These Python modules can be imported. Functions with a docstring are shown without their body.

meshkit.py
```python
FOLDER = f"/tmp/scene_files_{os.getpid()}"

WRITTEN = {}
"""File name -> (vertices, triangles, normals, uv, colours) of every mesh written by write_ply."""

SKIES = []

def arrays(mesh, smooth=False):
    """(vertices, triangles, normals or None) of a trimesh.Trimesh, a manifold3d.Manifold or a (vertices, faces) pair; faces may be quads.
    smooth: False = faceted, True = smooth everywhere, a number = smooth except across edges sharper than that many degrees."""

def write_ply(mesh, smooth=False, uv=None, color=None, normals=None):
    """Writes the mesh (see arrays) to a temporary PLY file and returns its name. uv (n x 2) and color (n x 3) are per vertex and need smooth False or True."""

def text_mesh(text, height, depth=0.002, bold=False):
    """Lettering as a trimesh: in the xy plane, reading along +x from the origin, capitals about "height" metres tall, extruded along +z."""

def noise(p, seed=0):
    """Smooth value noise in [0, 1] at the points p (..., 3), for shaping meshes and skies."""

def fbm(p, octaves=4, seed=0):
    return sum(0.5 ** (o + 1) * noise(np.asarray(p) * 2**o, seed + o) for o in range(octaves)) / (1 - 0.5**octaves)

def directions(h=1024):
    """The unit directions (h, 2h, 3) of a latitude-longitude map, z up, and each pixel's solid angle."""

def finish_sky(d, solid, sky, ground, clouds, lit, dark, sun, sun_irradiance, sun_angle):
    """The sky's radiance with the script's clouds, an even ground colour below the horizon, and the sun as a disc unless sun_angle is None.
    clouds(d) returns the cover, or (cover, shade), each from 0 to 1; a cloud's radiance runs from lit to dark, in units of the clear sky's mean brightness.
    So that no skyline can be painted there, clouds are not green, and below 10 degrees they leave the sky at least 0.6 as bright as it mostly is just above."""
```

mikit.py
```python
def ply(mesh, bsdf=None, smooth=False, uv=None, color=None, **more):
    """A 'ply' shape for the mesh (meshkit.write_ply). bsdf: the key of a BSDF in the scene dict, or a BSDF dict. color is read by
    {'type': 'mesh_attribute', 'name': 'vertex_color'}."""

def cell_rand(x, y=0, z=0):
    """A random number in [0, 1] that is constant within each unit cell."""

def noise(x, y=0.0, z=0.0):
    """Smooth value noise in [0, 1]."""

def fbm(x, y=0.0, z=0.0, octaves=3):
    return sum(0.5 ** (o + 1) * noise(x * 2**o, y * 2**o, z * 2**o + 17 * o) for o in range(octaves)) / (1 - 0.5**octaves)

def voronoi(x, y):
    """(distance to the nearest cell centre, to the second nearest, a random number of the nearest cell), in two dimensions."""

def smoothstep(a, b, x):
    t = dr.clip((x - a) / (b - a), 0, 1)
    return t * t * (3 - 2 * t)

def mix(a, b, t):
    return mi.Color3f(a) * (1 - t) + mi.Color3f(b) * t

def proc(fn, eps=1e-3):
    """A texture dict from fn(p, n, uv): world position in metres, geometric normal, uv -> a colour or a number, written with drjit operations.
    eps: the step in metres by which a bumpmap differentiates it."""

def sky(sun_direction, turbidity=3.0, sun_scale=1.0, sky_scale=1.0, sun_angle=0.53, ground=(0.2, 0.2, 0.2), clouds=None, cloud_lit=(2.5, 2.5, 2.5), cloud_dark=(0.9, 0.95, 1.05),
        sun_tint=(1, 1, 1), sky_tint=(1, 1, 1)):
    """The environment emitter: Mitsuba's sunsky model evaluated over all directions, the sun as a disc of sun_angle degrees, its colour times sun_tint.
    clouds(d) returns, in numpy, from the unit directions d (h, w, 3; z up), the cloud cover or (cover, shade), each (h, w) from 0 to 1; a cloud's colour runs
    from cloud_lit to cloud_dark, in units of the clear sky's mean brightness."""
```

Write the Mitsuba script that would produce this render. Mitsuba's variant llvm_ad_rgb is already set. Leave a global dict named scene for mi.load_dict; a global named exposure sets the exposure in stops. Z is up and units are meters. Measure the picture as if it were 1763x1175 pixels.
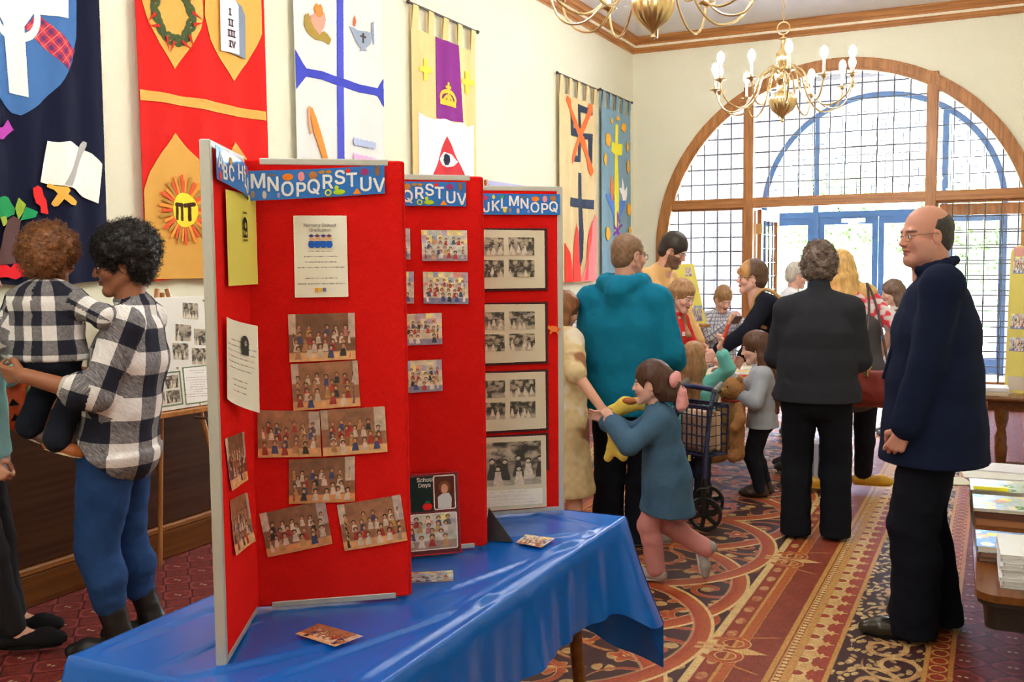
import math, random
import numpy as np, trimesh, shapely, manifold3d
import drjit as dr, mitsuba as mi
import mikit, meshkit
from shapely.geometry import Polygon, Point, LineString, box as sbox
from shapely.ops import unary_union
from mikit import proc, noise, fbm, voronoi, cell_rand, smoothstep, mix
T = mi.ScalarTransform4f
scene, labels = {}, {}

# ---- camera ---------------------------------------------------------------------------------------------------
CAM = np.array([0, 0, 1.55])
FWD, UPV = np.array([-0.4370, 0.8963, -0.0751]), np.array([-0.0243, 0.0717, 0.9971])
scene['camera'] = {'type': 'perspective', 'fov': 54.29, 'fov_axis': 'x', 'near_clip': 0.05, 'far_clip': 500.0,
                   'to_world': T().look_at(origin=CAM.tolist(), target=(CAM + FWD).tolist(), up=UPV.tolist())}
# ---- sky, sun, exposure ---------------------------------------------------------------------------------------
def cloud_cover(d):
    p = d / np.maximum(d[..., 2:3], 0.08)
    return np.clip(meshkit.fbm(p * 0.9, 4, 3) * 2.2 - 0.55, 0, 1), 0.3 * meshkit.fbm(p * 1.7, 3, 8)
scene['sky'] = mikit.sky((0.35, -0.6, 0.75), turbidity=3.5, sun_scale=45.0, sky_scale=110.0, sky_tint=(.72, .92, 1.25), clouds=cloud_cover, ground=(0.3, 0.3, 0.3))
exposure = 1.28
SKY_GAIN = 1.0
BULB = 92.0            # radiance of a chandelier bulb
BULB_COLOR = (1.0, 0.98, 0.94)
# ---- helpers --------------------------------------------------------------------------------------------------
RNG = np.random.default_rng(7)
def numbered(name):
    if name not in USED: USED.add(name); return name
    k = 1
    while f'{name}_{k:03d}' in USED: k += 1
    USED.add(f'{name}_{k:03d}'); return f'{name}_{k:03d}'
USED = set()
def srgb(r, g, b):
    c = np.array([r, g, b]) / 255.0
    return tuple(np.where(c < 0.04045, c / 12.92, ((c + 0.055) / 1.055) ** 2.4))
def shape(mesh, bsdf, color=None, smooth=False, uv=None, **more):
    v, f, n = meshkit.arrays(mesh, smooth)
    col = None
    if color is not None:
        col = np.asarray(color, float)
        if col.ndim == 1: col = np.tile(col, (len(v), 1))
    path = meshkit.write_ply((v, f), False, uv, col, normals=n)
    return {'type': 'ply', 'filename': path, 'face_normals': n is None, 'bsdf': {'type': 'ref', 'id': bsdf}, **more}
def obj(name, mesh, bsdf, parent=None, color=None, smooth=False, uv=None, label=None, **more):
    """one entry of the scene; below a parent it is a part"""
    key = numbered((parent + '__' if parent else '') + name)
    scene[key] = shape(mesh, bsdf, color, smooth, uv, **more)
    if label: labels[key] = {'label': label}
    return key
def put(name, ply, parent=None, matrix=None):
    key = numbered((parent + '__' if parent else '') + name)
    scene[key] = dict(ply) if matrix is None else {**ply, 'to_world': T(np.asarray(matrix, float))}
    return key
def thing(name, label, cat, group=None):
    key = numbered(name); tag(key, label, cat, group); return key
def tag(key, label, cat, group=None, kind=None):
    labels[key] = {'label': label, 'category': cat}
    if group: labels[key]['group'] = group
    if kind: labels[key]['kind'] = kind
    return key
def struct(name, mesh, bsdf, label, **kw):
    key = obj(name, mesh, bsdf, None, **kw)
    labels[key] = {'label': label, 'category': name.split('_')[0], 'kind': 'structure'}
    return key
cat = lambda *m: trimesh.util.concatenate([x for y in m for x in (y if isinstance(y, (list, tuple)) else [y])])
def bx(x0, x1, y0, y1, z0, z1):
    m = trimesh.creation.box(extents=(x1 - x0, y1 - y0, z1 - z0))
    m.apply_translation(((x0 + x1) / 2, (y0 + y1) / 2, (z0 + z1) / 2)); return m
def rbox(x0, x1, y0, y1, z0, z1, r=0.006):
    """a box with chamfered edges"""
    pts = []
    for ax in range(3):
        rr = [r, r, r]; rr[ax] = 0
        for x in (x0 + rr[0], x1 - rr[0]):
            for y in (y0 + rr[1], y1 - rr[1]):
                for z in (z0 + rr[2], z1 - rr[2]): pts.append((x, y, z))
    return trimesh.Trimesh(np.array(pts), process=False).convex_hull
def mv(m, t=(0, 0, 0), M=None):
    m = m.copy()
    if M is not None:
        X = np.eye(4); X[:3, :3] = M; m.apply_transform(X)
    m.apply_translation(t); return m
def rotz(a):
    c, s = math.cos(a), math.sin(a); return np.array([[c, -s, 0], [s, c, 0], [0, 0, 1.0]])
def rotx(a):
    c, s = math.cos(a), math.sin(a); return np.array([[1.0, 0, 0], [0, c, -s], [0, s, c]])
def roty(a):
    c, s = math.cos(a), math.sin(a); return np.array([[c, 0, s], [0, 1.0, 0], [-s, 0, c]])
def unit(v): v = np.asarray(v, float); return v / (np.linalg.norm(v) + 1e-12)
def tube(pts, r, sides=8, caps=True, closed=False):
    p = np.asarray(pts, float); n = len(p)
    t = np.roll(p, -1, 0) - np.roll(p, 1, 0) if closed else np.gradient(p, axis=0)
    t /= np.linalg.norm(t, axis=1, keepdims=True) + 1e-12
    a = np.cross(t[0], [0, 0, 1.0] if abs(t[0][2]) < .9 else [1.0, 0, 0]); a /= np.linalg.norm(a)
    A = []
    for i in range(n):
        a = a - t[i] * (a @ t[i]); a /= np.linalg.norm(a) + 1e-12; A.append(a)
    A = np.array(A); Bv = np.cross(t, A); ang = np.arange(sides) * 2 * np.pi / sides
    rr = np.broadcast_to(r, (n,))
    v = p[:, None] + rr[:, None, None] * (np.cos(ang)[None, :, None] * A[:, None] + np.sin(ang)[None, :, None] * Bv[:, None])
    m = n if closed else n - 1
    i, j = np.meshgrid(np.arange(m), np.arange(sides), indexing='ij'); i2 = (i + 1) % n
    q = np.stack([i * sides + j, i * sides + (j + 1) % sides, i2 * sides + (j + 1) % sides, i2 * sides + j], -1).reshape(-1, 4)
    v = v.reshape(-1, 3); f = np.vstack([q[:, [0, 1, 2]], q[:, [0, 2, 3]]])
    if caps and not closed:
        k = len(v); v = np.vstack([v, p[:1], p[-1:]]); j = np.arange(sides)
        f = np.vstack([f, np.stack([np.full(sides, k), (j + 1) % sides, j], 1), np.stack([np.full(sides, k + 1), (n - 1) * sides + j, (n - 1) * sides + (j + 1) % sides], 1)])
    return trimesh.Trimesh(v, f, process=False)
def spline(pts, n=24):
    from scipy.interpolate import CubicSpline
    p = np.asarray(pts, float); d = np.r_[0, np.cumsum(np.linalg.norm(np.diff(p, axis=0), axis=1))]
    return CubicSpline(d, p)(np.linspace(0, d[-1], n))
def lathe(profile, sides=32, flute=0, n_flute=12):
    """profile of (radius, z) turned about the z axis, optionally fluted"""
    p = np.asarray(profile, float); a = np.arange(sides) * 2 * np.pi / sides
    fl = 1 - flute * np.abs(np.sin(a * n_flute / 2)) ** 3 if flute else np.ones(sides)
    v = np.stack([p[:, None, 0] * np.cos(a) * fl, p[:, None, 0] * np.sin(a) * fl, np.broadcast_to(p[:, None, 1], (len(p), sides))], -1).reshape(-1, 3)
    i, j = np.meshgrid(np.arange(len(p) - 1), np.arange(sides), indexing='ij')
    q = np.stack([i * sides + j, i * sides + (j + 1) % sides, (i + 1) * sides + (j + 1) % sides, (i + 1) * sides + j], -1).reshape(-1, 4)
    return trimesh.Trimesh(v, np.vstack([q[:, [0, 1, 2]], q[:, [0, 2, 3]]]), process=False)
def extrude(poly, depth):
    """a polygon in xy as a solid from z = 0 to depth"""
    geoms = [g for g in getattr(poly, 'geoms', [poly]) if g.geom_type == 'Polygon' and g.area > 1e-9]
    return cat([trimesh.creation.extrude_polygon(g, depth, engine='earcut') for g in geoms])
XZ = np.array([[1.0, 0, 0], [0, 0, -1.0], [0, 1.0, 0]])      # polygon x,y -> world x,z ; extrusion towards -y
def wall_poly(poly, depth, y_front):
    """a polygon drawn in (x, z), standing at y_front and going back (+y) by depth"""
    m = extrude(poly, depth); m.apply_transform(np.vstack([np.hstack([XZ, [[0], [0], [0]]]), [0, 0, 0, 1]])); m.apply_translation((0, y_front + depth, 0)); return m
def grid_faces(nu, nv):
    i, j = np.meshgrid(np.arange(nu - 1), np.arange(nv - 1), indexing='ij'); a = i * nv + j
    q = np.stack([a, a + nv, a + nv + 1, a + 1], -1).reshape(-1, 4)
    return np.vstack([q[:, [0, 1, 2]], q[:, [0, 2, 3]]])
def sheet(P, thick=0.0008, uv=None):
    """P (nu, nv, 3): a thin sheet with two faces and a rim; uv (nu, nv, 2) belongs to the front, whose normal is dP/du x dP/dv"""
    nu, nv, _ = P.shape
    n = np.cross(np.gradient(P, axis=0), np.gradient(P, axis=1)); n /= np.linalg.norm(n, axis=-1, keepdims=True) + 1e-12
    f = grid_faces(nu, nv); k = nu * nv
    V = np.vstack([P.reshape(-1, 3), (P - n * thick).reshape(-1, 3)]); F = [f, f[:, ::-1] + k]
    idx = np.arange(k).reshape(nu, nv); ring = np.concatenate([idx[:, 0], idx[-1, 1:], idx[-2::-1, -1], idx[0, -2:0:-1]])
    r2 = np.roll(ring, -1)
    F.append(np.stack([ring, ring + k, r2 + k], 1)); F.append(np.stack([ring, r2 + k, r2], 1))
    m = trimesh.Trimesh(V, np.vstack(F), process=False)
    if uv is None: return m
    return m, np.vstack([uv.reshape(-1, 2), np.full((k, 2), -5.0)])
def bilinear(q, nu, nv):
    """corners TL, TR, BR, BL -> (nu, nv, dim) running u left to right, v bottom to top, and the uv"""
    q = np.asarray(q, float); u, v = np.meshgrid(np.linspace(0, 1, nu), np.linspace(0, 1, nv), indexing='ij'); u, v = u[..., None], v[..., None]
    return (q[3] * (1 - u) + q[2] * u) * (1 - v) + (q[0] * (1 - u) + q[1] * u) * v, np.concatenate([u, v], -1)

# ---- materials ------------------------------------------------------------------------------------------------
VC = {'type': 'mesh_attribute', 'name': 'vertex_color'}
def two(d): return {'type': 'twosided', 'bsdf': d}
def pri(color, rough=0.6, **kw):
    c = color if isinstance(color, dict) else {'type': 'rgb', 'value': list(map(float, color))}
    return two({'type': 'principled', 'base_color': c, 'roughness': rough, **kw})
scene['matte'] = two({'type': 'diffuse', 'reflectance': VC})
scene['cloth'] = pri(VC, 0.9, specular=0.15)
scene['satin'] = pri(VC, 0.45, specular=0.4)
scene['gloss'] = pri(VC, 0.18, specular=0.5)
scene['skin'] = pri(VC, 0.5, specular=0.35)
scene['hair'] = pri(VC, 0.5, specular=0.35)
scene['brass'] = pri((0.66, 0.48, 0.22), 0.27, metallic=1.0)
scene['steel'] = pri((0.6, 0.6, 0.6), 0.3, metallic=1.0)
scene['aluminium'] = pri((0.50, 0.50, 0.47), 0.45, metallic=0.5)
scene['vinyl'] = pri(VC, 0.22, specular=0.4)
scene['pane'] = {'type': 'thindielectric', 'int_ior': 1.5}
def wood_fn(axis, base, dark):
    s = [55.0, 55.0, 55.0]; s[axis] = 2.5
    def fn(p, n, uv):
        g = fbm(p.x * s[0], p.y * s[1], p.z * s[2], 3)
        r = fbm(p.x * s[0] * .2 + 7, p.y * s[1] * .2, p.z * s[2] * .3, 2)
        return mix(dark, base, smoothstep(0.25, 0.7, g * .65 + r * .35))
    return fn
OAK, OAKD = (0.44, 0.19, 0.055), (0.26, 0.095, 0.024)
for nm, ax in (('oak_x', 0), ('oak_y', 1), ('oak_z', 2)):
    scene[nm] = pri(proc(wood_fn(ax, OAK, OAKD)), 0.35, specular=0.4)
scene['rail_wood'] = pri(proc(wood_fn(1, (0.25, 0.092, 0.020), (0.13, 0.045, 0.010))), 0.35, specular=0.4)
scene['walnut'] = pri(proc(wood_fn(1, (0.046, 0.013, 0.003), (0.026, 0.007, 0.002))), 0.4, specular=0.35)
scene['mahogany'] = pri(proc(wood_fn(1, (0.14, 0.044, 0.008), (0.075, 0.022, 0.004))), 0.25, specular=0.5)
def wall_fn(p, n, uv):
    return mix((0.73, 0.715, 0.56), (0.78, 0.77, 0.62), fbm(p.x * 1.3, p.y * 1.3, p.z * 1.3, 3) * .7 + .3 * noise(p.x * 60, p.y * 60, p.z * 60))
scene['plaster'] = two({'type': 'diffuse', 'reflectance': proc(wall_fn)})
def felt_fn(p, n, uv):
    return mix((0.52, 0.008, 0.007), (0.66, 0.014, 0.012), noise(p.x * 300, p.y * 300, p.z * 300) * .6 + .4 * fbm(p.x * 30, p.y * 30, p.z * 30, 2))
scene['red_felt'] = pri(proc(felt_fn), 0.95, specular=0.05)
# carpet: one woven runner pattern, mirrored about the middle of the room
def carpet_fn(p, n, uv):
    MA, DK, RD, OR, GD, CR = (0.23, 0.032, 0.014), (0.060, 0.014, 0.012), (0.40, 0.045, 0.018), (0.50, 0.105, 0.024), (0.64, 0.31, 0.075), (0.82, 0.56, 0.24)
    X = p.x + 1.64; a = dr.abs(X); y = p.y
    pile = noise(p.x * 260, p.y * 260)
    wob = noise(p.x * 45, p.y * 45)
    band = lambda lo, hi, s=0.003: smoothstep(lo - s, lo + s, a) * (1 - smoothstep(hi - s, hi + s, a))
    fr = lambda v: v - dr.floor(v)
    # middle field: dark ground, flowers and leaves, big crossing ovals
    c = mix(DK, (0.06, 0.016, 0.02), wob)
    f1, f2, which = voronoi(p.x * 7.5 + 3, p.y * 7.5)
    leaf = smoothstep(0.05, 0.09, f2 - f1) * (1 - smoothstep(0.22, 0.27, f1)) * smoothstep(0.45, 0.5, which)
    c = mix(c, mix(GD, CR, wob), leaf * .75)
    gx, gy = p.x * 4.2, p.y * 4.2
    cx, cy = dr.floor(gx), dr.floor(gy)
    dx, dy = gx - cx - .5 + .24 * (cell_rand(cx, cy, 5) - .5), gy - cy - .5 + .24 * (cell_rand(cx, cy, 6) - .5)
    rr, th = dr.sqrt(dx * dx + dy * dy), dr.atan2(dy, dx)
    pet = .27 + .07 * dr.cos(5 * th + 6 * cell_rand(cx, cy, 7))
    fl = (1 - smoothstep(pet - .02, pet, rr)) * smoothstep(.35, .36, cell_rand(cx, cy, 8))
    c = mix(c, mix(RD, OR, smoothstep(.05, .25, rr)), fl)
    c = mix(c, CR, fl * (smoothstep(pet - .05, pet - .03, rr) * .6 + (1 - smoothstep(.05, .07, rr))))
    hx_, hy_ = p.x / .40 + .5, p.y / .40; vx, vy = (fr(hx_) - .5) * .40, (fr(hy_) - .5) * .40; vr = dr.sqrt(vx * vx + vy * vy); sg = dr.select(cell_rand(dr.floor(hx_), dr.floor(hy_), 3) > .5, mi.Float(1), mi.Float(-1))
    vk = fr(dr.atan2(vy, vx) * sg / 6.2832 + vr * 9.0); va = (1 - smoothstep(.30, .34, vk)) * smoothstep(.0, .04, vk) * (1 - smoothstep(.165, .175, vr))
    c = mix(c, mix(RD, OR, vk * 3), va * .9); c = mix(c, CR, va * (1 - smoothstep(.03, .06, vk)) * .8)
    for off, ry in ((0.0, .74), (0.675, .74)):
        yy = (fr((y - 3.9 + off) / 1.35) - .5) * 1.35
        rho = dr.sqrt(dr.square(X / .60) + dr.square(yy / ry))
        bnd = smoothstep(.86, .88, rho) * (1 - smoothstep(1.0, 1.02, rho))
        c = mix(c, mix(RD, OR, smoothstep(.87, .99, rho)), bnd)
        c = mix(c, CR, (smoothstep(.985, .995, rho) * (1 - smoothstep(1.01, 1.02, rho)) + smoothstep(.855, .865, rho) * (1 - smoothstep(.875, .885, rho)) * .4))
        # inner scrolls
        sp = fr(dr.atan2(yy, dr.abs(X) - .30) / 6.2832 + 3.2 * dr.sqrt(dr.square(dr.abs(X) - .30) + yy * yy) * 2)
        ins = (1 - smoothstep(.5, .56, rho)) * (1 - smoothstep(.14, .17, sp)) * smoothstep(.01, .04, sp)
        c = mix(c, mix(OR, GD, wob), ins * .8)
    # straight borders
    c = mix(c, CR, band(.60, .635))
    c = mix(c, mix(MA, RD, .5), band(.635, .70))
    ry_ = (fr(y / .16) - .5) * .16
    ros = (1 - smoothstep(.020, .028, dr.sqrt(dr.square((a - .667) * 1.1) + dr.square(ry_ * .62))))
    c = mix(c, mix(OR, CR, wob), ros * .75)
    c = mix(c, GD, band(.70, .715)); c = mix(c, OR, band(.715, .752)); c = mix(c, GD, band(.752, .756, .002))
    c = mix(c, mix(MA, (0.32, 0.048, 0.020), fbm(p.x * 14, p.y * 14, 0, 3)), band(.757, .882))
    c = mix(c, GD, band(.882, .905)); c = mix(c, mix(MA, RD, .4), band(.905, .952))
    by = (fr(y / .034) - .5) * .034
    c = mix(c, CR, 1 - smoothstep(.010, .015, dr.sqrt(dr.square(a - .928) + by * by)))
    c = mix(c, GD, band(.910, .917, .002)); c = mix(c, GD, band(.940, .972))
    # fleur border
    c = mix(c, mix(RD, (0.36, 0.05, 0.025), wob), band(.972, 1.083))
    fy = dr.abs((fr(y / .135) - .5) * .135); t = (a - .972) / .111
    spike = .075 * (1 - t) * (1 - t) + .006
    lobes = .032 * dr.exp(-dr.square((t - .40) / .12)) + .022 * dr.exp(-dr.square((t - .68) / .055))
    fleur = (1 - smoothstep(-.003, .004, fy - spike * .55 - lobes)) * band(.972, 1.075)
    c = mix(c, mix(GD, CR, .35 + .5 * wob), fleur)
    ringy = dr.abs((fr(y / .135 + .5) - .5) * .135)
    rg = dr.abs(dr.sqrt(dr.square(ringy) + dr.square(a - .985)) - .030)
    c = mix(c, CR, (1 - smoothstep(.005, .009, rg)) * band(.974, 1.03))
    c = mix(c, GD, band(1.083, 1.103))
    # scroll field
    sc = mix((0.05, 0.013, 0.02), DK, wob)
    e1, e2, ew = voronoi(a * 30 + .6 * dr.sin(y * 25), y * 19)
    lf = (1 - smoothstep(.31, .39, e1)) * smoothstep(.15, .2, ew)
    sc = mix(sc, mix((.45, .26, .1), CR, ew), lf * (1 - .35 * smoothstep(1.15, 1.22, a)))
    for off, sx in ((0.0, 1.0), (.5, -1.0)):
        sy = (fr(y / .38 + off) - .5) * .38; u = a - 1.285 - .03 * sx
        r_ = dr.sqrt(u * u + dr.square(sy * .8)); th = dr.atan2(sy * .8, u) * sx
        k = fr(th / 6.2832 + r_ * 12.5 + .12 * noise(p.x * 20, p.y * 20))
        arm = (1 - smoothstep(.30, .38, k)) * smoothstep(.02, .07, k) * (1 - smoothstep(.115, .125, r_)) * smoothstep(.25, .4, noise(p.x * 38, p.y * 38) + .2)
        sc = mix(sc, mix((.50, .20, .06), CR, fbm(p.x * 30, p.y * 30, 0, 2)), arm)
    c = mix(c, sc, band(1.103, 1.414))
    # chain border
    c = mix(c, mix(RD, (0.25, 0.03, 0.02), wob), band(1.414, 1.52)); c = mix(c, GD, band(1.414, 1.432)); c = mix(c, mix(GD, OR, .4), band(1.502, 1.52))
    cy2 = (fr(y / .085) - .5) * .085
    rc = dr.sqrt(dr.square((a - 1.467) * 1.1) + cy2 * cy2)
    c = mix(c, GD, smoothstep(.026, .030, rc) * (1 - smoothstep(.036, .040, rc)) * band(1.432, 1.502))
    # outer field: small lozenges with pale dots
    o = mix((0.16, 0.020, 0.016), (0.24, 0.032, 0.024), wob)
    qx, qy = p.x / .17, p.y / .17
    ux, uy = fr(qx) - .5, fr(qy) - .5
    ro = dr.sqrt(ux * ux + uy * uy)
    o = mix(o, (0.34, 0.05, 0.045), smoothstep(.30, .34, ro) * (1 - smoothstep(.40, .44, ro)))
    o = mix(o, (0.06, 0.012, 0.016), 1 - smoothstep(.02, .05, dr.abs(dr.abs(ux) + dr.abs(uy) - .55)))
    o = mix(o, (0.62, 0.42, 0.30), 1 - smoothstep(.035, .06, dr.sqrt(dr.square(dr.abs(ux) - .07) + dr.square(uy))))
    c = mix(c, o, smoothstep(1.52, 1.523, a))
    # crossing ornaments over the plain band
    oy = (fr((y - 3.9) / 1.35 + .5) - .5) * 1.35; ay = dr.abs(oy); s = a - .60
    lobe = dr.abs(dr.sqrt(dr.square(s - .10) + dr.square(ay - .07)) - .055)
    orn = (1 - smoothstep(.012, .018, lobe)) * (1 - smoothstep(.21, .22, a - .62))
    c = mix(c, mix(OR, RD, wob), orn)
    c = mix(c, CR, (1 - smoothstep(.0, .006, dr.abs(lobe - .014))) * (1 - smoothstep(.2, .21, s)) * .8)
    leafc = ay - (.034 - .42 * dr.abs(s - .17))
    c = mix(c, mix(GD, CR, .6), 1 - smoothstep(-.004, .004, leafc))
    arm = dr.abs(ay - .09 - s * .45) - .018 * (1 - s / .3)
    c = mix(c, mix(OR, GD, smoothstep(.1, .27, s)), (1 - smoothstep(-.004, .004, arm)) * smoothstep(0, .02, s) * (1 - smoothstep(.25, .27, s)))
    c = mix(c, mix(CR, OR, .4), (1 - smoothstep(.012, .016, dr.abs(ay - .022))) * (1 - smoothstep(.055, .06, dr.abs(s - .02))))
    return c * (.44 + .38 * pile)
scene['carpet'] = pri(proc(carpet_fn), 0.65, specular=0.32)
# prints: uv.x = 2 * seed + u
def person_rows(c, u, v, seed, rows, tint):
    for r, (y0, n, hr) in enumerate(rows):
        uu = u * n + cell_rand(seed, r, 41) ; k = dr.floor(uu)
        R = lambda q: cell_rand(k, seed * 3 + r, q)
        fx = uu - k - .5 + .25 * (R(1) - .5); hy = y0 + .05 * (R(2) - .5)
        on = dr.select((R(3) > .12) & (u > .07) & (u < .93), mi.Float(1), mi.Float(0))
        sx = fx / n * 1.45
        body = dr.maximum(dr.abs(sx) - hr * (.95 + .25 * R(11)) - .45 * hr * smoothstep(hy - .08, hy - .2, v), dr.maximum(v - (hy - hr * .9) + .4 * dr.abs(sx), (hy - hr * 4.6) - v))
        col = mix(mix((.40, .03, .03), (.05, .07, .25), smoothstep(.4, .45, R(4))), mix((.75, .72, .68), (.03, .03, .04), smoothstep(.5, .55, R(5))), smoothstep(.45, .5, R(6)))
        col = mix(col, mix((.55, .4, .05), (.5, .2, .25), R(8)), smoothstep(.8, .82, R(7)))
        c = mix(c, col * tint, (1 - smoothstep(-.008, .008, body)) * on)
        hair = dr.sqrt(sx * sx + dr.square(v - hy - hr * .35)) - hr * 1.15
        c = mix(c, mix((.02, .012, .01), (.22, .11, .04), R(9) * R(9)) * tint, (1 - smoothstep(-.006, .006, hair)) * on)
        head = dr.sqrt(dr.square(sx * 1.15) + dr.square((v - hy) * .95)) - hr * .85
        c = mix(c, mix((.52, .28, .18), (.66, .42, .30), R(10)) * tint, (1 - smoothstep(-.006, .006, head)) * on)
    return c
def photo_fn(p, n, uv):
    seed = dr.floor(uv.x * .5); u = uv.x - 2 * seed; v = uv.y
    rs = lambda q: cell_rand(seed, q, 77)
    new = smoothstep(19.5, 20.5, seed)
    wall = mix(mix((.22, .10, .06), (.48, .24, .14), rs(1)), mix((.70, .62, .45), (.45, .55, .62), rs(2)), new)
    c = wall * (.75 + .5 * fbm(u * 5 + seed, v * 4, 0, 3))
    c = mix(c, mix((.72, .66, .58), (.55, .50, .55), rs(3)), smoothstep(.80 + .12 * rs(4), .82 + .12 * rs(4), u) * smoothstep(.45, .5, v))
    c = mix(c, (.75, .70, .62), (1 - smoothstep(.10, .12, u)) * smoothstep(.55, .6, v) * smoothstep(.4, .5, rs(5)))
    kx, ky = dr.floor(u * 9), dr.floor(v * 6)
    bright = mix((.8, .2, .15), (.15, .4, .7), cell_rand(kx, ky, seed)); bright = mix(bright, (.9, .8, .3), smoothstep(.6, .62, cell_rand(ky, kx, seed)))
    c = mix(c, bright, new * smoothstep(.55, .6, v) * smoothstep(.45, .5, cell_rand(kx, ky, seed + 9)) * .8)
    c = mix(c, mix(mix((.75, .36, .14), (.95, .66, .36), rs(6)), mix((.10, .18, .5), (.5, .3, .12), rs(7)), new), 1 - smoothstep(.17, .21, v))
    c = c * mix((.75, .62, .55), (1, 1, 1), new)
    c = person_rows(c, u + .012 * noise(v * 9, seed), v, seed, ((.70, 7, .040), (.56, 8, .042), (.41, 7, .045), (.28, 6, .047)), mix((.80, .64, .56), (1., .97, .95), new))
    c = c * (.66 + .66 * fbm(u * 11 + seed * 5, v * 9, 3, 3))
    c = mix((.82, .80, .76), c, smoothstep(-1, -.5, v))
    return c
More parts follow.
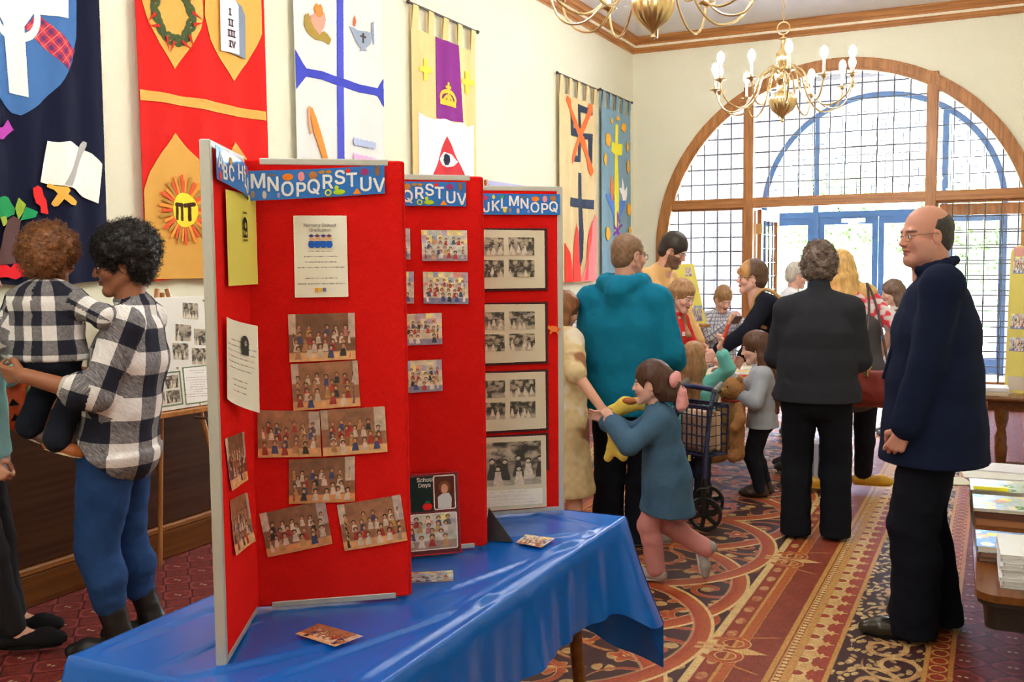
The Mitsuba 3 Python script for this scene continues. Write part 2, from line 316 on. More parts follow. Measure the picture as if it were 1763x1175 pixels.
def bw_fn(p, n, uv):
    seed = dr.floor(uv.x * .5); u = uv.x - 2 * seed; v = uv.y
    g = fbm(u * 7 + seed * 3.1, v * 6, 0, 4)
    c = mix((.03, .025, .02), (.42, .36, .28), smoothstep(.32, .68, g) * (.4 + .6 * smoothstep(.2, .9, v) + .2 * cell_rand(seed, 5)))
    c = mix(c, mix((.30, .26, .2), (.5, .45, .36), noise(u * 20, v * 20)), 1 - smoothstep(.12, .3 + .1 * noise(u * 6, seed), v))
    for r in range(2):
        nn = 4.0 + r + dr.select(dr.abs(seed - 80) < .5, mi.Float(2), mi.Float(0))
        uu = u * nn + cell_rand(seed, r, 41); k = dr.floor(uu); R = lambda q: cell_rand(k, seed * 3 + r, q)
        fx = (uu - k - .5 + .3 * (R(1) - .5)) / nn * 1.3; hy = .58 - .17 * r + .1 * (R(2) - .5)
        on = dr.select((R(3) > .35) | ((dr.abs(seed - 80) < .5) & (r == 0) & (u > .1)), mi.Float(1), mi.Float(0))
        body = dr.maximum(dr.abs(fx) - .05 - .05 * smoothstep(hy - .1, hy - .4, v), dr.maximum(v - hy + .06, hy - .42 - v))
        tone = mix((.62, .56, .46), (.04, .035, .03), smoothstep(.6, .62, R(4)))
        c = mix(c, tone * (.8 + .4 * noise(u * 40, v * 30)), (1 - smoothstep(-.012, .012, body)) * on)
        c = mix(c, (.02, .018, .015), (1 - smoothstep(.045, .06, dr.sqrt(fx * fx + dr.square(v - hy - .025)))) * on)
        c = mix(c, (.55, .48, .38), (1 - smoothstep(.034, .044, dr.sqrt(fx * fx + dr.square(v - hy)))) * on)
    return mix((.6, .58, .5), c, smoothstep(-1, -.5, v))
def page_fn(p, n, uv):
    """a printed sheet: lines of small dark type, too small to read in the photograph"""
    seed = dr.floor(uv.x * .5); u = uv.x - 2 * seed; v = uv.y
    k = dr.floor(v * 15); fv = v * 15 - k
    ln = .18 + .30 * cell_rand(k, seed, 3)
    on = (1 - smoothstep(ln - .01, ln + .01, dr.abs(u - .5))) * smoothstep(.34, .40, fv) * (1 - smoothstep(.58, .64, fv)) * smoothstep(.3, .31, cell_rand(k, seed, 4)) * smoothstep(.10, .12, v) * (1 - smoothstep(.92, .94, v + dr.select(dr.abs(seed - 41) < .5, mi.Float(.36), mi.Float(0))))
    on = on * (.35 + .65 * smoothstep(.35, .6, noise(u * 55, k * 3 + seed)))
    paper = mix((.80, .80, .79), (.84, .83, .74), cell_rand(seed, 1, 2))
    return mix(paper, (.18, .17, .17), on * .75)
def cover_fn(p, n, uv):
    seed = dr.floor(uv.x * .5); u = uv.x - 2 * seed; v = uv.y
    base = mix((.10, .25, .52), (.45, .55, .48), smoothstep(.5, .6, cell_rand(seed, 2, 2)))
    f1, f2, w = voronoi(u * 4 + seed, v * 3)
    c = base * (.85 + .3 * noise(u * 30, v * 30))
    pet = mix(mix((.75, .70, .55), (.75, .35, .12), smoothstep(.35, .4, w)), mix((.8, .68, .1), (.05, .25, .12), smoothstep(.8, .82, w)), smoothstep(.6, .62, w))
    c = mix(c, pet, 1 - smoothstep(.30, .36, f1)); c = mix(c, (.75, .6, .1), 1 - smoothstep(.08, .11, f1))
    return mix((.7, .66, .55), c, smoothstep(-1, -.5, v))
for nm, fn, r in (('photo', photo_fn, .28), ('photo_bw', bw_fn, .4), ('page', page_fn, .7), ('cover', cover_fn, .3)):
    scene[nm] = pri(proc(fn), r, specular=.45)
def check_fn(p, n, uv):
    """buffalo check woven from dark and white yarn: uv in squares"""
    iu, iv = dr.floor(uv.x), dr.floor(uv.y)
    a = iu - 2 * dr.floor(iu / 2); b = iv - 2 * dr.floor(iv / 2)
    k = (a + b) * .5
    tw = noise((uv.x + uv.y) * 40, (uv.x - uv.y) * 6)
    c = mix((.015, .016, .026), (.66, .65, .63), smoothstep(.6, .9, k))
    c = mix(c, mix((.07, .07, .08), (.24, .23, .23), tw), dr.select(dr.abs(k - .5) < .1, mi.Float(1), mi.Float(0)))
    return c * (.85 + .3 * tw)
scene['check'] = pri(proc(check_fn), .9, specular=.1)
def small_check_fn(p, n, uv):
    fu, fv = uv.x - dr.floor(uv.x), uv.y - dr.floor(uv.y)
    l = dr.minimum(dr.minimum(dr.abs(fu - .5), dr.abs(fv - .5)) * 2, 1)
    return mix((.16, .17, .25), (.55, .56, .62), smoothstep(.1, .35, l))
scene['small_check'] = pri(proc(small_check_fn), .9, specular=.1)
def tartan_fn(p, n, uv):
    a, b = (p.y + p.z) * 14, (p.y - p.z) * 14
    fa, fb = a - dr.floor(a), b - dr.floor(b)
    c = mix((.55, .05, .07), (.12, .05, .16), .5 * smoothstep(.3, .34, dr.abs(fa - .5)) + .5 * smoothstep(.3, .34, dr.abs(fb - .5)))
    return mix(c, (.85, .35, .30), .6 * (1 - smoothstep(.02, .05, dr.minimum(dr.abs(fa - .5), dr.abs(fb - .5)))))
scene['tartan'] = two({'type': 'diffuse', 'reflectance': proc(tartan_fn)})
def dress_fn(p, n, uv):
    g = fbm(p.x * 7, p.y * 7, p.z * 6, 3)
    c = mix((.46, .34, .17), (.60, .48, .27), noise(p.x * 40, p.y * 40, p.z * 40))
    c = mix(c, (.24, .11, .055), smoothstep(.56, .66, g)); return mix(c, (.62, .58, .50), smoothstep(.34, .26, g) * .6)
scene['tan_print'] = pri(proc(dress_fn), .85, specular=.15)
def denim_fn(p, n, uv):
    return mix((.022, .060, .12), (.075, .15, .23), fbm(p.x * 9, p.y * 9, p.z * 9, 3) * .6 + .4 * noise(p.x * 400, p.y * 400, p.z * 400))
scene['denim'] = pri(proc(denim_fn), .9, specular=.1)
def jean_fn(p, n, uv):
    return mix((.006, .018, .075), (.022, .07, .21), fbm(p.x * 10, p.y * 10, p.z * 6, 3) * .75 + .25 * noise(p.x * 400, p.y * 400, p.z * 200))
scene['jeans'] = pri(proc(jean_fn), .85, specular=.15)
# emblems sewn on the banners: (banner, part name, felt colour or kind, outline as (y, z) on the left wall in metres)
EMBLEMS = [
    (1, 'shield', (0.06, 0.16, 0.4), [(2.675, 2.968),(3.472, 3.206),(3.443, 2.651),(3.407, 2.53),(3.318, 2.407),(3.217, 2.306),(3.121, 2.243),(3.08, 2.251),(3.016, 2.302),(2.798, 2.524),(2.662, 2.741)]),
    (1, 'tartan', (0.62, 0.07, 0.1), [(3.223, 2.715),(3.43, 2.585),(3.369, 2.485),(3.147, 2.634)]),
    (1, 'celtic_ring', 'ring', [(3.113, 2.693),(3.226, 2.729)]),
    (1, 'cross', (0.88, 0.88, 0.84), [(3.056, 2.636),(3.072, 2.337),(3.153, 2.327),(3.147, 2.638),(3.199, 2.707),(3.384, 2.724),(3.396, 2.84),(3.179, 2.806),(3.188, 3.089),(3.069, 3.054),(3.056, 2.782),(2.898, 2.718),(2.893, 2.635),(3.024, 2.676)]),
    (1, 'book', (0.9, 0.9, 0.85), [(3.249, 2.144),(3.296, 2.141),(3.352, 2.153),(3.421, 2.133),(3.491, 2.111),(3.555, 2.064),(3.517, 1.871),(3.435, 1.899),(3.367, 1.933),(3.316, 1.942),(3.232, 1.947),(3.198, 1.952)]),
    (1, 'sword_blade', (0.42, 0.42, 0.42), [(3.452, 2.165),(3.471, 2.159),(3.468, 2.142),(3.346, 1.941),(3.312, 1.949),(3.43, 2.145)]),
    (1, 'sword_hilt', (0.8, 0.45, 0.08), [(3.249, 1.95),(3.269, 1.941),(3.297, 1.939),(3.326, 1.939),(3.336, 1.922),(3.324, 1.905),(3.347, 1.891),(3.377, 1.871),(3.364, 1.854),(3.337, 1.856),(3.306, 1.881),(3.281, 1.848),(3.264, 1.844),(3.252, 1.856),(3.282, 1.905),(3.268, 1.921),(3.233, 1.933),(3.236, 1.946)]),
    (1, 'flame', (0.8, 0.03, 0.03), [(3.175, 1.935),(3.2, 1.924),(3.209, 1.893),(3.226, 1.87),(3.23, 1.835),(3.235, 1.808),(3.188, 1.812),(3.187, 1.843),(3.162, 1.854),(3.152, 1.886),(3.15, 1.921)]),
    (1, 'purple_patch', (0.45, 0.06, 0.42), [(3.009, 2.178),(3.049, 2.215),(3.079, 2.174),(3.006, 2.125),(2.961, 2.12),(2.964, 2.166)]),
    (1, 'leaf', (0.02, 0.25, 0.08), [(2.993, 1.877),(3.023, 1.872),(3.066, 1.827),(3.061, 1.8),(2.987, 1.777),(2.928, 1.781),(2.932, 1.861)]),
    (1, 'leaf', (0.3, 0.42, 0.05), [(3.086, 1.876),(3.114, 1.847),(3.103, 1.812),(3.08, 1.777),(3.066, 1.827)]),
    (1, 'leaf', (0.02, 0.3, 0.11), [(3.113, 1.836),(3.164, 1.815),(3.151, 1.79),(3.087, 1.774),(3.104, 1.812)]),
    (1, 'leaf', (0.32, 0.42, 0.06), [(2.988, 1.79),(3.001, 1.757),(2.97, 1.743),(2.958, 1.782)]),
    (1, 'tree_trunk', (0.1, 0.05, 0.05), [(2.998, 1.77),(3.049, 1.793),(3.087, 1.774),(3.081, 1.746),(3.045, 1.582),(2.932, 1.576),(2.969, 1.716)]),
    (1, 'red_base', (0.72, 0.02, 0.03), [(2.917, 1.576),(2.976, 1.575),(3.006, 1.562),(3.037, 1.582),(3.116, 1.585),(3.135, 1.568),(3.089, 1.527),(3.041, 1.51),(2.973, 1.522),(2.914, 1.519)]),
    (2, 'gold_drop', (0.66, 0.36, 0.085), [(3.839, 3.097),(3.855, 2.917),(3.891, 2.824),(3.962, 2.722),(4.069, 2.61),(4.184, 2.744),(4.26, 2.858),(4.282, 2.929),(4.28, 3.014),(4.28, 3.211)]),
    (2, 'gold_drop', (0.66, 0.36, 0.085), [(4.314, 3.22),(4.295, 2.931),(4.338, 2.814),(4.411, 2.719),(4.517, 2.616),(4.638, 2.738),(4.725, 2.86),(4.767, 2.929),(4.769, 3.126),(4.772, 3.34)]),
    (2, 'gold_band', (0.66, 0.36, 0.085), [(3.8, 2.463),(3.958, 2.472),(4.116, 2.472),(4.284, 2.479),(4.521, 2.472),(4.781, 2.479),(4.783, 2.427),(4.519, 2.419),(4.319, 2.423),(4.114, 2.422),(3.956, 2.421),(3.799, 2.409)]),
    (2, 'gold_flame', (0.62, 0.33, 0.075), [(4.053, 2.272),(4.14, 2.2),(4.233, 2.129),(4.321, 2.034),(4.415, 2.144),(4.508, 2.271),(4.634, 2.178),(4.778, 2.066),(4.754, 1.514),(4.488, 1.505),(4.238, 1.495),(3.998, 1.491),(3.801, 1.495),(3.79, 1.715),(3.798, 1.928),(3.861, 2.046),(3.946, 2.157)]),
    (2, 'thorn_ring', 'thorns', [(4.064, 2.869),(4.191, 2.896)]),
    (2, 'stone_tablet', (0.2, 0.24, 0.32), [(4.538, 3.066),(4.593, 3.051),(4.62, 3.001),(4.615, 2.758),(4.483, 2.766)]),
    (2, 'stone_tablet', (0.72, 0.7, 0.76), [(4.407, 3.05),(4.458, 3.082),(4.518, 3.085),(4.563, 3.044),(4.559, 2.771),(4.402, 2.765)]),
    (2, 'sun', 'sun', [(4.091, 1.866),(4.24, 1.873)]),
    (3, 'cross_post', (0.07, 0.08, 0.48), [(5.546, 3.702),(5.614, 3.721),(5.587, 2.773),(5.577, 2.225),(5.565, 1.533),(5.485, 1.534),(5.506, 2.271),(5.519, 2.83)]),
    (3, 'cross_beam', (0.05, 0.06, 0.42), [(5.083, 2.899),(5.191, 2.803),(5.359, 2.81),(5.562, 2.803),(5.802, 2.795),(5.99, 2.8),(6.078, 2.889),(6.091, 2.663),(5.988, 2.747),(5.8, 2.741),(5.56, 2.748),(5.356, 2.757),(5.189, 2.752),(5.085, 2.659)]),
    (3, 'hand', (0.32, 0.22, 0.05), [(5.19, 3.133),(5.222, 3.15),(5.241, 3.112),(5.272, 3.08),(5.324, 3.045),(5.38, 3.069),(5.424, 3.059),(5.463, 3.033),(5.433, 2.993),(5.377, 3.003),(5.279, 2.997),(5.212, 3.023),(5.177, 3.073)]),
    (3, 'heart', (0.85, 0.3, 0.22), [(5.242, 3.138),(5.29, 3.165),(5.34, 3.166),(5.385, 3.188),(5.399, 3.145),(5.381, 3.096),(5.324, 3.035),(5.271, 3.067),(5.241, 3.106)]),
    (3, 'flame', (0.85, 0.22, 0.05), [(5.272, 3.196),(5.299, 3.228),(5.321, 3.22),(5.343, 3.234),(5.364, 3.21),(5.373, 3.179),(5.339, 3.15),(5.317, 3.143),(5.29, 3.155)]),
    (3, 'oil_lamp', (0.28, 0.33, 0.42), [(5.663, 3.161),(5.718, 3.165),(5.761, 3.153),(5.866, 3.165),(5.916, 3.164),(5.924, 3.236),(5.95, 3.252),(5.952, 3.093),(5.939, 3.09),(5.934, 3.223),(5.931, 3.145),(5.901, 3.087),(5.841, 3.048),(5.861, 3.032),(5.781, 3.02),(5.796, 3.04),(5.751, 3.068),(5.711, 3.116)]),
    (3, 'lamp_flame', (0.85, 0.15, 0.06), [(5.728, 3.247),(5.749, 3.213),(5.738, 3.172),(5.714, 3.178)]),
    (3, 'lamp_cross', (0.06, 0.05, 0.05), [(5.81, 3.145),(5.83, 3.146),(5.829, 3.13),(5.849, 3.128),(5.846, 3.116),(5.829, 3.116),(5.825, 3.079),(5.808, 3.078),(5.811, 3.115),(5.789, 3.116),(5.79, 3.127),(5.809, 3.128)]),
    (3, 'crook', (0.8, 0.25, 0.05), [(5.202, 2.571),(5.236, 2.562),(5.27, 2.501),(5.391, 2.223),(5.524, 1.837),(5.489, 1.829),(5.335, 2.218),(5.245, 2.407),(5.217, 2.508)]),
    (3, 'crook', (0.8, 0.35, 0.2), [(5.198, 2.567),(5.21, 2.559),(5.211, 2.481),(5.229, 2.405),(5.212, 2.397),(5.194, 2.472),(5.191, 2.55)]),
    (3, 'wave_strip', (0.38, 0.44, 0.62), [(5.685, 2.432),(5.709, 2.42),(5.734, 2.43),(5.758, 2.418),(5.783, 2.428),(5.808, 2.416),(5.833, 2.426),(5.858, 2.414),(5.884, 2.424),(5.909, 2.412),(5.935, 2.422),(5.933, 2.379),(5.907, 2.368),(5.882, 2.38),(5.856, 2.369),(5.831, 2.381),(5.806, 2.37),(5.782, 2.382),(5.756, 2.372),(5.732, 2.383),(5.707, 2.373),(5.684, 2.385)]),
    (3, 'wave_strip', (0.8, 0.42, 0.68), [(5.681, 2.327),(5.705, 2.315),(5.73, 2.325),(5.754, 2.312),(5.779, 2.322),(5.804, 2.31),(5.829, 2.32),(5.854, 2.307),(5.88, 2.317),(5.905, 2.304),(5.931, 2.314),(5.929, 2.271),(5.903, 2.26),(5.878, 2.273),(5.852, 2.262),(5.828, 2.275),(5.802, 2.264),(5.778, 2.276),(5.752, 2.266),(5.728, 2.278),(5.703, 2.268),(5.68, 2.28)]),
    (4, 'purple_panel', (0.22, 0.03, 0.22), [(6.812, 3.359),(6.96, 3.364),(7.059, 3.352),(7.167, 3.365),(7.193, 3.058),(7.225, 2.715),(7.006, 2.704),(6.804, 2.698)]),
    (4, 'cloud', (0.86, 0.85, 0.83), [(6.539, 2.708),(6.623, 2.688),(6.778, 2.684),(6.94, 2.712),(7.073, 2.696),(7.228, 2.715),(7.316, 2.689),(7.418, 2.721),(7.413, 2.294),(7.398, 1.345),(6.55, 1.368),(6.536, 2.228)]),
    (4, 'triangle', (0.55, 0.04, 0.05), [(6.969, 2.578),(7.133, 2.406),(7.251, 2.274),(7.479, 2.005),(6.54, 1.995),(6.74, 2.268),(6.867, 2.438)]),
    (4, 'eye_white', (0.9, 0.9, 0.88), [(6.849, 2.389),(6.932, 2.453),(7.032, 2.438),(7.139, 2.39),(7.063, 2.35),(6.962, 2.334),(6.896, 2.352)]),
    (4, 'pupil', (0.02, 0.02, 0.04), [(6.952, 2.442),(6.998, 2.426),(7.007, 2.386),(6.979, 2.351),(6.939, 2.348),(6.917, 2.387),(6.925, 2.423)]),
    (4, 'gold_cross', (0.85, 0.66, 0.08), [(6.616, 3.119),(6.677, 3.126),(6.675, 3.063),(6.737, 3.068),(6.736, 3.027),(6.674, 3.021),(6.672, 2.959),(6.611, 2.954),(6.613, 3.016),(6.553, 3.016),(6.554, 3.052),(6.614, 3.059)]),
    (4, 'gold_cross', (0.85, 0.66, 0.08), [(7.282, 3.139),(7.354, 3.146),(7.352, 3.078),(7.424, 3.083),(7.423, 3.039),(7.351, 3.033),(7.349, 2.965),(7.277, 2.96),(7.279, 3.027),(7.209, 3.027),(7.21, 3.066),(7.281, 3.074)]),
    (4, 'crown', (0.85, 0.52, 0.06), [(6.887, 2.873),(6.875, 2.911),(6.915, 2.949),(6.967, 2.957),(6.968, 2.986),(6.995, 2.989),(6.994, 2.955),(7.063, 2.943),(7.113, 2.906),(7.11, 2.815),(6.878, 2.816),(6.873, 2.85),(6.945, 2.861),(6.967, 2.941),(6.947, 2.93),(6.913, 2.901),(6.912, 2.872),(6.985, 2.873),(7.013, 2.932),(7.046, 2.921),(7.078, 2.88)]),
    (5, 'cross_post', (0.03, 0.04, 0.07), [(9.72, 2.509),(9.802, 2.508),(9.81, 2.266),(9.849, 1.896),(9.835, 1.626),(9.772, 1.512),(9.739, 1.893),(9.716, 2.261)]),
    (5, 'cross_beam', (0.03, 0.04, 0.07), [(9.487, 2.242),(9.743, 2.238),(10.174, 2.249),(10.161, 2.149),(9.852, 2.145),(9.475, 2.151)]),
    (5, 'hooked_cross', (0.03, 0.04, 0.07), [(9.718, 3.213),(9.921, 3.204),(10.126, 3.228),(10.119, 3.143),(9.783, 3.137),(9.796, 2.923),(10.123, 2.95),(10.096, 2.587),(10.005, 2.694),(10.002, 2.88),(9.795, 2.862),(9.781, 2.622),(9.587, 2.611),(9.631, 2.68),(9.711, 2.677),(9.719, 2.87),(9.523, 2.872),(9.511, 3.164),(9.573, 3.113),(9.592, 2.956),(9.731, 2.942)]),
    (5, 'orange_stroke', (0.85, 0.16, 0.04), [(9.415, 3.249),(9.517, 3.234),(9.542, 3.149),(9.7, 3.009),(9.862, 2.886),(10.056, 2.657),(10.159, 2.55),(10.072, 2.499),(9.998, 2.537),(9.943, 2.647),(9.725, 2.871),(9.541, 3.049),(9.449, 3.146),(9.398, 3.198)]),
    (5, 'orange_stroke', (0.85, 0.17, 0.05), [(10.081, 3.267),(10.126, 3.249),(10.079, 3.149),(9.863, 2.947),(9.696, 2.767),(9.587, 2.595),(9.539, 2.591),(9.562, 2.673),(9.698, 2.868),(9.78, 2.978),(9.949, 3.142),(10.006, 3.232)]),
    (5, 'flame', (0.85, 0.05, 0.03), [(9.346, 1.784),(9.458, 1.676),(9.518, 1.524),(9.548, 1.382),(9.35, 1.373)]),
    (5, 'flame', (0.85, 0.07, 0.05), [(9.658, 1.977),(9.711, 1.872),(9.724, 1.647),(9.778, 1.502),(9.787, 1.377),(9.569, 1.377),(9.556, 1.544),(9.602, 1.809)]),
    (5, 'flame', (0.85, 0.25, 0.25), [(10.184, 2.097),(10.243, 2.078),(10.236, 1.38),(9.776, 1.378),(9.873, 1.522),(9.96, 1.732),(10.048, 1.965),(10.09, 2.029),(10.136, 2.02)]),
    (5, 'flame', (0.85, 0.08, 0.07), [(10.031, 1.943),(10.089, 2.008),(10.064, 1.817),(9.987, 1.648),(9.967, 1.395),(9.854, 1.387),(9.901, 1.564),(9.949, 1.794)]),
    (6, 'gold_cross', (0.8, 0.75, 0.06), [(10.836, 3.147),(10.928, 3.141),(10.913, 2.934),(11.067, 2.939),(11.059, 2.814),(10.899, 2.799),(10.963, 2.332),(10.934, 1.969),(10.815, 1.899),(10.792, 2.322),(10.821, 2.796),(10.68, 2.822),(10.706, 2.934),(10.822, 2.924)]),
    (6, 'chi_rho', (0.2, 0.04, 0.36), [(10.869, 2.136),(11.015, 2.142),(11.055, 2.098),(11.014, 2.04),(10.921, 2.019),(10.961, 1.993),(11.068, 2.024),(11.068, 1.985),(10.96, 1.952),(11.047, 1.904),(10.96, 1.913),(10.881, 1.941),(10.789, 1.876),(10.776, 1.92),(10.854, 1.963),(10.776, 1.987),(10.855, 1.994)]),
    (6, 'dove', (0.9, 0.9, 0.92), [(11.058, 2.569),(11.098, 2.477),(11.118, 2.41),(11.221, 2.462),(11.221, 2.37),(11.165, 2.275),(11.083, 2.282),(11.05, 2.36),(10.963, 2.434),(11.057, 2.44)]),
    (6, 'blue_wedge', (0.1, 0.22, 0.6), [(10.513, 2.346),(10.792, 2.345),(10.815, 1.966),(10.751, 2.098)]),
    (6, 'blue_wedge', (0.1, 0.22, 0.6), [(11.186, 2.299),(10.962, 2.287),(10.948, 2.038)]),
    (6, 'flame', (0.85, 0.2, 0.03), [(10.678, 2.558),(10.741, 2.452),(10.727, 2.274),(10.676, 2.272),(10.651, 2.424)]),
    (6, 'gold_petal', (0.85, 0.42, 0.04), [(10.843, 3.198),(10.869, 3.233),(10.942, 3.24),(10.974, 3.22),(10.941, 3.189),(10.889, 3.188)]),
    (6, 'gold_petal', (0.85, 0.42, 0.04), [(11.02, 3.11),(11.053, 3.178),(11.142, 3.184),(11.183, 3.139),(11.142, 3.08),(11.077, 3.084)]),
    (6, 'gold_petal', (0.85, 0.42, 0.04), [(10.505, 2.916),(10.538, 3.007),(10.628, 3.01),(10.668, 2.948),(10.626, 2.869),(10.561, 2.877)]),
    (6, 'gold_petal', (0.85, 0.42, 0.04), [(10.657, 3.145),(10.672, 3.188),(10.714, 3.19),(10.733, 3.161),(10.714, 3.124),(10.683, 3.127)]),
    (6, 'gold_petal', (0.85, 0.42, 0.04), [(10.448, 2.694),(10.471, 2.784),(10.532, 2.783),(10.559, 2.719),(10.531, 2.643),(10.486, 2.654)]),
    (6, 'gold_petal', (0.85, 0.42, 0.04), [(11.189, 2.904),(11.203, 2.982),(11.241, 2.98),(11.258, 2.924),(11.24, 2.858),(11.213, 2.868)]),
    (6, 'gold_petal', (0.85, 0.42, 0.04), [(11.195, 2.673),(11.212, 2.771),(11.257, 2.767),(11.278, 2.696),(11.257, 2.614),(11.224, 2.627)]),
    (6, 'gold_petal', (0.85, 0.42, 0.04), [(11.206, 2.181),(11.229, 2.276),(11.29, 2.271),(11.318, 2.202),(11.29, 2.121),(11.245, 2.135)]),
    (6, 'gold_petal', (0.85, 0.42, 0.04), [(10.496, 1.88),(10.527, 1.975),(10.61, 1.97),(10.647, 1.899),(10.609, 1.819),(10.548, 1.833)]),
    (6, 'gold_petal', (0.85, 0.42, 0.04), [(11.247, 1.946),(11.264, 2.002),(11.31, 1.999),(11.331, 1.958),(11.31, 1.91),(11.276, 1.919)]),
]
# ---- the setting ----------------------------------------------------------------------------------------------
XL, XR, YB, YF, ZC = -4.0, 0.74, -4.2, 11.57, 4.235
XM = -1.64                                   # the middle of the room
struct('floor', bx(XL, XR, YB, YF + .14, -.05, 0), 'carpet', 'patterned red and gold carpet with woven borders and scrolls')
struct('ceiling', bx(XL - .15, XR + .15, YB - .15, YF + .2, ZC, ZC + .08), 'matte', 'plain white ceiling above the chandeliers', color=(.66, .66, .66))
struct('wall_left', bx(XL - .15, XL, YB, YF, 0, ZC), 'plaster', 'cream plaster wall behind the hanging banners')
struct('wall_right', bx(XR, XR + .15, YB, YF, 0, ZC), 'plaster', 'cream plaster wall on the side of the low book table')
struct('wall_back', bx(XL, XR, YB - .15, YB, 0, ZC), 'plaster', 'cream plaster wall at the near end of the room')
# wainscot of the left wall: dark panels between lighter stiles and rails
wk = 'wall_left'
obj('chair_rail', rbox(XL, XL + .05, YB, YF, .90, .96, .008), 'rail_wood', wk, label='wooden chair rail')
obj('base_rail', rbox(XL, XL + .034, YB, YF, .15, .185, .008), 'rail_wood', wk, label='orange wooden moulding strip above the baseboard')
y = 1.15
while y < YF - .1:
    obj('panel', rbox(XL, XL + .014, y + .03, min(y + 1.27, YF), .185, .90, .006), 'walnut', wk, label='dark brown wainscot panel')
    obj('stile', rbox(XL, XL + .026, y - .035, y + .035, .185, .90, .006), 'mahogany', wk)
    y += 1.30
struct('baseboard_left', rbox(XL, XL + .028, YB, YF, 0, .15, .006), 'mahogany', 'brown wooden baseboard under the dark wainscot')
# far wall with its arched opening
RO, RI, ZA = 2.06, 1.925, 1.72
def arch(r, z0=0.0, xc=XM, zs=ZA):
    return unary_union([Point(xc, zs).buffer(r, 96), sbox(xc - r, z0 - 9, xc + r, zs)]).intersection(sbox(-50, z0, 50, 50))
struct('wall_far', wall_poly(sbox(XL, 0, XR, ZC).difference(arch(RO - .01)), .14, YF), 'plaster', 'cream plaster end wall around the large wooden arch')
obj('wainscot', rbox(XL, XM - RO - .02, YF - .02, YF, 0, .90, .006), 'walnut', 'wall_far', label='dark brown wainscot beside the arch')
# cornice: two bands of wood with a pale line between
for nm, a in (('left', (XL, 1)), ('far', (YF, 0)), ('right', (XR, 1))):
    s = -1 if nm != 'left' else 1
    def band(d, z0, z1):
        if a[1]: return bx(min(a[0], a[0] + s * d), max(a[0], a[0] + s * d), YB, YF, z0, z1)
        return bx(XL, XR, a[0] - d, a[0], z0, z1)
    w = 'oak_y' if a[1] else 'oak_x'
    k = struct('trim_%d' % (1 + ['left', 'far', 'right'].index(nm)), cat(band(.10, 4.165, ZC), band(.075, 4.14, 4.165)), w, 'wooden cornice along the ceiling')
    obj('line', band(.060, 4.115, 4.14), 'matte', k, color=(.80, .74, .58), label='cream line in the cornice')
    obj('lower_band', cat(band(.045, 4.075, 4.115), band(.03, 4.055, 4.075)), w, k)
# ---- the big arched window and its door opening ----
FD = .20                                     # depth of the frame
def ring_frame(r1, r0, z0=0.0): return arch(r1, z0).difference(arch(r0, z0 - .1))
MX = (XM - .966, XM + .966); MW = .056; TZ0, TZ1 = 2.19, 2.30
k1 = struct('window_1', cat(wall_poly(ring_frame(RO, RI), FD, YF - .035), wall_poly(ring_frame(RO - .03, RI + .03), .02, YF - .05)), 'oak_z', 'large oak arch frame with leaded fanlight and door opening')
obj('transom', rbox(XM - RI, XM + RI, YF - .03, YF + .14, TZ0, TZ1, .008), 'oak_x', k1, label='oak transom bar under the fanlight')
for x in MX: obj('mullion', rbox(x - MW, x + MW, YF - .034, YF + .15, 0, 3.55, .008), 'oak_z', k1, label='upright oak mullion')
obj('bottom_rail', cat(rbox(XM - RI, MX[0], YF - .02, YF + .12, 0, .12), rbox(MX[1], XM + RI, YF - .02, YF + .12, 0, .12)), 'oak_x', k1)
YG = YF + .05
BARC = (.045, .05, .06)
def glaze(key, region, px, pz, x0, z0, yg, bw, bd, color, bsdf='satin', pane_inset=.001):
    """leaded glazing of a region in (x, z): upright and level bars and every pane between them"""
    a, b, c, d = region.bounds
    xs = [x0 + i * px for i in range(-60, 60) if a + .02 < x0 + i * px < c - .02]; zs = [z0 + i * pz for i in range(-60, 60) if b + .02 < z0 + i * pz < d - .02]
    inner = region.buffer(-.001)
    for x in xs:
        g = LineString([(x, b - 1), (x, d + 1)]).buffer(bw / 2, cap_style=2).intersection(inner)
        if g.area > 2e-4: obj('glazing_bar', wall_poly(g, bd, yg - bd / 2), bsdf, key, color=color)
    for z in zs:
        g = LineString([(a - 1, z), (c + 1, z)]).buffer(bw / 2, cap_style=2).intersection(inner)
        if g.area > 2e-4: obj('glazing_bar', wall_poly(g, bd * .9, yg - bd * .45), bsdf, key, color=color)
    ex, ez = [a - 1] + xs + [c + 1], [b - 1] + zs + [d + 1]
    for i in range(len(ex) - 1):
        for j in range(len(ez) - 1):
            g = sbox(ex[i] + pane_inset, ez[j] + pane_inset, ex[i + 1] - pane_inset, ez[j + 1] - pane_inset).intersection(region)
            if g.geom_type == 'Polygon' and g.area > 6e-4:
                v, f = trimesh.creation.triangulate_polygon(g, engine='earcut')
                obj('pane', (np.column_stack([v[:, 0], np.full(len(v), yg), v[:, 1]]), f), 'pane', key)
full = arch(RI)
glaze(k1, full.intersection(sbox(MX[0] + MW, TZ1, MX[1] - MW, 9)), .1655, .172, XM + .0827, TZ1, YG, .011, .016, BARC)
glaze(k1, full.intersection(sbox(-9, TZ1, MX[0] - MW, 9)), .157, .172, MX[0] - MW, TZ1, YG, .011, .016, BARC)
glaze(k1, full.intersection(sbox(MX[1] + MW, TZ1, 9, 9)), .157, .172, MX[1] + MW, TZ1, YG, .009, .016, BARC)
k2 = struct('window_2', wall_poly(sbox(XM - RI, .12, MX[0] - MW, TZ0).difference(sbox(XM - RI + .02, .14, MX[0] - MW - .02, TZ0 - .02)), .05, YG - .025), 'oak_z', 'leaded side window beside the doorway behind the bearded man')
glaze(k2, sbox(XM - RI + .02, .14, MX[0] - MW - .02, TZ0 - .02), .157, .166, MX[0] - MW, TZ0, YG, .011, .016, BARC)
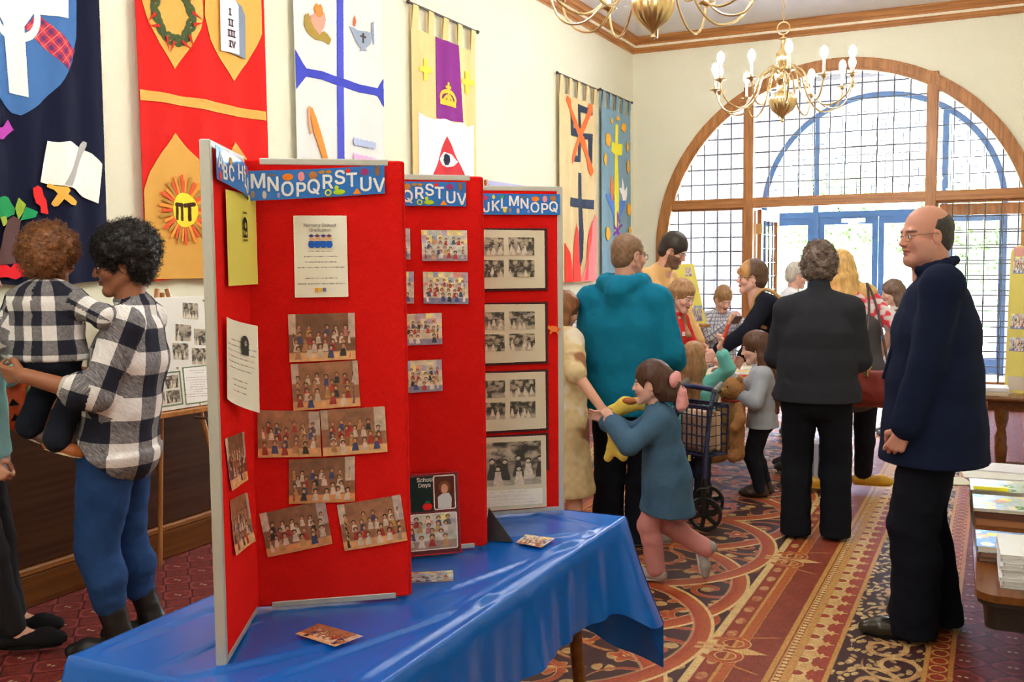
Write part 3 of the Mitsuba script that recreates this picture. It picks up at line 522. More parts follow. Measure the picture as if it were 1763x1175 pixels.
k3 = struct('window_3', wall_poly(sbox(MX[1] + MW, .12, XM + RI, TZ0).difference(sbox(MX[1] + MW + .02, .14, XM + RI - .02, TZ0 - .02)), .05, YG - .025), 'oak_z', 'leaded side window beside the doorway behind the man in the dark suit')
glaze(k3, sbox(MX[1] + MW + .02, .14, XM + RI - .02, TZ0 - .02), .157, .166, MX[1] + MW, TZ0, YG, .009, .016, BARC)
# the two door leaves, swung out into the vestibule
def leaf(name, label, M, t):
    w, h = .90, 2.17
    fr = sbox(0, .02, w, h).difference(sbox(.10, .25, w - .10, h - .12))
    m = wall_poly(fr, .045, -.022)
    put_ = lambda mm: mv(mm, t, M)
    k = struct(name, put_(m), 'oak_z', label)
    a = sbox(.10, .25, w - .10, h - .12)
    for i in range(1, 4): obj('glazing_bar', put_(wall_poly(sbox(.10 + i * .175 - .005, .25, .10 + i * .175 + .005, h - .12), .016, -.008)), 'satin', k, color=BARC)
    for j in range(1, 11): obj('glazing_bar', put_(wall_poly(sbox(.10, .25 + j * .164 - .005, w - .10, .25 + j * .164 + .005), .014, -.007)), 'satin', k, color=BARC)
    P = [.10, .275, .45, .625, .80]
    for i in range(4):
        for j in range(11):
            x0, x1, z0, z1 = P[i] + .006, P[i + 1] - .006, .25 + j * .164 + .006, min(.25 + (j + 1) * .164, h - .12) - .006
            obj('pane', put_((trimesh.Trimesh(np.array([[x0, 0, z0], [x1, 0, z0], [x1, 0, z1], [x0, 0, z1]]), [[0, 1, 2], [0, 2, 3]], process=False))), 'pane', k)
    for z in (.35, 1.1, 1.95): obj('hinge', put_(bx(-.012, .03, -.035, .035, z - .06, z + .06)), 'brass', k)
    return k
leaf('door_1', 'oak glazed door leaf swung open edge on', rotz(math.radians(88)), (MX[0] + MW + .035, YF + .17, 0))
leaf('door_2', 'oak glazed door leaf folded back behind the leaded side window', rotz(math.radians(8)), (MX[1] + MW + .02, YF + .26, 0))
# ---- vestibule ----
YO = 15.0
struct('wall_vestibule', cat(bx(-4.05, -3.9, YF + .14, YO, 0, 4.1), bx(.60, .75, YF + .14, YO, 0, 4.1)), 'matte', 'pale white side wall of the entrance vestibule', color=(.78, .79, .80))
struct('ceiling_vestibule', bx(-4.05, .75, YF + .14, YO + .3, 4.1, 4.2), 'matte', 'white ceiling of the entrance vestibule', color=(.78, .79, .80))
struct('beam_vestibule', rbox(-3.9, .60, YO - 1.3, YO - 1.1, 3.92, 4.1, .01), 'matte', 'grey beam across the vestibule ceiling', color=(.42, .42, .43))
struct('floor_vestibule', bx(-4.05, .75, YF + .14, YO + .3, -.05, .002), 'satin', 'grey stone floor of the entrance vestibule', color=(.30, .31, .33))
OX, OZ, OR = -1.555, 2.297, 1.637
oarch = lambda r: unary_union([Point(OX, OZ).buffer(r, 96), sbox(OX - r, 0, OX + r, OZ)]).intersection(sbox(-9, 0, 9, 9))
struct('wall_outer', wall_poly(sbox(-4.05, 0, .75, 4.2).difference(oarch(OR)), .25, YO), 'matte', 'white outer wall around the arched entrance', color=(.80, .81, .83))
FB = (.042, .10, .20)
k4 = struct('window_4', wall_poly(oarch(OR).difference(oarch(OR - .075).union(sbox(OX - OR + .075, -1, OX + OR - .075, 2.2))), .12, YO + .04), 'satin', 'blue framed arched window over the entrance doors', color=FB)
obj('transom', bx(OX - OR, OX + OR, YO + .04, YO + .14, 2.20, 2.285), 'satin', k4, color=FB)
obj('transom', bx(OX - OR, OX + OR, YO + .05, YO + .13, 2.385, 2.42), 'satin', k4, color=FB)
OM = (-2.41, -.70)
for x in OM: obj('mullion', bx(x - .04, x + .04, YO + .03, YO + .14, 0, OZ + 1.36), 'satin', k4, color=FB)
for a, b in ((-9, OM[0] - .04), (OM[0] + .04, OM[1] - .04), (OM[1] + .04, 9)):
    glaze(k4, oarch(OR - .075).intersection(sbox(a, 2.42, b, 9)), .205, .21, OX + .1025, 2.42, YO + .10, .010, .014, (.16, .20, .26))
# entrance doors and side lights below
def outer_leaf(name, label, x0, x1, bar):
    fr = sbox(x0, .02, x1, 2.20).difference(sbox(x0 + .075, .22, x1 - .075, 2.10))
    k = struct(name, wall_poly(fr, .06, YO + .06), 'satin', label, color=FB)
    v = np.array([[x0 + .075, YO + .09, .22], [x1 - .075, YO + .09, .22], [x1 - .075, YO + .09, 2.10], [x0 + .075, YO + .09, 2.10]])
    obj('pane', (v, np.array([[0, 1, 2], [0, 2, 3]])), 'pane', k)
    if bar: obj('push_bar', cat(tube([(x0 + .05, YO + .02, 1.06), (x1 - .05, YO + .02, 1.06)], .02), bx(x0 + .04, x0 + .09, YO + .01, YO + .06, 1.0, 1.12), bx(x1 - .09, x1 - .04, YO + .01, YO + .06, 1.0, 1.12)), 'satin', k, color=(.03, .05, .09))
    return k
outer_leaf('window_5', 'blue framed side light left of the entrance doors', OX - OR + .02, OM[0] - .04, False)
outer_leaf('window_6', 'blue framed side light right of the entrance doors', OM[1] + .04, OX + OR - .02, False)
d3 = outer_leaf('door_3', 'blue framed glass entrance door with push bar and closer', OM[0] + .045, OX - .005, True)
d4 = outer_leaf('door_4', 'blue framed glass entrance door meeting its twin by the suited man', OX + .005, OM[1] - .045, True)
obj('door_closer', cat(rbox(-2.05, -1.72, YO - .03, YO + .04, 2.12, 2.18, .01), bx(-1.95, -1.80, YO - .06, YO - .03, 2.10, 2.12)), 'steel', d3)
# a slender outlined cross in the arched window
cr = unary_union([sbox(-1.53 - .07, 2.45, -1.53 + .07, 3.55), sbox(-1.53 - .52, 3.06, -1.53 + .52, 3.20)])
o = obj('hanging_cross', wall_poly(cr.difference(cr.buffer(-.018, join_style=2)), .05, YO - .03), 'satin', color=(.45, .43, .45))
tag(o, 'slender outlined metal cross fixed in front of the entrance arch window', 'cross')
# ---- outside ----
struct('ground', bx(-60, 60, YO + .25, 140, -.25, -.02), 'matte', 'pale paved ground outside the entrance', color=(.5, .5, .48))
scene['leafgreen'] = two({'type': 'diffuse', 'reflectance': VC})
def tree(label, x, y, r, h, seed, n=9000):
    k = thing('tree', label, 'tree', 'trees outside the entrance')
    rg = np.random.default_rng(seed)
    obj('trunk', tube(spline([(x, y, -.1), (x + .1, y, h * .35), (x - .1, y + .1, h * .8)], 10), np.linspace(.22, .07, 10), 8), 'matte', k, color=(.09, .065, .045), smooth=True)
    d = rg.normal(size=(n, 3)); d /= np.linalg.norm(d, axis=1, keepdims=True)
    rad = r * (rg.random(n) ** .4) * (.75 + .5 * meshkit.fbm(d * 2 + seed, 3, seed))
    P = np.array([x, y, h * .62]) + d * rad[:, None] * np.array([1, 1, h * .42 / r])
    a = rg.normal(size=(n, 3)); a /= np.linalg.norm(a, axis=1, keepdims=True); b = np.cross(a, d); b /= np.linalg.norm(b, axis=1, keepdims=True) + 1e-9
    s = (.10 + .10 * rg.random(n))[:, None] * .75
    V = np.stack([P - a * s, P + b * s * .5, P + a * s, P - b * s * .5], 1).reshape(-1, 3); i = np.arange(n) * 4
    F = np.vstack([np.stack([i, i + 1, i + 2], 1), np.stack([i, i + 2, i + 3], 1)])
    col = np.repeat(np.array([.14, .30, .10]) * (.6 + .8 * rg.random((n, 1))) + np.array([.05, .04, .0]) * rg.random((n, 1)), 4, 0)
    key = obj('foliage', (V, F), 'leafgreen', k, color=col); labels[key] = {'kind': 'stuff', 'label': 'green leaves'}
for i, (x, y, r, h) in enumerate(((-9.3, 34, 2.2, 4.0), (-5.2, 38, 2.3, 4.6), (-1.2, 34, 2.0, 3.8), (3.2, 38, 2.2, 4.4))):
    tree(('leafy green tree seen through the glazing of the left side light', 'leafy green tree seen through the entrance doors', 'leafy green tree seen behind the head of the suited man', 'leafy green tree seen through the side window behind the suited man')[i], x, y, r, h, 30 + i)
rg = np.random.default_rng(3); n = 22000
P = np.column_stack([rg.uniform(-14, 9, n), 24.5 + rg.normal(0, .5, n), np.abs(rg.normal(0, 1, n)) * .9 + .1]); a = rg.normal(size=(n, 3)); b = rg.normal(size=(n, 3))
P[:, 2] = rg.uniform(0, 1, n) * (1.5 + .7 * meshkit.fbm(np.column_stack([P[:, 0], P[:, 0] * 0, P[:, 0] * 0]) * .8, 3))
V = np.stack([P - a * .045, P + b * .035, P + a * .045], 1).reshape(-1, 3)
o = obj('hedge', (V, np.arange(3 * n).reshape(-1, 3)), 'leafgreen', color=np.repeat(np.array([.12, .28, .09]) * (.6 + .8 * rg.random((n, 1))), 3, 0))
tag(o, 'leafy green hedge running outside across the view from the entrance doors', 'hedge', kind='stuff')
# ---- chandeliers ----------------------------------------------------------------------------------------------
scene['candle_white'] = pri((.85, .82, .72), .4)
def chandelier_parts():
    """one chandelier about the origin, z up from the lowest tip at 0"""
    out = []
    bowl = [(0.0, 0), (.010, .004), (.016, .012), (.012, .024), (.007, .03), (.014, .04), (.022, .05), (.05, .07), (.085, .10), (.108, .14), (.114, .18), (.104, .215), (.08, .235), (.05, .245), (.04, .26)]
    out.append(('bowl', lathe(bowl, 64, .10, 18), 'brass', None))
    stem_ = [(.04, .255), (.03, .27), (.028, .30), (.05, .325), (.06, .345), (.055, .365), (.03, .375), (.022, .40), (.03, .425), (.045, .435)]
    out.append(('hub', lathe(stem_, 40), 'brass', None))
    top = [(.045, .43), (.03, .44), (.028, .45), (.055, .49), (.062, .53), (.058, .56), (.035, .585), (.022, .60), (.018, .64), (.022, .665), (.045, .675), (.03, .685), (.012, .69), (.009, .72)]
    out.append(('baluster', lathe(top, 48, .08, 14), 'brass', None))
    a = np.linspace(0, 2 * np.pi, 33)[:-1]
    out.append(('ring', tube(np.column_stack([.05 * np.cos(a), 0 * a, .765 + .05 * np.sin(a)]), .006, 8, closed=True), 'brass', None))
    links = []
    z, k = .815, 0
    while z < 1.47:
        b = np.linspace(0, 2 * np.pi, 17)[:-1]; c, s = .010 * np.cos(b), .022 * np.sin(b)
        links.append(tube(np.column_stack([c, 0 * b, z + .018 + s] if k % 2 else [0 * b, c, z + .018 + s]), .003, 6, closed=True)); z += .036; k += 1
    out.append(('chain', cat(links), 'brass', 'link chain'))
    out.append(('canopy', lathe([(.01, 1.45), (.03, 1.46), (.065, 1.485), (.07, 1.528)], 32), 'brass', None))
    for i in range(12):
        q = 2 * math.pi * (i + .5) / 12; M = rotz(q)
        R_ = .585 if i % 2 else .545; zc = .315 if i % 2 else .285
        arm = tube(spline([(.045, 0, .40), (.10, 0, .43), (.16, 0, .41), (.21, 0, .30), (.28, 0, .17), (.37, 0, .105), (.46, 0, .115), (R_ - .03, 0, .19), (R_, 0, zc)], 30), .0065, 8)
        scr = tube(spline([(.05, 0, .42), (.075, 0, .455), (.11, 0, .455), (.12, 0, .43), (.105, 0, .415)], 12), .004, 6)
        out.append(('arm', mv(cat(arm, scr, tube([(.205, 0, .325), (.222, 0, .285)], .011, 8)), M=M), 'brass', None))
        pan = mv(lathe([(.006, -.025), (.012, -.015), (.02, -.006), (.045, .0), (.048, .006), (.02, .004), (.014, .012), (.014, .03), (.0, .03)], 24), (R_, 0, zc))
        out.append(('drip_pan', mv(pan, M=M), 'brass', None))
        out.append(('candle_sleeve', mv(mv(lathe([(.012, .028), (.0125, .12), (.010, .124), (0, .124)], 16), (R_, 0, zc)), M=M), 'candle_white', None))
        out.append(('bulb', mv(mv(lathe([(.008, .122), (.014, .130), (.027, .152), (.031, .176), (.028, .200), (.016, .220), (.0, .230)], 12), (R_, 0, zc)), M=M), 'candle_white', 'lit bulb'))
    return out
CH = [(n, shape(m, b, smooth=40 if n != 'chain' else True), l) for n, m, b, l in chandelier_parts()]
def chandelier(y, label):
    k = thing('chandelier', label, 'chandelier', 'brass chandeliers down the middle of the room')
    for n, ply, l in CH:
        if n == 'bulb': ply = {**ply, 'emitter': {'type': 'area', 'radiance': {'type': 'rgb', 'value': [BULB * c for c in BULB_COLOR]}}}
        kk = put(n, ply, k, np.array([[1, 0, 0, XM], [0, 1, 0, y], [0, 0, 1, 2.71], [0, 0, 0, 1.0]]))
        if l: labels[kk] = {'label': l}
chandelier(8.5, 'brass chandelier with twelve lit bulbs hanging before the big arched window')
chandelier(5.06, 'brass chandelier cut by the top of the photo, nearer than the fully visible one')
chandelier(1.6, 'brass chandelier above the blue table, out of the photo')
chandelier(-1.9, 'brass chandelier at the near end of the room, out of the photo')
# ---- banners on the left wall ---------------------------------------------------------------------------------
XB = -3.955
def fold(b, y, z):
    """how far the cloth of banner b stands off its plane: soft upright folds, deeper towards the hem"""
    y, z = np.asarray(y, float), np.asarray(z, float)
    amp = (.020, .011, .009, .011, .008, .008)[b - 1] * (.45 + .55 * np.clip((3.5 - z) / 1.6, 0, 1))
    w = (34, 25, 22, 30, 30, 30)[b - 1]
    return amp * (np.sin(y * w + 1.3 * b + .35 * np.sin(z * 2.1)) * .6 + np.sin(y * w * .43 + 2.1 * b + z * .5) * .6)
BANNERS = {  # y from, y to, z of the hem, z of the top, tabs, colour, label
    1: (2.55, 3.59, 1.487, 3.42, 5, (.007, .009, .028), 'dark navy cloth banner with blue shield, white cross and open book'),
    2: (3.81, 4.80, 1.494, 3.40, 5, (.60, .016, .014), 'red cloth banner with golden drops, crown of thorns, tablets and sun'),
    3: (5.08, 6.07, 1.49, 3.40, 5, (.66, .66, .64), 'white cloth banner with dark blue cross, heart, lamp and orange crook'),
    4: (6.47, 7.47, 1.48, 3.32, 5, (.72, .54, .25), 'yellow cloth banner with purple panel, crown and eye in red triangle'),
    5: (9.23, 10.25, 1.375, 3.265, 5, (.66, .52, .28), 'beige cloth banner with crossed out black emblem, black cross and flames'),
    6: (10.41, 11.36, 1.37, 3.285, 5, (.20, .33, .42), 'grey blue cloth banner with yellow cross, dove and orange petals')}
def on_banner(b, m, off, thick):
    """a flat solid drawn in (y, z) with third coordinate 0..1, laid on the folds of banner b"""
    v, f = trimesh.remesh.subdivide_to_size(m.vertices, m.faces, .03 if b == 1 else .05, max_iter=14)
    return trimesh.Trimesh(np.column_stack([XB + fold(b, v[:, 0], v[:, 1]) + off + thick * v[:, 2], v[:, 0], v[:, 1]]), f, process=False)
BK = {}
for b, (y0, y1, z0, z1, nt, col, lab) in BANNERS.items():
    k = BK[b] = thing('banner', lab, 'banner', 'cloth banners along the left wall')
    Y, Z = np.meshgrid(np.linspace(y0, y1, 90), np.linspace(z0, z1, 40), indexing='ij')
    hem = .008 * np.sin(Y * 9 + b) * (Z - z1) / (z0 - z1)
    g = np.stack([XB + fold(b, Y, Z), Y, Z + hem], -1)
    obj('cloth', sheet(g, .0025), 'cloth', k, color=col, smooth=50)
    zt = z1 + .175
    w = .075
    for i in range(nt):
        c = y0 + w / 2 + .008 + i * (y1 - y0 - w - .016) / (nt - 1)
        yy = np.linspace(c - w / 2, c + w / 2, 5); pr = [(-.002, z1 - .02), (.002, z1 + .06), (.010, zt - .01), (0, zt + .006), (-.010, zt - .01), (-.012, z1 + .06), (-.006, z1 - .02)]
        g = np.array([[(XB + fold(b, yv, z1) * min(1, max(0, (zt - zz) / .1)) + .003 + px, yv, zz) for px, zz in pr] for yv in yy])
        obj('tab', sheet(g, .0015), 'cloth', k, color=col, smooth=50)
    obj('rod', cat(tube([(XB, y0 - .04, zt), (XB, y1 + .04, zt)], .009, 10), trimesh.creation.icosphere(2, .016).apply_translation((XB, y0 - .045, zt)), trimesh.creation.icosphere(2, .016).apply_translation((XB, y1 + .045, zt))), 'satin', k, color=(.03, .022, .02), smooth=40)
def strip_poly(pts, w): return LineString(pts).buffer(w / 2)
layer = {b: 0 for b in BANNERS}
def emblem(b, name, poly, color, up=1, bsdf='cloth', label=None):
    y0, y1, z0, z1 = BANNERS[b][:4]
    poly = poly.buffer(0).intersection(sbox(y0 + .002, z0 + .004, y1 - .002, z1))
    if poly.area < 1e-5: return
    layer[b] += up
    obj(name, on_banner(b, extrude(poly, 1.0), .0015 + (.0016 if b == 1 else .0007) * layer[b], .0022), bsdf, BK[b], color=color, label=label)
for b, name, col, pts in EMBLEMS:
    pts = np.array(pts)
    if col == 'ring':
        c, r = pts[0], pts[1][0] - pts[0][0]
        emblem(b, 'ring', Point(c).buffer(r * 1.12, 40).difference(Point(c).buffer(r * .80, 40)), (.86, .86, .82))
    elif col == 'thorns':
        c, r = pts[0], abs(pts[1][0] - pts[0][0]) * 1.0
        c = c + np.array([0, .03])
        for ph in (0, math.pi, math.pi / 2):
            t = np.linspace(0, 2 * np.pi, 120); rr = r * (1 + .17 * np.sin(6 * t + ph))
            emblem(b, 'vine', strip_poly(np.column_stack([c[0] + rr * np.cos(t), c[1] + 1.12 * rr * np.sin(t)]), .020), (.06, .085, .035))
        for i in range(14):
            t = 2 * math.pi * i / 14 + .2; a = t + (.6 if i % 2 else -.5); p = c + r * 1.05 * np.array([math.cos(t), 1.12 * math.sin(t)]); q = p + .075 * np.array([math.cos(a), math.sin(a)]); s = .010 * np.array([-math.sin(a), math.cos(a)])
            emblem(b, 'thorn', Polygon([p + s, q, p - s]), (.50, .03, .02))
    elif col == 'sun':
        c, r = pts[0], abs(pts[1][0] - pts[0][0]) * .62
        for i in range(36):
            a = 2 * math.pi * (i + .3) / 36; l0, l1 = (1.05, 1.95) if i % 2 else (1.12, 1.75)
            d = np.array([math.cos(a), math.sin(a)]); w = .009 if i % 2 else .008
            emblem(b, 'ray', strip_poly([c + d * r * l0, c + d * r * l1], 2 * w), ((.75, .10, .04), (.42, .22, .05), (.82, .28, .05))[i % 3], up=0)
        emblem(b, 'sun_disc', Point(c).buffer(r, 40), (.84, .66, .05))
        s = r * .62
        for st in ([(-1.15, .45), (-.35, .45), (-.35, -.85)], [(-1.05, .1), (-1.1, -.8)], [(.05, .42), (1.15, .58)], [(.62, .5), (.62, -.85)]):
            emblem(b, 'hebrew_stroke', strip_poly([c + s * np.array(p) for p in st], .022), (.05, .02, .01))
    elif name == 'crown':
        (x0, z0), (x1, z1) = pts.min(0), pts.max(0); c = (x0 + x1) / 2; w = (x1 - x0) / 2; hh = z1 - z0; S_ = lambda *p: LineString([(c + w * a, z0 + hh * q) for a, q in p])
        t = np.linspace(0, np.pi, 20); arc = LineString([(c + w * .93 * math.cos(q), z0 + hh * (.30 + .36 * math.sin(q))) for q in t])
        emblem(b, name, unary_union([Polygon([(c - w, z0 + hh * .02), (c + w, z0), (c + w * .97, z0 + hh * .26), (c - w * .97, z0 + hh * .28)]), arc.buffer(.016), S_((0, .25), (0, 1)).buffer(.013), S_((-.22, .84), (.22, .84)).buffer(.012), S_((-.5, .28), (-.2, .45), (0, .28), (.2, .45), (.5, .28)).buffer(.011)]), col)
    elif name == 'chi_rho':
        (x0, z0), (x1, z1) = pts.min(0), pts.max(0); c = (x0 + x1) / 2; w = (x1 - x0) / 2; hh = z1 - z0
        P_ = Point(c + w * .25, z0 + hh * .78).buffer(hh * .21).difference(Point(c + w * .2, z0 + hh * .78).buffer(hh * .10))
        emblem(b, name, unary_union([P_, LineString([(c - w * .25, z0), (c - w * .25, z1)]).buffer(.016), LineString([(c - w, z0 + hh * .42), (c + w * .8, z0)]).buffer(.015), LineString([(c - w * 1.1, z0 + hh * .05), (c + w * .9, z0 + hh * .5)]).buffer(.015)]), col)
    else:
        emblem(b, name, Polygon(pts), col, bsdf='tartan' if name == 'tartan' else 'cloth')
# numerals on the light tablet of the red banner
tab = [np.array(p) for b, n, c, p in EMBLEMS if n == 'stone_tablet'][1]
cy, zt, Ht = tab[:, 0].mean() - .005, tab[:, 1].min(), np.ptp(tab[:, 1])
for i, tx in enumerate(('I', 'II', 'III', 'IV')):
    m = meshkit.text_mesh(tx, .115 * Ht, 1.0, bold=True); m.apply_scale((1, 1, 1)); w = m.bounds[1][0] - m.bounds[0][0]
    m.apply_translation((cy - w / 2 - m.bounds[0][0] + .004 * i, zt + (.10 + .185 * (3 - i)) * Ht, 0))
    v = m.vertices; obj('numeral', trimesh.Trimesh(np.column_stack([XB + fold(2, v[:, 0], v[:, 1]) + .0015 + .0007 * layer[2] + .0014 + .0014 * v[:, 2], v[:, 0], v[:, 1]]), m.faces, process=False), 'cloth', BK[2], color=(.05, .03, .05), label='numeral ' + tx)
# ---- blue table in the foreground -----------------------------------------------------------------------------
TX0, TX1, TY0, TY1, TZ = -1.745, -1.068, 1.43, 3.02, .738
t = thing('folding_table', 'folding table under the blue plastic cloth with the red board', 'table')
obj('tabletop', rbox(TX0 + .01, TX1 - .01, TY0 + .01, TY1 - .01, .70, .731, .006), 'mahogany', t)
for x in (TX0 + .07, TX1 - .07):
    for y, dy in ((TY0 + .2, -.1), (TY1 - .32, .14)): obj('leg', tube([(x, y, .70), (x, y + dy, 0)], .02, 10), 'mahogany', t, smooth=40)
def cloth_mesh():
    rg = np.random.default_rng(4)
    nx, ny = 70, 150
    X, Y = np.meshgrid(np.linspace(TX0, TX1, nx), np.linspace(TY0, TY1, ny), indexing='ij')
    def wr(x, y):
        z = .0022 * (meshkit.fbm(np.stack([x * 9, y * 6, x * 0], -1), 3, 2) - .5)
        for (a, b, c, d, h, w) in ((-1.30, 1.45, -1.07, 2.2, 0.0102, .011), (-1.25, 2.05, -1.07, 2.75, 0.0102, .010), (-1.16, 1.9, -1.09, 2.9, 0.0085, .012), (-1.70, 1.45, -1.62, 2.4, 0.0085, .010), (-1.45, 1.42, -1.25, 1.75, 0.0102, .012), (-1.52, 1.42, -1.50, 1.78, 0.0102, .008), (-1.35, 2.55, -1.07, 2.80, 0.0102, .011), (-1.12, 1.5, -1.08, 2.6, 0.0102, .013), (-1.4, 2.95, -1.08, 2.86, 0.0068, .012)):
            L = math.hypot(c - a, d - b); u = ((x - a) * (c - a) + (y - b) * (d - b)) / L; v = ((x - a) * (d - b) - (y - b) * (c - a)) / L
            z = z + h * np.exp(-(v / w) ** 2) * np.clip(u / .1, 0, 1) * np.clip((L - u) / .1, 0, 1)
        for yy in (1.83, 2.23, 2.63): z = z + .0015 * np.exp(-((y - yy) / .006) ** 2)
        return z
    ed = np.minimum.reduce([X - TX0, TX1 - X, Y - TY0, TY1 - Y])
    Z = TZ + np.maximum(wr(X, Y), -.0005) * np.clip(ed / .03, .25, 1)
    V = [np.stack([X, Y, Z], -1).reshape(-1, 3)]; F = [grid_faces(nx, ny)]
    idx = np.arange(nx * ny).reshape(nx, ny)
    ring = np.concatenate([idx[:, 0], idx[-1, 1:], idx[-2::-1, -1], idx[0, -2:0:-1]])
    P = V[0][ring]; cx, cy = (TX0 + TX1) / 2, (TY0 + TY1) / 2
    n = len(ring); rows = 22
    # outward direction, blended round the corners
    o = np.zeros((n, 2)); hx, hy = (TX1 - TX0) / 2, (TY1 - TY0) / 2
    ex, ey = (P[:, 0] - cx), (P[:, 1] - cy)
    dxs, dys = hx - np.abs(ex), hy - np.abs(ey); R = .07
    wx, wy = np.clip(1 - dxs / R, 0, 1), np.clip(1 - dys / R, 0, 1)
    wx, wy = np.where(dxs < 1e-6, 1, wx), np.where(dys < 1e-6, 1, wy)
    o[:, 0], o[:, 1] = np.sign(ex) * wx, np.sign(ey) * wy; o /= np.linalg.norm(o, axis=1, keepdims=True)
    corner = np.exp(-(np.maximum(dxs, dys) / .13) ** 2)
    s = np.cumsum(np.r_[0, np.linalg.norm(np.diff(P[:, :2], axis=0), axis=1)])
    base = np.where(dys < 1e-6, .40, .235)
    L = base + .13 * corner + .008 * np.sin(s * 7)
    out = [ring]; k = nx * ny
    for r in range(1, rows + 1):
        u = r / rows; a = min(1, u * 6)
        dep = L * u
        fl = .010 * math.sin(a * math.pi / 2) + (.012 + .115 * corner + .011 * (np.sin(s * 13) + .6 * np.sin(s * 29 + 1)) * (1 - corner)) * u ** 1.25 + .004 * np.sin(s * 55) * u
        V.append(np.column_stack([P[:, 0] + o[:, 0] * fl, P[:, 1] + o[:, 1] * fl * np.where(corner > .3, 1.1, 1), P[:, 2] - dep * (1 if r > 1 else .7)]))
        cur = np.arange(k, k + n); k += n; prev = out[-1]
        F.append(np.stack([prev, cur, np.roll(cur, -1)], 1)); F.append(np.stack([prev, np.roll(cur, -1), np.roll(prev, -1)], 1)); out.append(cur)
    return trimesh.Trimesh(np.vstack(V), np.vstack(F), process=False)
o = obj('tablecloth', cloth_mesh(), 'vinyl', color=(.001, .098, .45), smooth=60)
tag(o, 'shiny blue plastic tablecloth draped over the display table', 'tablecloth')
# ---- red zigzag display board ---------------------------------------------------------------------------------
PAN = dict(A=((-1.403, 1.516), (-1.57, 1.817)), B=((-1.565, 1.819), (-1.282, 2.039)), C=((-1.282, 2.039), (-1.58, 2.26)), D=((-1.58, 2.26), (-1.315, 2.505)), E=((-1.315, 2.505), (-1.56, 2.745)), F=((-1.56, 2.745), (-1.279, 2.991)))
PZ0, PZ1 = .7475, 1.800
def frame(P):
    a, b = (np.array([*q, 0.0]) for q in PAN[P]); d = unit(b - a); n = np.cross(d, [0, 0, 1.0]); return a, d, n, np.linalg.norm(b - a)
def onpanel(P, m, s=0, z=0, off=.011):
    """a mesh drawn in (along, up, out) -> on the face of panel P"""
    a, d, n, L = frame(P); M = np.eye(4); M[:3, 0], M[:3, 1], M[:3, 2], M[:3, 3] = d, (0, 0, 1), n, a + d * s + n * off + np.array([0, 0, z]); m = m.copy(); m.apply_transform(M); return m
bd = thing('display_board', 'red felt folding display board zigzagging across the blue table', 'display board')
for P in 'ABCDEF':
    L = frame(P)[3]; pk = obj('panel', onpanel(P, rbox(-.001, L + .001, PZ0, PZ1, -.009, .009, .004), off=0), 'red_felt', bd, smooth=False)
    e0, e1 = (.0 if P == 'A' else .032), (L if P == 'F' else L - .032)
    for z0, z1 in ((PZ1 - .013, PZ1 + .003), (PZ0 - .003, PZ0 + .012)): obj('edge_trim', onpanel(P, rbox(e0, e1, z0, z1, -.0105, .0105, .002), off=0), 'aluminium', pk, label='grey metal edging')
    if P == 'A': obj('edge_trim', onpanel(P, rbox(-.006, .012, PZ0 - .003, PZ1 + .003, -.0105, .0105, .002), off=0), 'aluminium', pk, label='grey metal edging')
    if P == 'F': obj('edge_trim', onpanel(P, rbox(L - .016, L + .004, PZ0 - .003, PZ1 + .003, -.0105, .0105, .002), off=0), 'aluminium', pk, label='grey metal edging')
# prints pinned to it: corners TL, TR, BR, BL as (along, height); bow lifts the middle or the corners
def print_sheet(P, q, seed, off=.012, bow=.004, nu=10, nv=8, thick=.0006, curl=0.0):
    g, uv = bilinear(q, nu, nv); u, v = uv[..., 0], uv[..., 1]
    w = bow * (1 - (2 * u - 1) ** 2) * .5 + bow * (1 - v) * .8 + curl * np.maximum(0, u - .45) ** 2 + curl * .6 * np.maximum(0, .4 - v) ** 2
    a, d, n, L = frame(P)
    W = a + g[..., :1] * d + np.array([0, 0, 1.0]) * g[..., 1:] + n * (off + w)[..., None]
    m, t = sheet(W, thick, np.stack([u + 2 * seed, v], -1)); return m, t
def pin_print(P, q, seed, label, group, name='photo_print', c='photo', bsdf='photo', **kw):
    m, t = print_sheet(P, q, seed, **kw); o = obj(name, m, bsdf, smooth=False, uv=t); tag(o, label, c, group); return o
G1 = 'class photos pinned to the front red panel'
pin_print('B', [(0.087, 1.442), (0.241, 1.443), (0.241, 1.333), (0.088, 1.33)], 1, 'darkest class photo, straight below the white program sheet', G1)
pin_print('B', [(0.09, 1.325), (0.245, 1.33), (0.25, 1.221), (0.094, 1.215)], 2, 'class photo second from the top on the front red panel', G1)
pin_print('B', [(0.012, 1.22), (0.154, 1.211), (0.156, 1.104), (0.010, 1.108)], 3, 'reddish class photo at the fold, left of the pale walled class photo', G1)
pin_print('B', [(0.155, 1.214), (0.307, 1.218), (0.312, 1.108), (0.160, 1.104)], 4, 'class photo right of the reddish one at the fold, in the middle row', G1, off=.014)
pin_print('B', [(0.08, 1.099), (0.234, 1.1), (0.232, 0.991), (0.078, 0.994)], 5, 'class photo alone below the side by side pair on the front panel', G1)
pin_print('B', [(0.009, 0.974), (0.161, 0.999), (0.177, 0.892), (0.026, 0.869)], 6, 'tilted class photo lowest on the left of the front red panel', G1)
pin_print('B', [(0.189, 0.984), (0.341, 1.001), (0.356, 0.888), (0.205, 0.872)], 7, 'tilted class photo lowest on the right of the front red panel', G1)
pin_print('A', [(0.037, 1.204), (0.189, 1.193), (0.193, 1.085), (0.064, 1.09)], 8, 'curled photo on the narrow outer panel, upper of the two below the booklet', 'curled photos on the outer panel', curl=.02)
pin_print('A', [(0.064, 1.069), (0.188, 1.058), (0.235, 0.936), (0.08, 0.948)], 9, 'curled photo on the narrow outer panel, lower of the two below the booklet', 'curled photos on the outer panel', curl=.03)
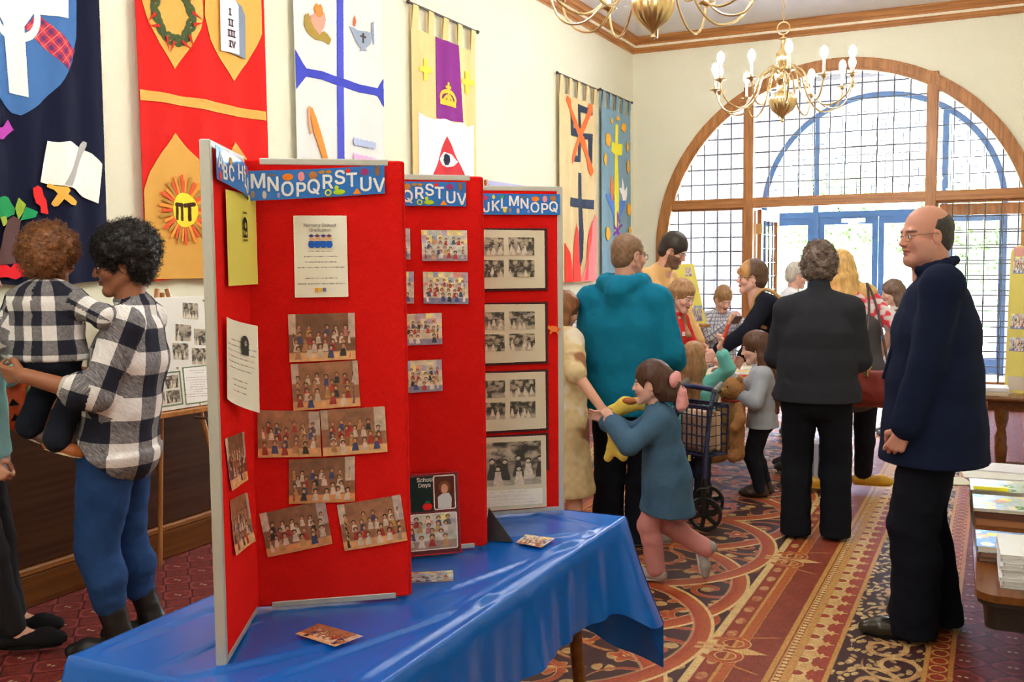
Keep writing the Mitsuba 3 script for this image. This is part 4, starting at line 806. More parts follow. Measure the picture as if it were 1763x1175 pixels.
G2 = 'colour photos pinned to the second red panel'
pin_print('D', [(0.187, 1.651), (0.317, 1.65), (0.317, 1.565), (0.188, 1.566)], 21, 'colour class photo highest on the second panel, under the letters', G2)
pin_print('D', [(0.190, 1.536), (0.318, 1.533), (0.318, 1.444), (0.19, 1.448)], 22, 'colour class photo second from the top on the second panel', G2)
pin_print('D', [(0.105, 1.42), (0.241, 1.421), (0.241, 1.334), (0.105, 1.333)], 23, 'colour class photo third from the top on the second panel', G2)
pin_print('D', [(0.105, 1.29), (0.239, 1.291), (0.24, 1.203), (0.105, 1.2)], 24, 'colour classroom photo lowest on the second panel', G2)
pin_print('D', [(0.028, 1.655), (0.156, 1.655), (0.155, 1.57), (0.028, 1.57)], 25, 'photo half hidden by the front panel edge, beside the highest colour photo', G2)
pin_print('D', [(0.034, 1.537), (0.164, 1.537), (0.163, 1.449), (0.034, 1.449)], 26, 'photo half hidden by the front panel edge, beside the second colour photo', G2)
# the white program sheet
fl = [(0.105, 1.671), (0.227, 1.671), (0.227, 1.481), (0.104, 1.481)]
m, tuv = print_sheet('B', fl, 41, bow=.003); o = obj('paper_sheet', m, 'page', uv=tuv); tag(o, 'white printed program sheet with four children in blue gowns', 'paper')
for tx, h, z in (('Nursery School', .0075, 1.645), ('Graduation', .007, 1.634)):
    m = meshkit.text_mesh(tx, h, .0004); w = m.bounds[1][0]; obj('lettering', onpanel('B', m, .165 - w / 2, z, .0162), 'matte', o, color=(.10, .09, .09))
for i in range(4):
    x = .145 + .0135 * i
    for pl, c, nm in ((Point(x, 1.618).buffer(.006), (.75, .48, .30), 'face'), (Polygon([(x - .006, 1.612), (x + .006, 1.612), (x + .008, 1.602), (x + .004, 1.596), (x - .004, 1.596), (x - .008, 1.602)]), (.03, .12, .55), 'gown'), (Polygon([(x - .007, 1.624), (x, 1.628), (x + .007, 1.624), (x, 1.620)]), (.07, .07, .30) if i % 2 == 0 else (.16, .07, .12), 'cap')):
        obj(nm, onpanel('B', extrude(pl, .0004), 0, 0, .0162 + (.0003 if nm == 'cap' else 0)), 'matte', o, color=c)
for i, c in enumerate(((.75, .32, .05), (.75, .55, .1), (.2, .18, .35))): obj('toy_block', onpanel('B', extrude(sbox(.150 + i * .009, 1.494, .158 + i * .009, 1.503), .0004), 0, 0, .0182), 'matte', o, color=c)
# yellow sheet bridging the fold, white booklet on the outer panel
def bridge_sheet(pa, pb, z0, z1, seed=0, bulge=.0):
    a, d, n, L = frame('A'); p = a + d * pa + n * .018; a2, d2, n2, L2 = frame('B'); q = a2 + d2 * pb + n2 * .024
    u, v = np.meshgrid(np.linspace(0, 1, 10), np.linspace(0, 1, 8), indexing='ij'); nn = unit(n + n2)
    return p + (q - p) * u[..., None] + np.array([0, 0, 1.0]) * (z0 + (z1 - z0) * v)[..., None] + nn * (bulge * np.sin(u * np.pi))[..., None], np.stack([u + 2 * seed, v], -1)
g, uv = bridge_sheet(.085, .022, 1.514, 1.712, 0, .004); o = obj('paper_sheet', sheet(g, .0006), 'matte', color=(.76, .70, .16)); tag(o, 'yellow sheet with black arched emblem hanging across the fold', 'paper')
def bridge_frame(): c00, c10, c01 = g[0, 0], g[-1, 0], g[0, -1]; return c00, unit(c10 - c00), np.cross(unit(c10 - c00), [0, 0, 1.0]), np.linalg.norm(c10 - c00)
c00, bd_, bn_, bL = bridge_frame()
def onbridge(m, off=.006):
    M = np.eye(4); M[:3, 0], M[:3, 1], M[:3, 2], M[:3, 3] = bd_, (0, 0, 1), bn_, c00 * [1, 1, 0] + bn_ * off; m = m.copy(); m.apply_transform(M); return m
ar = unary_union([Point(bL * .5, 1.645).buffer(.016), sbox(bL * .5 - .016, 1.617, bL * .5 + .016, 1.645)])
inner = unary_union([Point(bL * .5 + .002, 1.643).buffer(.008), Point(bL * .5 - .006, 1.628).buffer(.006), Point(bL * .5 + .008, 1.626).buffer(.005)])
obj('emblem', onbridge(extrude(ar.difference(inner), .0004)), 'matte', o, color=(.03, .03, .02), label='black arched emblem')
for zz, ww in ((1.668, .03), (1.609, .034)):
    obj('lettering', onbridge(extrude(unary_union([sbox(bL * .5 - ww / 2 + i * ww / 9, zz, bL * .5 - ww / 2 + i * ww / 9 + ww / 13, zz + .0045) for i in range(9)]), .0004)), 'matte', o, color=(.2, .18, .05))
q = [(0.052, 1.452), (0.185, 1.425), (0.180, 1.235), (0.035, 1.286)]
gq, uv = bilinear(q, 12, 8); a, d, n, L = frame('A')
lift = .020 + .05 * np.maximum(0, uv[..., 0] - .15) ** 1.6 * .9
W = a + gq[..., :1] * d + np.array([0, 0, 1.0]) * gq[..., 1:] + n * lift[..., None]
m, tuv = sheet(W, .001, np.stack([uv[..., 0] + 84, uv[..., 1]], -1)); o = obj('booklet', m, 'page', uv=tuv); tag(o, 'white booklet with black arched emblem sticking out from the outer panel', 'booklet')
bu, bv = unit(W[9, 4] - W[5, 4]), unit(W[6, 5] - W[6, 3]); bn = np.cross(bu, bv)
M = np.eye(4); M[:3, 0], M[:3, 1], M[:3, 2], M[:3, 3] = bu, bv, bn, W[7, 5] + bn * .004
ar = unary_union([Point(0, .01).buffer(.014), sbox(-.014, -.016, .014, .01)]).difference(Point(.002, .008).buffer(.006)); mm = extrude(ar, .0004); mm.apply_transform(M); obj('emblem', mm, 'matte', o, color=(.06, .06, .06), label='black arched emblem')
# alphabet borders
LET = {'M': (.004, .028), 'N': (.042, .020), 'O': (.075, .008), 'P': (.111, .005), 'Q': (.137, .011), 'R': (.173, .020), 'S': (.201, .029), 'T': (.228, .021), 'U': (.260, .009), 'V': (.290, .005), 'L': (-.022, .020), 'K': (-.052, .012), 'J': (-.080, .008), 'I': (-.098, .016), 'H': (-.132, .024), 'G': (-.165, .016), 'F': (-.195, .006), 'E': (-.226, .018), 'D': (-.258, .022), 'C': (-.290, .012), 'B': (-.322, .008), 'A': (-.354, .026)}
PIC = [('O', .016, .050, .013, .008, (.80, .22, .03)), ('P', .012, .050, .008, .011, (.72, .28, .34)), ('Q', .014, .052, .010, .009, (.42, .18, .06)), ('R', -.002, .058, .008, .004, (.4, .22, .06)), ('R', .014, .058, .007, .004, (.5, .22, .05)), ('R', .012, .010, .008, .008, (.55, .62, .12)), ('S', .010, .010, .014, .006, (.40, .60, .03)), ('S', .004, .020, .005, .006, (.42, .62, .04)), ('T', .004, .058, .006, .005, (.70, .04, .03)), ('T', .024, .010, .010, .007, (.82, .25, .03)), ('U', .010, .053, .010, .008, (.30, .05, .20)), ('V', .010, .054, .005, .012, (.30, .12, .04)), ('M', .004, .014, .005, .008, (.30, .20, .2)), ('M', .030, .012, .005, .009, (.55, .45, .42)), ('N', .010, .055, .011, .002, (.2, .15, .1)), ('N', .026, .010, .004, .006, (.3, .3, .6)), ('L', .012, .014, .006, .008, (.72, .60, .05)), ('L', .004, .056, .006, .006, (.05, .35, .10)), ('K', .006, .055, .005, .007, (.7, .55, .1)), ('J', .008, .052, .006, .007, (.55, .05, .10)), ('I', .006, .055, .007, .006, (.75, .72, .7)), ('A', .012, .010, .008, .009, (.72, .07, .04)), ('C', .012, .052, .008, .008, (.7, .4, .1)), ('E', .010, .056, .008, .007, (.4, .3, .45)), ('G', .012, .055, .007, .007, (.3, .5, .1))]
def border(label, path, s_of_M, letters, hz, first={}):
    """path: points (x, y) of the strip's back in plan; s_of_M: the arc length where the letter M's cell begins; hz(s): height of the strip's lower edge"""
    p = np.asarray(path, float); seg = np.linalg.norm(np.diff(p, axis=0), axis=1); S = np.r_[0, np.cumsum(seg)]
    at = lambda s: np.stack([np.interp(s, S, p[:, i]) for i in (0, 1)], -1)
    k = thing('alphabet_border', label, 'wall border', 'blue alphabet borders on the red board')
    s = np.linspace(0, S[-1], 60); q = at(s); v = np.linspace(0, .066, 4)
    G = np.stack([np.broadcast_to(q[:, None, 0], (60, 4)), np.broadcast_to(q[:, None, 1], (60, 4)), hz(s)[:, None] + v], -1)
    obj('strip', sheet(G, .0006), 'gloss', k, color=(.008, .13, .48), smooth=50)
    def bend(m, s0):
        m = m.copy(); vv = m.vertices; ss = s0 + vv[:, 0]; q = at(ss); sc = np.clip(ss, .003, S[-1] - .003); t = at(sc + .002) - at(sc - .002); t /= np.linalg.norm(t, axis=1, keepdims=True); nn = np.column_stack([t[:, 1], -t[:, 0]])
        m.vertices = np.column_stack([q + nn * vv[:, 2:3], hz(ss) + vv[:, 1]]); return m
    for ch in letters:
        o_, h_ = LET[ch]; m = meshkit.text_mesh(ch, .031, .0006, bold=True); m.apply_translation((-m.bounds[0][0], h_, .0004))
        w = m.bounds[1][0]; lo = first.get(ch, s_of_M + o_)
        if lo > 0 and lo + w < S[-1] + .006: obj('letter', bend(m, lo), 'matte', k, color=(.74, .76, .78), label='letter ' + ch)
    for ch, dx, zz, rx, ry, c in PIC:
        lo = first.get(ch, s_of_M + LET[ch][0]) + dx
        if ch in letters and lo - rx > 0 and lo + rx < S[-1]:
            pl = Point(0, 0).buffer(1, 6)
            if (ch, zz) == ('T', .010): pl = Polygon([(-1, -1), (1, -1), (0, 1)])
            if (ch, zz) == ('R', .010): pl = pl.difference(Point(0, 0).buffer(.55, 6))
            m = extrude(shapely.affinity.scale(pl, rx, ry, origin=(0, 0)), .0004); m.apply_translation((0, zz, .0006)); obj('picture', bend(m, lo), 'matte', k, color=c)
    return k
import shapely.affinity
def pt(P, s, off): a, d, n, L = frame(P); return (a + d * s + n * off)[:2]
arcp = [pt('A', .012, .018), pt('A', .06, .021), pt('A', .12, .030), pt('A', .17, .038), pt('A', .22, .036), pt('A', .250, .028), pt('B', .006, .082), pt('B', .035, .074), pt('B', .09, .048), pt('B', .15, .028), pt('B', .21, .019), pt('B', .317, .017)]
from scipy.interpolate import CubicSpline
_p = np.array(arcp); _d = np.r_[0, np.cumsum(np.linalg.norm(np.diff(_p, axis=0), axis=1))]; arcp = np.array([np.interp(np.linspace(0, _d[-1], 90), _d, _p[:, i]) for i in (0, 1)]).T
pa = np.array(arcp); from_end = np.linalg.norm(np.diff(pa, axis=0), axis=1).sum()
border('blue alphabet border bulging round the fold of the front red panel', pa, from_end - .317, 'ABCHIJKLMNOPQRSTUV', lambda s: np.interp(s, [0, .06, from_end - .33, from_end], [1.727, 1.722, 1.699, 1.723]), {'A': .010, 'B': .042, 'C': .074})
border('blue alphabet border ending in V on the second red panel', [pt('D', .0, .017), pt('D', .314, .017)], -.002, 'MNOPQRSTUV', lambda s: 1.7165 + 0 * s)
border('blue alphabet border ending in Q on the farthest red panel', [pt('F', .0, .017), pt('F', .366, .017)], .192, 'FGHIJKLMNOPQ', lambda s: 1.712 + 0 * s)
# mounted pages of old photographs on the farthest panel
def poster(label, z1, z0, cells, seed, mat=True):
    k = thing('mounted_page', label, 'poster', 'mounted pages of old photos on the farthest panel')
    s0, s1 = .028, .313
    if mat: obj('backing', onpanel('F', rbox(s0 - .01, s1 + .010, z0 - .008 if mat == 1 else z0 + .12, z1 + .003, .0, .004, .001)), 'matte', k, color=(.06, .025, .03), label='dark backing board')
    q = [(s0, z1), (s1, z1 - .004), (s1 + .001, z0), (s0, z0)]; m, t_ = print_sheet('F', q, seed, off=.0165, bow=.001)
    obj('page', sheet(bilinear([(0, 0)] * 4, 2, 2)[0], .001) if False else m, 'satin', k, color=(.66, .62, .48))
    for i, (a, b, c, d) in enumerate(cells):
        m, t_ = print_sheet('F', [(a, d), (b, d - .002), (b, c), (a, c + .001)], seed + i, off=.0182, bow=.001, thick=.0004); obj('photo', m, 'photo_bw', k, uv=t_, label='black and white photograph')
    return k
def four(z1): return [(s, s + w, z1 - b, z1 - a) for a, b in ((.025, .083), (.096, .152)) for s, w in ((.085, .092), (.193, .085))]
for i, (z1, z0, lab) in enumerate(((1.666, 1.478, 'mounted page of four old photos highest on the farthest panel'), (1.430, 1.241, 'mounted page of four old photos second from the top, beside the orange pin'), (1.211, 1.022, 'mounted page of four old photos third from the top'))):
    poster(lab, z1, z0, four(z1), 60 + 5 * i)
k = poster('mounted page of one big old photo of five children, lowest on the farthest panel', 1.003, .763, [(.05, .295, .842, .985)], 80, 2)
m, t_ = print_sheet('F', [(.05, .83), (.30, .826), (.30, .775), (.05, .778)], 44, off=.0182, bow=.001, thick=.0003); obj('caption', m, 'page', k, uv=t_)
pin = unary_union([shapely.affinity.scale(Point(.343, 1.345).buffer(1), .014, .010), Point(.328, 1.350).buffer(.006), LineString([(.336, 1.338), (.332, 1.331)]).buffer(.003), LineString([(.352, 1.338), (.357, 1.331)]).buffer(.003), LineString([(.354, 1.347), (.364, 1.344)]).buffer(.003)])
o = obj('turtle_pin', onpanel('F', extrude(pin, .005), 0, 0, .010), 'cloth', color=(.82, .22, .05)); tag(o, 'small orange turtle cutout pinned at the edge of the farthest panel', 'decoration')
# framed school picture leaning on the second panel, photos and magazine on the cloth
k = thing('picture_frame', 'dark red school days picture board leaning on the second panel', 'picture frame')
def lean(m, off=0.0): # drawn in (along, up from foot, out)
    m = m.copy(); m.apply_transform(trimesh.transformations.rotation_matrix(-.10, (1, 0, 0))); return onpanel('D', m, 0, .7475, .047 + off)
obj('board', lean(rbox(.055, .279, 0, .228, -.004, .004, .001)), 'satin', k, color=(.12, .012, .022))
obj('border', lean(extrude(sbox(.055, 0, .279, .228).difference(sbox(.058, .003, .276, .225)), .001).apply_translation((0, 0, .004))), 'matte', k, color=(.55, .03, .04))
obj('slate', lean(extrude(sbox(.062, .122, .203, .218), .001).apply_translation((0, 0, .004))), 'matte', k, color=(.02, .035, .035), label='dark green slate area')
for tx, h, x, z in (('School', .011, .158, .205), ('Days', .011, .162, .190)):
    m = meshkit.text_mesh(tx, h, .0005, bold=True); m.apply_translation((x, z, .0052)); obj('lettering', lean(m), 'matte', k, color=(.75, .76, .74), label='white word ' + tx)
ap = unary_union([Point(.183, .135).buffer(.010, 8), Point(.190, .135).buffer(.010, 8)]); obj('apple', lean(extrude(ap, .0008).apply_translation((0, 0, .005))), 'matte', k, color=(.72, .03, .03), label='red apple')
obj('apple_leaf', lean(extrude(shapely.affinity.scale(Point(.187, .148).buffer(1, 6), .007, .003), .0008).apply_translation((0, 0, .005))), 'matte', k, color=(.02, .22, .12))
def rr(x0, z0, x1, z1, r=.006): return sbox(x0 + r, z0 + r, x1 - r, z1 - r).buffer(r, 6)
for x0, z0, x1, z1, nm in ((.205, .124, .268, .220, 'portrait'), (.062, .014, .270, .116, 'class_picture')):
    obj('white_border', lean(extrude(rr(x0, z0, x1, z1).difference(rr(x0 + .003, z0 + .003, x1 - .003, z1 - .003, .004)), .0008).apply_translation((0, 0, .005))), 'matte', k, color=(.8, .76, .74))
    if nm == 'portrait':
        obj('portrait_ground', lean(extrude(rr(x0 + .003, z0 + .003, x1 - .003, z1 - .003, .004), .0005).apply_translation((0, 0, .005))), 'matte', k, color=(.10, .035, .03))
        c = (x0 + x1) / 2
        for pl, col, nn in ((shapely.affinity.scale(Point(c, .186).buffer(1, 8), .017, .018), (.20, .08, .03), 'hair'), (shapely.affinity.scale(Point(c, .182).buffer(1, 8), .010, .013), (.62, .33, .22), 'face'), (Polygon([(c - .02, .128), (c + .018, .128), (c + .020, .155), (c + .012, .170), (c - .008, .168), (c - .020, .160)]), (.62, .66, .70), 'white_top')):
            obj(nn, lean(extrude(pl, .0006).apply_translation((0, 0, .0056 + (.0005 if nn != 'hair' else 0)))), 'matte', k, color=col)
    else:
        gq, uv = bilinear([(x0 + .003, z1 - .003), (x1 - .003, z1 - .003), (x1 - .003, z0 + .003), (x0 + .003, z0 + .003)], 3, 3)
        m, t_ = sheet(np.concatenate([gq, np.full(gq.shape[:2] + (1,), .0054)], -1), .0004, np.stack([uv[..., 0] + 2 * 27, uv[..., 1] * .8], -1)); obj('class_picture', lean(m), 'photo', k, uv=t_)
def flat_print(name, label, c, corners, seed, z=.7415, bsdf='photo', group=None, bend=.004):
    g, uv = bilinear(corners, 8, 6); W = np.concatenate([g, (z + .002 + bend * uv[..., :1] * uv[..., 1:])], -1); m, t_ = sheet(W, .0005, np.stack([uv[..., 0] + 2 * seed, uv[..., 1]], -1)); o = obj(name, m, bsdf, uv=t_); tag(o, label, c, group); return o
flat_print('photo_print', 'loose photo lying on the blue cloth before the front panel', 'photo', [(-1.362, 1.784), (-1.22, 1.752), (-1.246, 1.686), (-1.37, 1.71)], 11, .747)
flat_print('photo_print', 'loose photo lying on the blue cloth before the farthest panel', 'photo', [(-1.257, 2.658), (-1.153, 2.642), (-1.156, 2.549), (-1.246, 2.568)], 28, .745)
k = thing('magazine', 'folded glossy pamphlet standing low on the blue cloth under the school picture', 'pamphlet')
c, u, nrm = np.array([-1.30, 2.165]), unit(np.array([.095, .062])), np.array([.55, -.83])
for i, (o_, tilt) in enumerate(((0, .35), (.012, .2))):
    pts = [np.r_[c - u * .07 + nrm * o_, .744], np.r_[c + u * .062 + nrm * o_, .744], np.r_[c + u * .062 + nrm * (o_ - .010 * tilt), .767], np.r_[c - u * .07 + nrm * (o_ - .010 * tilt), .767]]
    g, uv = bilinear([pts[3], pts[2], pts[1], pts[0]], 8, 3); m, t_ = sheet(g, .0008, np.stack([uv[..., 0] + 2 * (29 + i), uv[..., 1]], -1)); obj('page', m, 'photo', k, uv=t_)
o = obj('book_stand', trimesh.Trimesh(np.array([(-1.345, 2.56, .742), (-1.262, 2.585, .742), (-1.33, 2.665, .742), (-1.345, 2.59, .835)]), process=False).convex_hull, 'satin', color=(.012, .013, .02)); tag(o, 'black triangular stand foot on the blue cloth behind the second panel', 'stand')
# ---- easels and boards ----------------------------------------------------------------------------------------
def placed(m, M, t): return mv(m, t, M)
def easel(name_label, M, t, h, w, tilt, zb, legc='oak_z', back=.10):
    """wooden tripod easel: local x across, y away from the viewer, z up"""
    k = thing('easel', name_label, 'easel'); q = lambda m: placed(m, M, t)
    top = np.array([0, tilt, h])
    for s in (-1, 1): obj('leg', q(tube([(s * w * .52, -.02, 0), (s * .03, tilt, h)], .013, 8)), legc, k, smooth=40)
    obj('leg', q(tube([(-.01, tilt + back, 0), (0, tilt, h - .02)], .012, 8)), legc, k, smooth=40)
    f = zb / h; obj('ledge', q(rbox(-w * .5, w * .5, tilt * f - .055, tilt * f - .005, zb - .025, zb, .003)), 'oak_x', k)
    for s in (-1, 1): obj('peg', q(tube([(s * w * .52 * (1 - f) + s * .03 * f, tilt * f - .07, zb - .06), (s * w * .52 * (1 - f) + s * .03 * f, tilt * f + .03, zb - .06)], .006, 8)), 'steel', k, smooth=40)
    return k
def board_on(M, t, tilt, h, zb):
    """matrix of a board standing on the ledge: local x across, y up along the board, z out"""
    a = math.atan2(tilt, h); R = np.column_stack([[1, 0, 0], [0, math.sin(a), math.cos(a)], [0, -math.cos(a), math.sin(a)]]); X = np.eye(4); X[:3, :3] = M @ R; X[:3, 3] = M @ np.array([0, tilt * zb / h - .020, zb]) + np.array(t); return X
def apply(m, X): m = m.copy(); m.apply_transform(X); return m
# white board with old photos on an easel against the left wall
Mw = rotz(math.radians(84)); tw = (-3.70, 3.79, 0)
easel('wooden easel with white photo board behind the woman with afro hair', Mw, tw, 1.45, .62, .14, .83, back=.08)
X = board_on(Mw, tw, .14, 1.45, .835)
k = obj('photo_board', apply(rbox(-.30, .27, 0, .575, -.008, .0, .002), X), 'matte', color=(.74, .74, .70)); tag(k, 'white board of old photos and printed sheets standing on the wooden easel', 'display board')
def sheet_at(X, x0, x1, y0, y1, off, seed, rot=0.0):
    c, s = math.cos(rot), math.sin(rot); cx, cy = (x0 + x1) / 2, (y0 + y1) / 2; g, uv = bilinear([(x0, y1), (x1, y1), (x1, y0), (x0, y0)], 4, 4)
    g = np.stack([cx + (g[..., 0] - cx) * c - (g[..., 1] - cy) * s, cy + (g[..., 0] - cx) * s + (g[..., 1] - cy) * c], -1)
    m, t_ = sheet(np.concatenate([g, np.full(g.shape[:2] + (1,), off)], -1), .0005, np.stack([uv[..., 0] + 2 * seed, uv[..., 1]], -1)); return apply(m, X), t_
for i, (x, y) in enumerate(((.10, .455), (.04, .345), (.155, .315), (.01, .250), (.13, .215))):
    m, t_ = sheet_at(X, x, x + .10, y, y + .085, .0015, 91 + i, -.10); obj('photo', m, 'photo_bw', k, uv=t_, label='black and white photograph')
obj('green_mat', apply(extrude(sbox(-.17, .02, .045, .195).difference(sbox(-.162, .028, .037, .187)), .001).apply_translation((0, 0, .001)), X), 'matte', k, color=(.16, .22, .13))
for i, (x, y) in enumerate(((-.15, .11), (-.055, .11), (-.15, .035), (-.055, .035))):
    m, t_ = sheet_at(X, x, x + .085, y, y + .065, .0015, 97 + i); obj('photo', m, 'photo_bw', k, uv=t_)
m, t_ = sheet_at(X, .065, .235, .02, .205, .0015, 46, -.06); obj('printed_sheet', m, 'page', k, uv=t_, label='printed sheet with thin green border')
obj('green_mat', apply(extrude(sbox(.060, .015, .240, .210).difference(sbox(.066, .021, .234, .204)), .001).apply_translation((0, 0, .0015)), X), 'matte', k, color=(.16, .22, .13))
for x, y in ((.24, .55), (-.28, .55), (.03, .21), (-.10, .008)): obj('pin', apply(trimesh.creation.icosphere(1, .006).apply_translation((x, y, .003)), X), 'gloss', k, color=(.35, .25, .1))
# tall framed board by the left wall beyond the red board
Mw = rotz(math.radians(90)); tw = (-3.58, 7.83, 0)
easel('wooden easel holding the framed board near the yellow and purple banner', Mw, tw, 1.95, .9, .18, 1.15)
X = board_on(Mw, tw, .18, 1.95, 1.155)
k = obj('framed_board', apply(rbox(-.55, .56, 0, 1.10, -.012, 0, .002), X), 'matte', color=(.40, .40, .60)); tag(k, 'pale framed board rising behind the farthest red panel', 'display board')
obj('frame_side', apply(rbox(-.57, -.535, 0, 1.10, -.016, .010, .002), X), 'oak_z', k); obj('printed_line', apply(bx(-.49, .50, 1.02, 1.032, .0, .002), X), 'matte', k, color=(.14, .10, .22))
# yellow poster on an easel by the leaded side window
Mw = rotz(math.radians(20)); tw = (-2.54, 8.50, 0)
easel('wooden easel with the yellow poster by the leaded side window', Mw, tw, 1.55, .60, .16, 1.02)
X = board_on(Mw, tw, .16, 1.55, 1.025); k = obj('poster_board', apply(extrude(Polygon([(-.27, 0), (.27, 0), (.16, .53), (-.20, .53)]), .006).apply_translation((0, 0, -.003)), X), 'matte', color=(.74, .66, .14)); tag(k, 'yellow poster board with small photos on the easel behind the long haired girl', 'poster')
for i, (x, y, w, h) in enumerate(((.145, .02, .09, .14), (.0, .02, .09, .10), (.085, .42, .06, .08), (-.15, .2, .10, .08))): m, t_ = sheet_at(X, x, x + w, y, y + h, .005, 31 + i); obj('photo', m, 'photo', k, uv=t_)
# ---- far white table ------------------------------------------------------------------------------------------
t = thing('folding_table', 'white folding table of craft supplies with the children round it', 'table'); WX0, WX1, WY0, WY1 = -2.02, -1.47, 6.82, 8.35
obj('tabletop', rbox(WX0, WX1, WY0, WY1, .685, .742, .012), 'satin', t, color=(.66, .63, .50), label='off white plastic top')
for y, s in ((WY0 + .25, -1), (WY1 - .25, 1)):
    for x in (WX0 + .08, WX1 - .08): obj('leg', tube(spline([(x, y, .69), (x, y + .04 * s, .40), (x + (.05 if x > -1.7 else -.05), y - s * -.12, .12), (x + (.06 if x > -1.7 else -.06), y + s * .14, .0)], 12), .015, 8), 'satin', t, color=(.02, .02, .03), smooth=40)
    obj('cross_bar', tube([(WX0 + .08, y + .03 * s, .45), (WX1 - .08, y + .03 * s, .45)], .012, 8), 'satin', t, color=(.02, .02, .03), smooth=40)
TT = .743
def flatbox(name, label, c, x, y, w, d, h, a, color, z=TT, bs='satin', grp=None):
    o = obj(name, placed(rbox(-w / 2, w / 2, -d / 2, d / 2, 0, h, min(.004, h * .3)), rotz(a), (x, y, z)), bs, color=color); tag(o, label, c, grp); return o
o = flatbox('craft_box', 'open red and white box on the near end of the white table', 'box', -1.64, 6.96, .26, .12, .035, .35, (.62, .05, .03)); obj('lid', placed(rbox(-.13, .13, -.06, .06, .035, .043, .003), rotz(.35), (-1.64, 6.96, TT)), 'satin', o, color=(.72, .66, .58), label='pale lid')
flatbox('paper_sheet', 'white paper on the white table before the red and white box', 'paper', -1.72, 6.89, .15, .11, .002, .2, (.76, .76, .76))
flatbox('paper_sheet', 'yellow paper on the far half of the white table', 'paper', -1.64, 7.45, .24, .18, .004, .3, (.75, .58, .16))
flatbox('paper_sheet', 'cream paper lying beside the yellow paper on the white table', 'paper', -1.84, 7.66, .26, .2, .004, -.2, (.74, .70, .56)); flatbox('paper_sheet', 'red paper on the white table under the reaching arm', 'paper', -1.62, 7.22, .20, .10, .004, -.3, (.60, .07, .04))
flatbox('paper_sheet', 'green paper on the white table near the reaching hand', 'paper', -1.82, 7.12, .16, .12, .004, .4, (.38, .58, .10))
flatbox('book', 'thick book lying at the far end of the white table', 'book', -1.70, 8.0, .25, .19, .04, .15, (.55, .50, .40))
o = obj('tote_bag', placed(rbox(-.12, .12, -.05, .05, 0, .34, .02), rotz(-.3), (-1.14, 7.02, .0)), 'matte', color=(.62, .62, .68)); tag(o, 'pale striped cloth bag on the floor behind the girl with the teddy bear', 'bag')
for i in range(5): obj('stripe', placed(rbox(-.10 + i * .045, -.085 + i * .045, -.052, .052, .02, .32, .002), rotz(-.3), (-1.14, 7.02, 0)), 'matte', o, color=(.22, .22, .27))
obj('handle', placed(tube(spline([(-.06, 0, .33), (-.05, 0, .46), (.05, 0, .46), (.06, 0, .33)], 14), .008, 6), rotz(-.3), (-1.14, 7.02, 0)), 'matte', o, color=(.5, .5, .56), smooth=40)
# ---- walker with basket ---------------------------------------------------------------------------------------
k = thing('walker', 'dark blue wheeled walker with basket before the girl in aqua', 'walker'); BL, BK_ = (.008, .012, .05), (.010, .010, .012)
wheels = {'near': ((-1.505, 5.62), (-1.755, 5.76)), 'far': ((-1.575, 5.97), (-1.815, 6.08))}
def wheel(x, y, r, ang):
    wv = lambda m: placed(m, rotz(ang), (x, y, r))
    a = np.linspace(0, 2 * np.pi, 41)[:-1]; W = obj('wheel', wv(lathe([(r * .80, -.014), (r * .97, -.014), (r, -.007), (r, .007), (r * .97, .014), (r * .80, .014), (r * .80, -.014)], 40).apply_transform(trimesh.transformations.rotation_matrix(math.pi / 2, (1, 0, 0)))), 'satin', k, color=BK_, smooth=40)
    hub = trimesh.creation.cylinder(r * .22, .034, sections=20); hub.apply_transform(trimesh.transformations.rotation_matrix(math.pi / 2, (1, 0, 0))); obj('hub', wv(hub), 'satin', W, color=BK_, smooth=40)
    for i in range(6):
        t_ = 2 * math.pi * i / 6 + .2; m = rbox(-.012, .012, -.007, .007, r * .18, r * .83, .002); m.apply_transform(trimesh.transformations.rotation_matrix(t_, (0, 1, 0))); obj('spoke', wv(m), 'satin', W, color=BK_)
for (x, y) in wheels['near']:
    wheel(x, y, .100, math.radians(8)); obj('fork', cat(rbox(x - .016, x + .016, y - .032, y - .020, .085, .24, .003), rbox(x - .016, x + .016, y + .020, y + .032, .085, .24, .003), rbox(x - .02, x + .02, y - .032, y + .032, .225, .26, .004), tube([(x, y, .25), (x, y, .31)], .018, 10)), 'satin', k, color=BK_)
for (x, y) in wheels['far']: wheel(x, y, .095, math.radians(8)); obj('fork', cat(tube([(x, y + .03, .095), (x, y + .03, .2)], .012, 8), tube([(x, y - .02, .095), (x, y + .04, .095)], .008, 8)), 'satin', k, color=BK_)
for (a, b) in zip(wheels['near'], wheels['far']):
    obj('side_frame', cat(tube(spline([(*a, .30), (a[0] - .005, a[1] + .06, .50), (a[0] - .01, a[1] + .16, .70), (a[0] - .01, a[1] + .30, .80)], 16), .014, 10), tube(spline([(b[0], b[1] + .03, .18), (b[0] - .02, b[1] - .04, .42), (a[0] - .01, a[1] + .20, .64)], 12), .013, 10), tube([(a[0], a[1] + .05, .40), (b[0] - .01, b[1], .38)], .010, 8)), 'satin', k, color=BL, smooth=40)
    obj('hand_grip', tube([(a[0] - .01, a[1] + .24, .785), (a[0] - .01, a[1] + .40, .815)], .019, 10), 'satin', k, color=(.14, .13, .12), smooth=40, label='grey hand grip')
obj('backrest', tube(spline([(-1.515, 5.95, .78), (-1.55, 5.88, .80), (-1.64, 5.88, .81), (-1.74, 5.98, .80), (-1.765, 6.08, .79)], 20), .016, 10), 'satin', k, color=(.012, .02, .09), smooth=40)
c0, c1 = np.array([-1.515, 5.70]), np.array([-1.765, 5.83]); dpt = unit(np.array([.455, .89])) * .17; bz0, bz1 = .42, .715
P4 = [c0, c1, c1 + dpt, c0 + dpt]
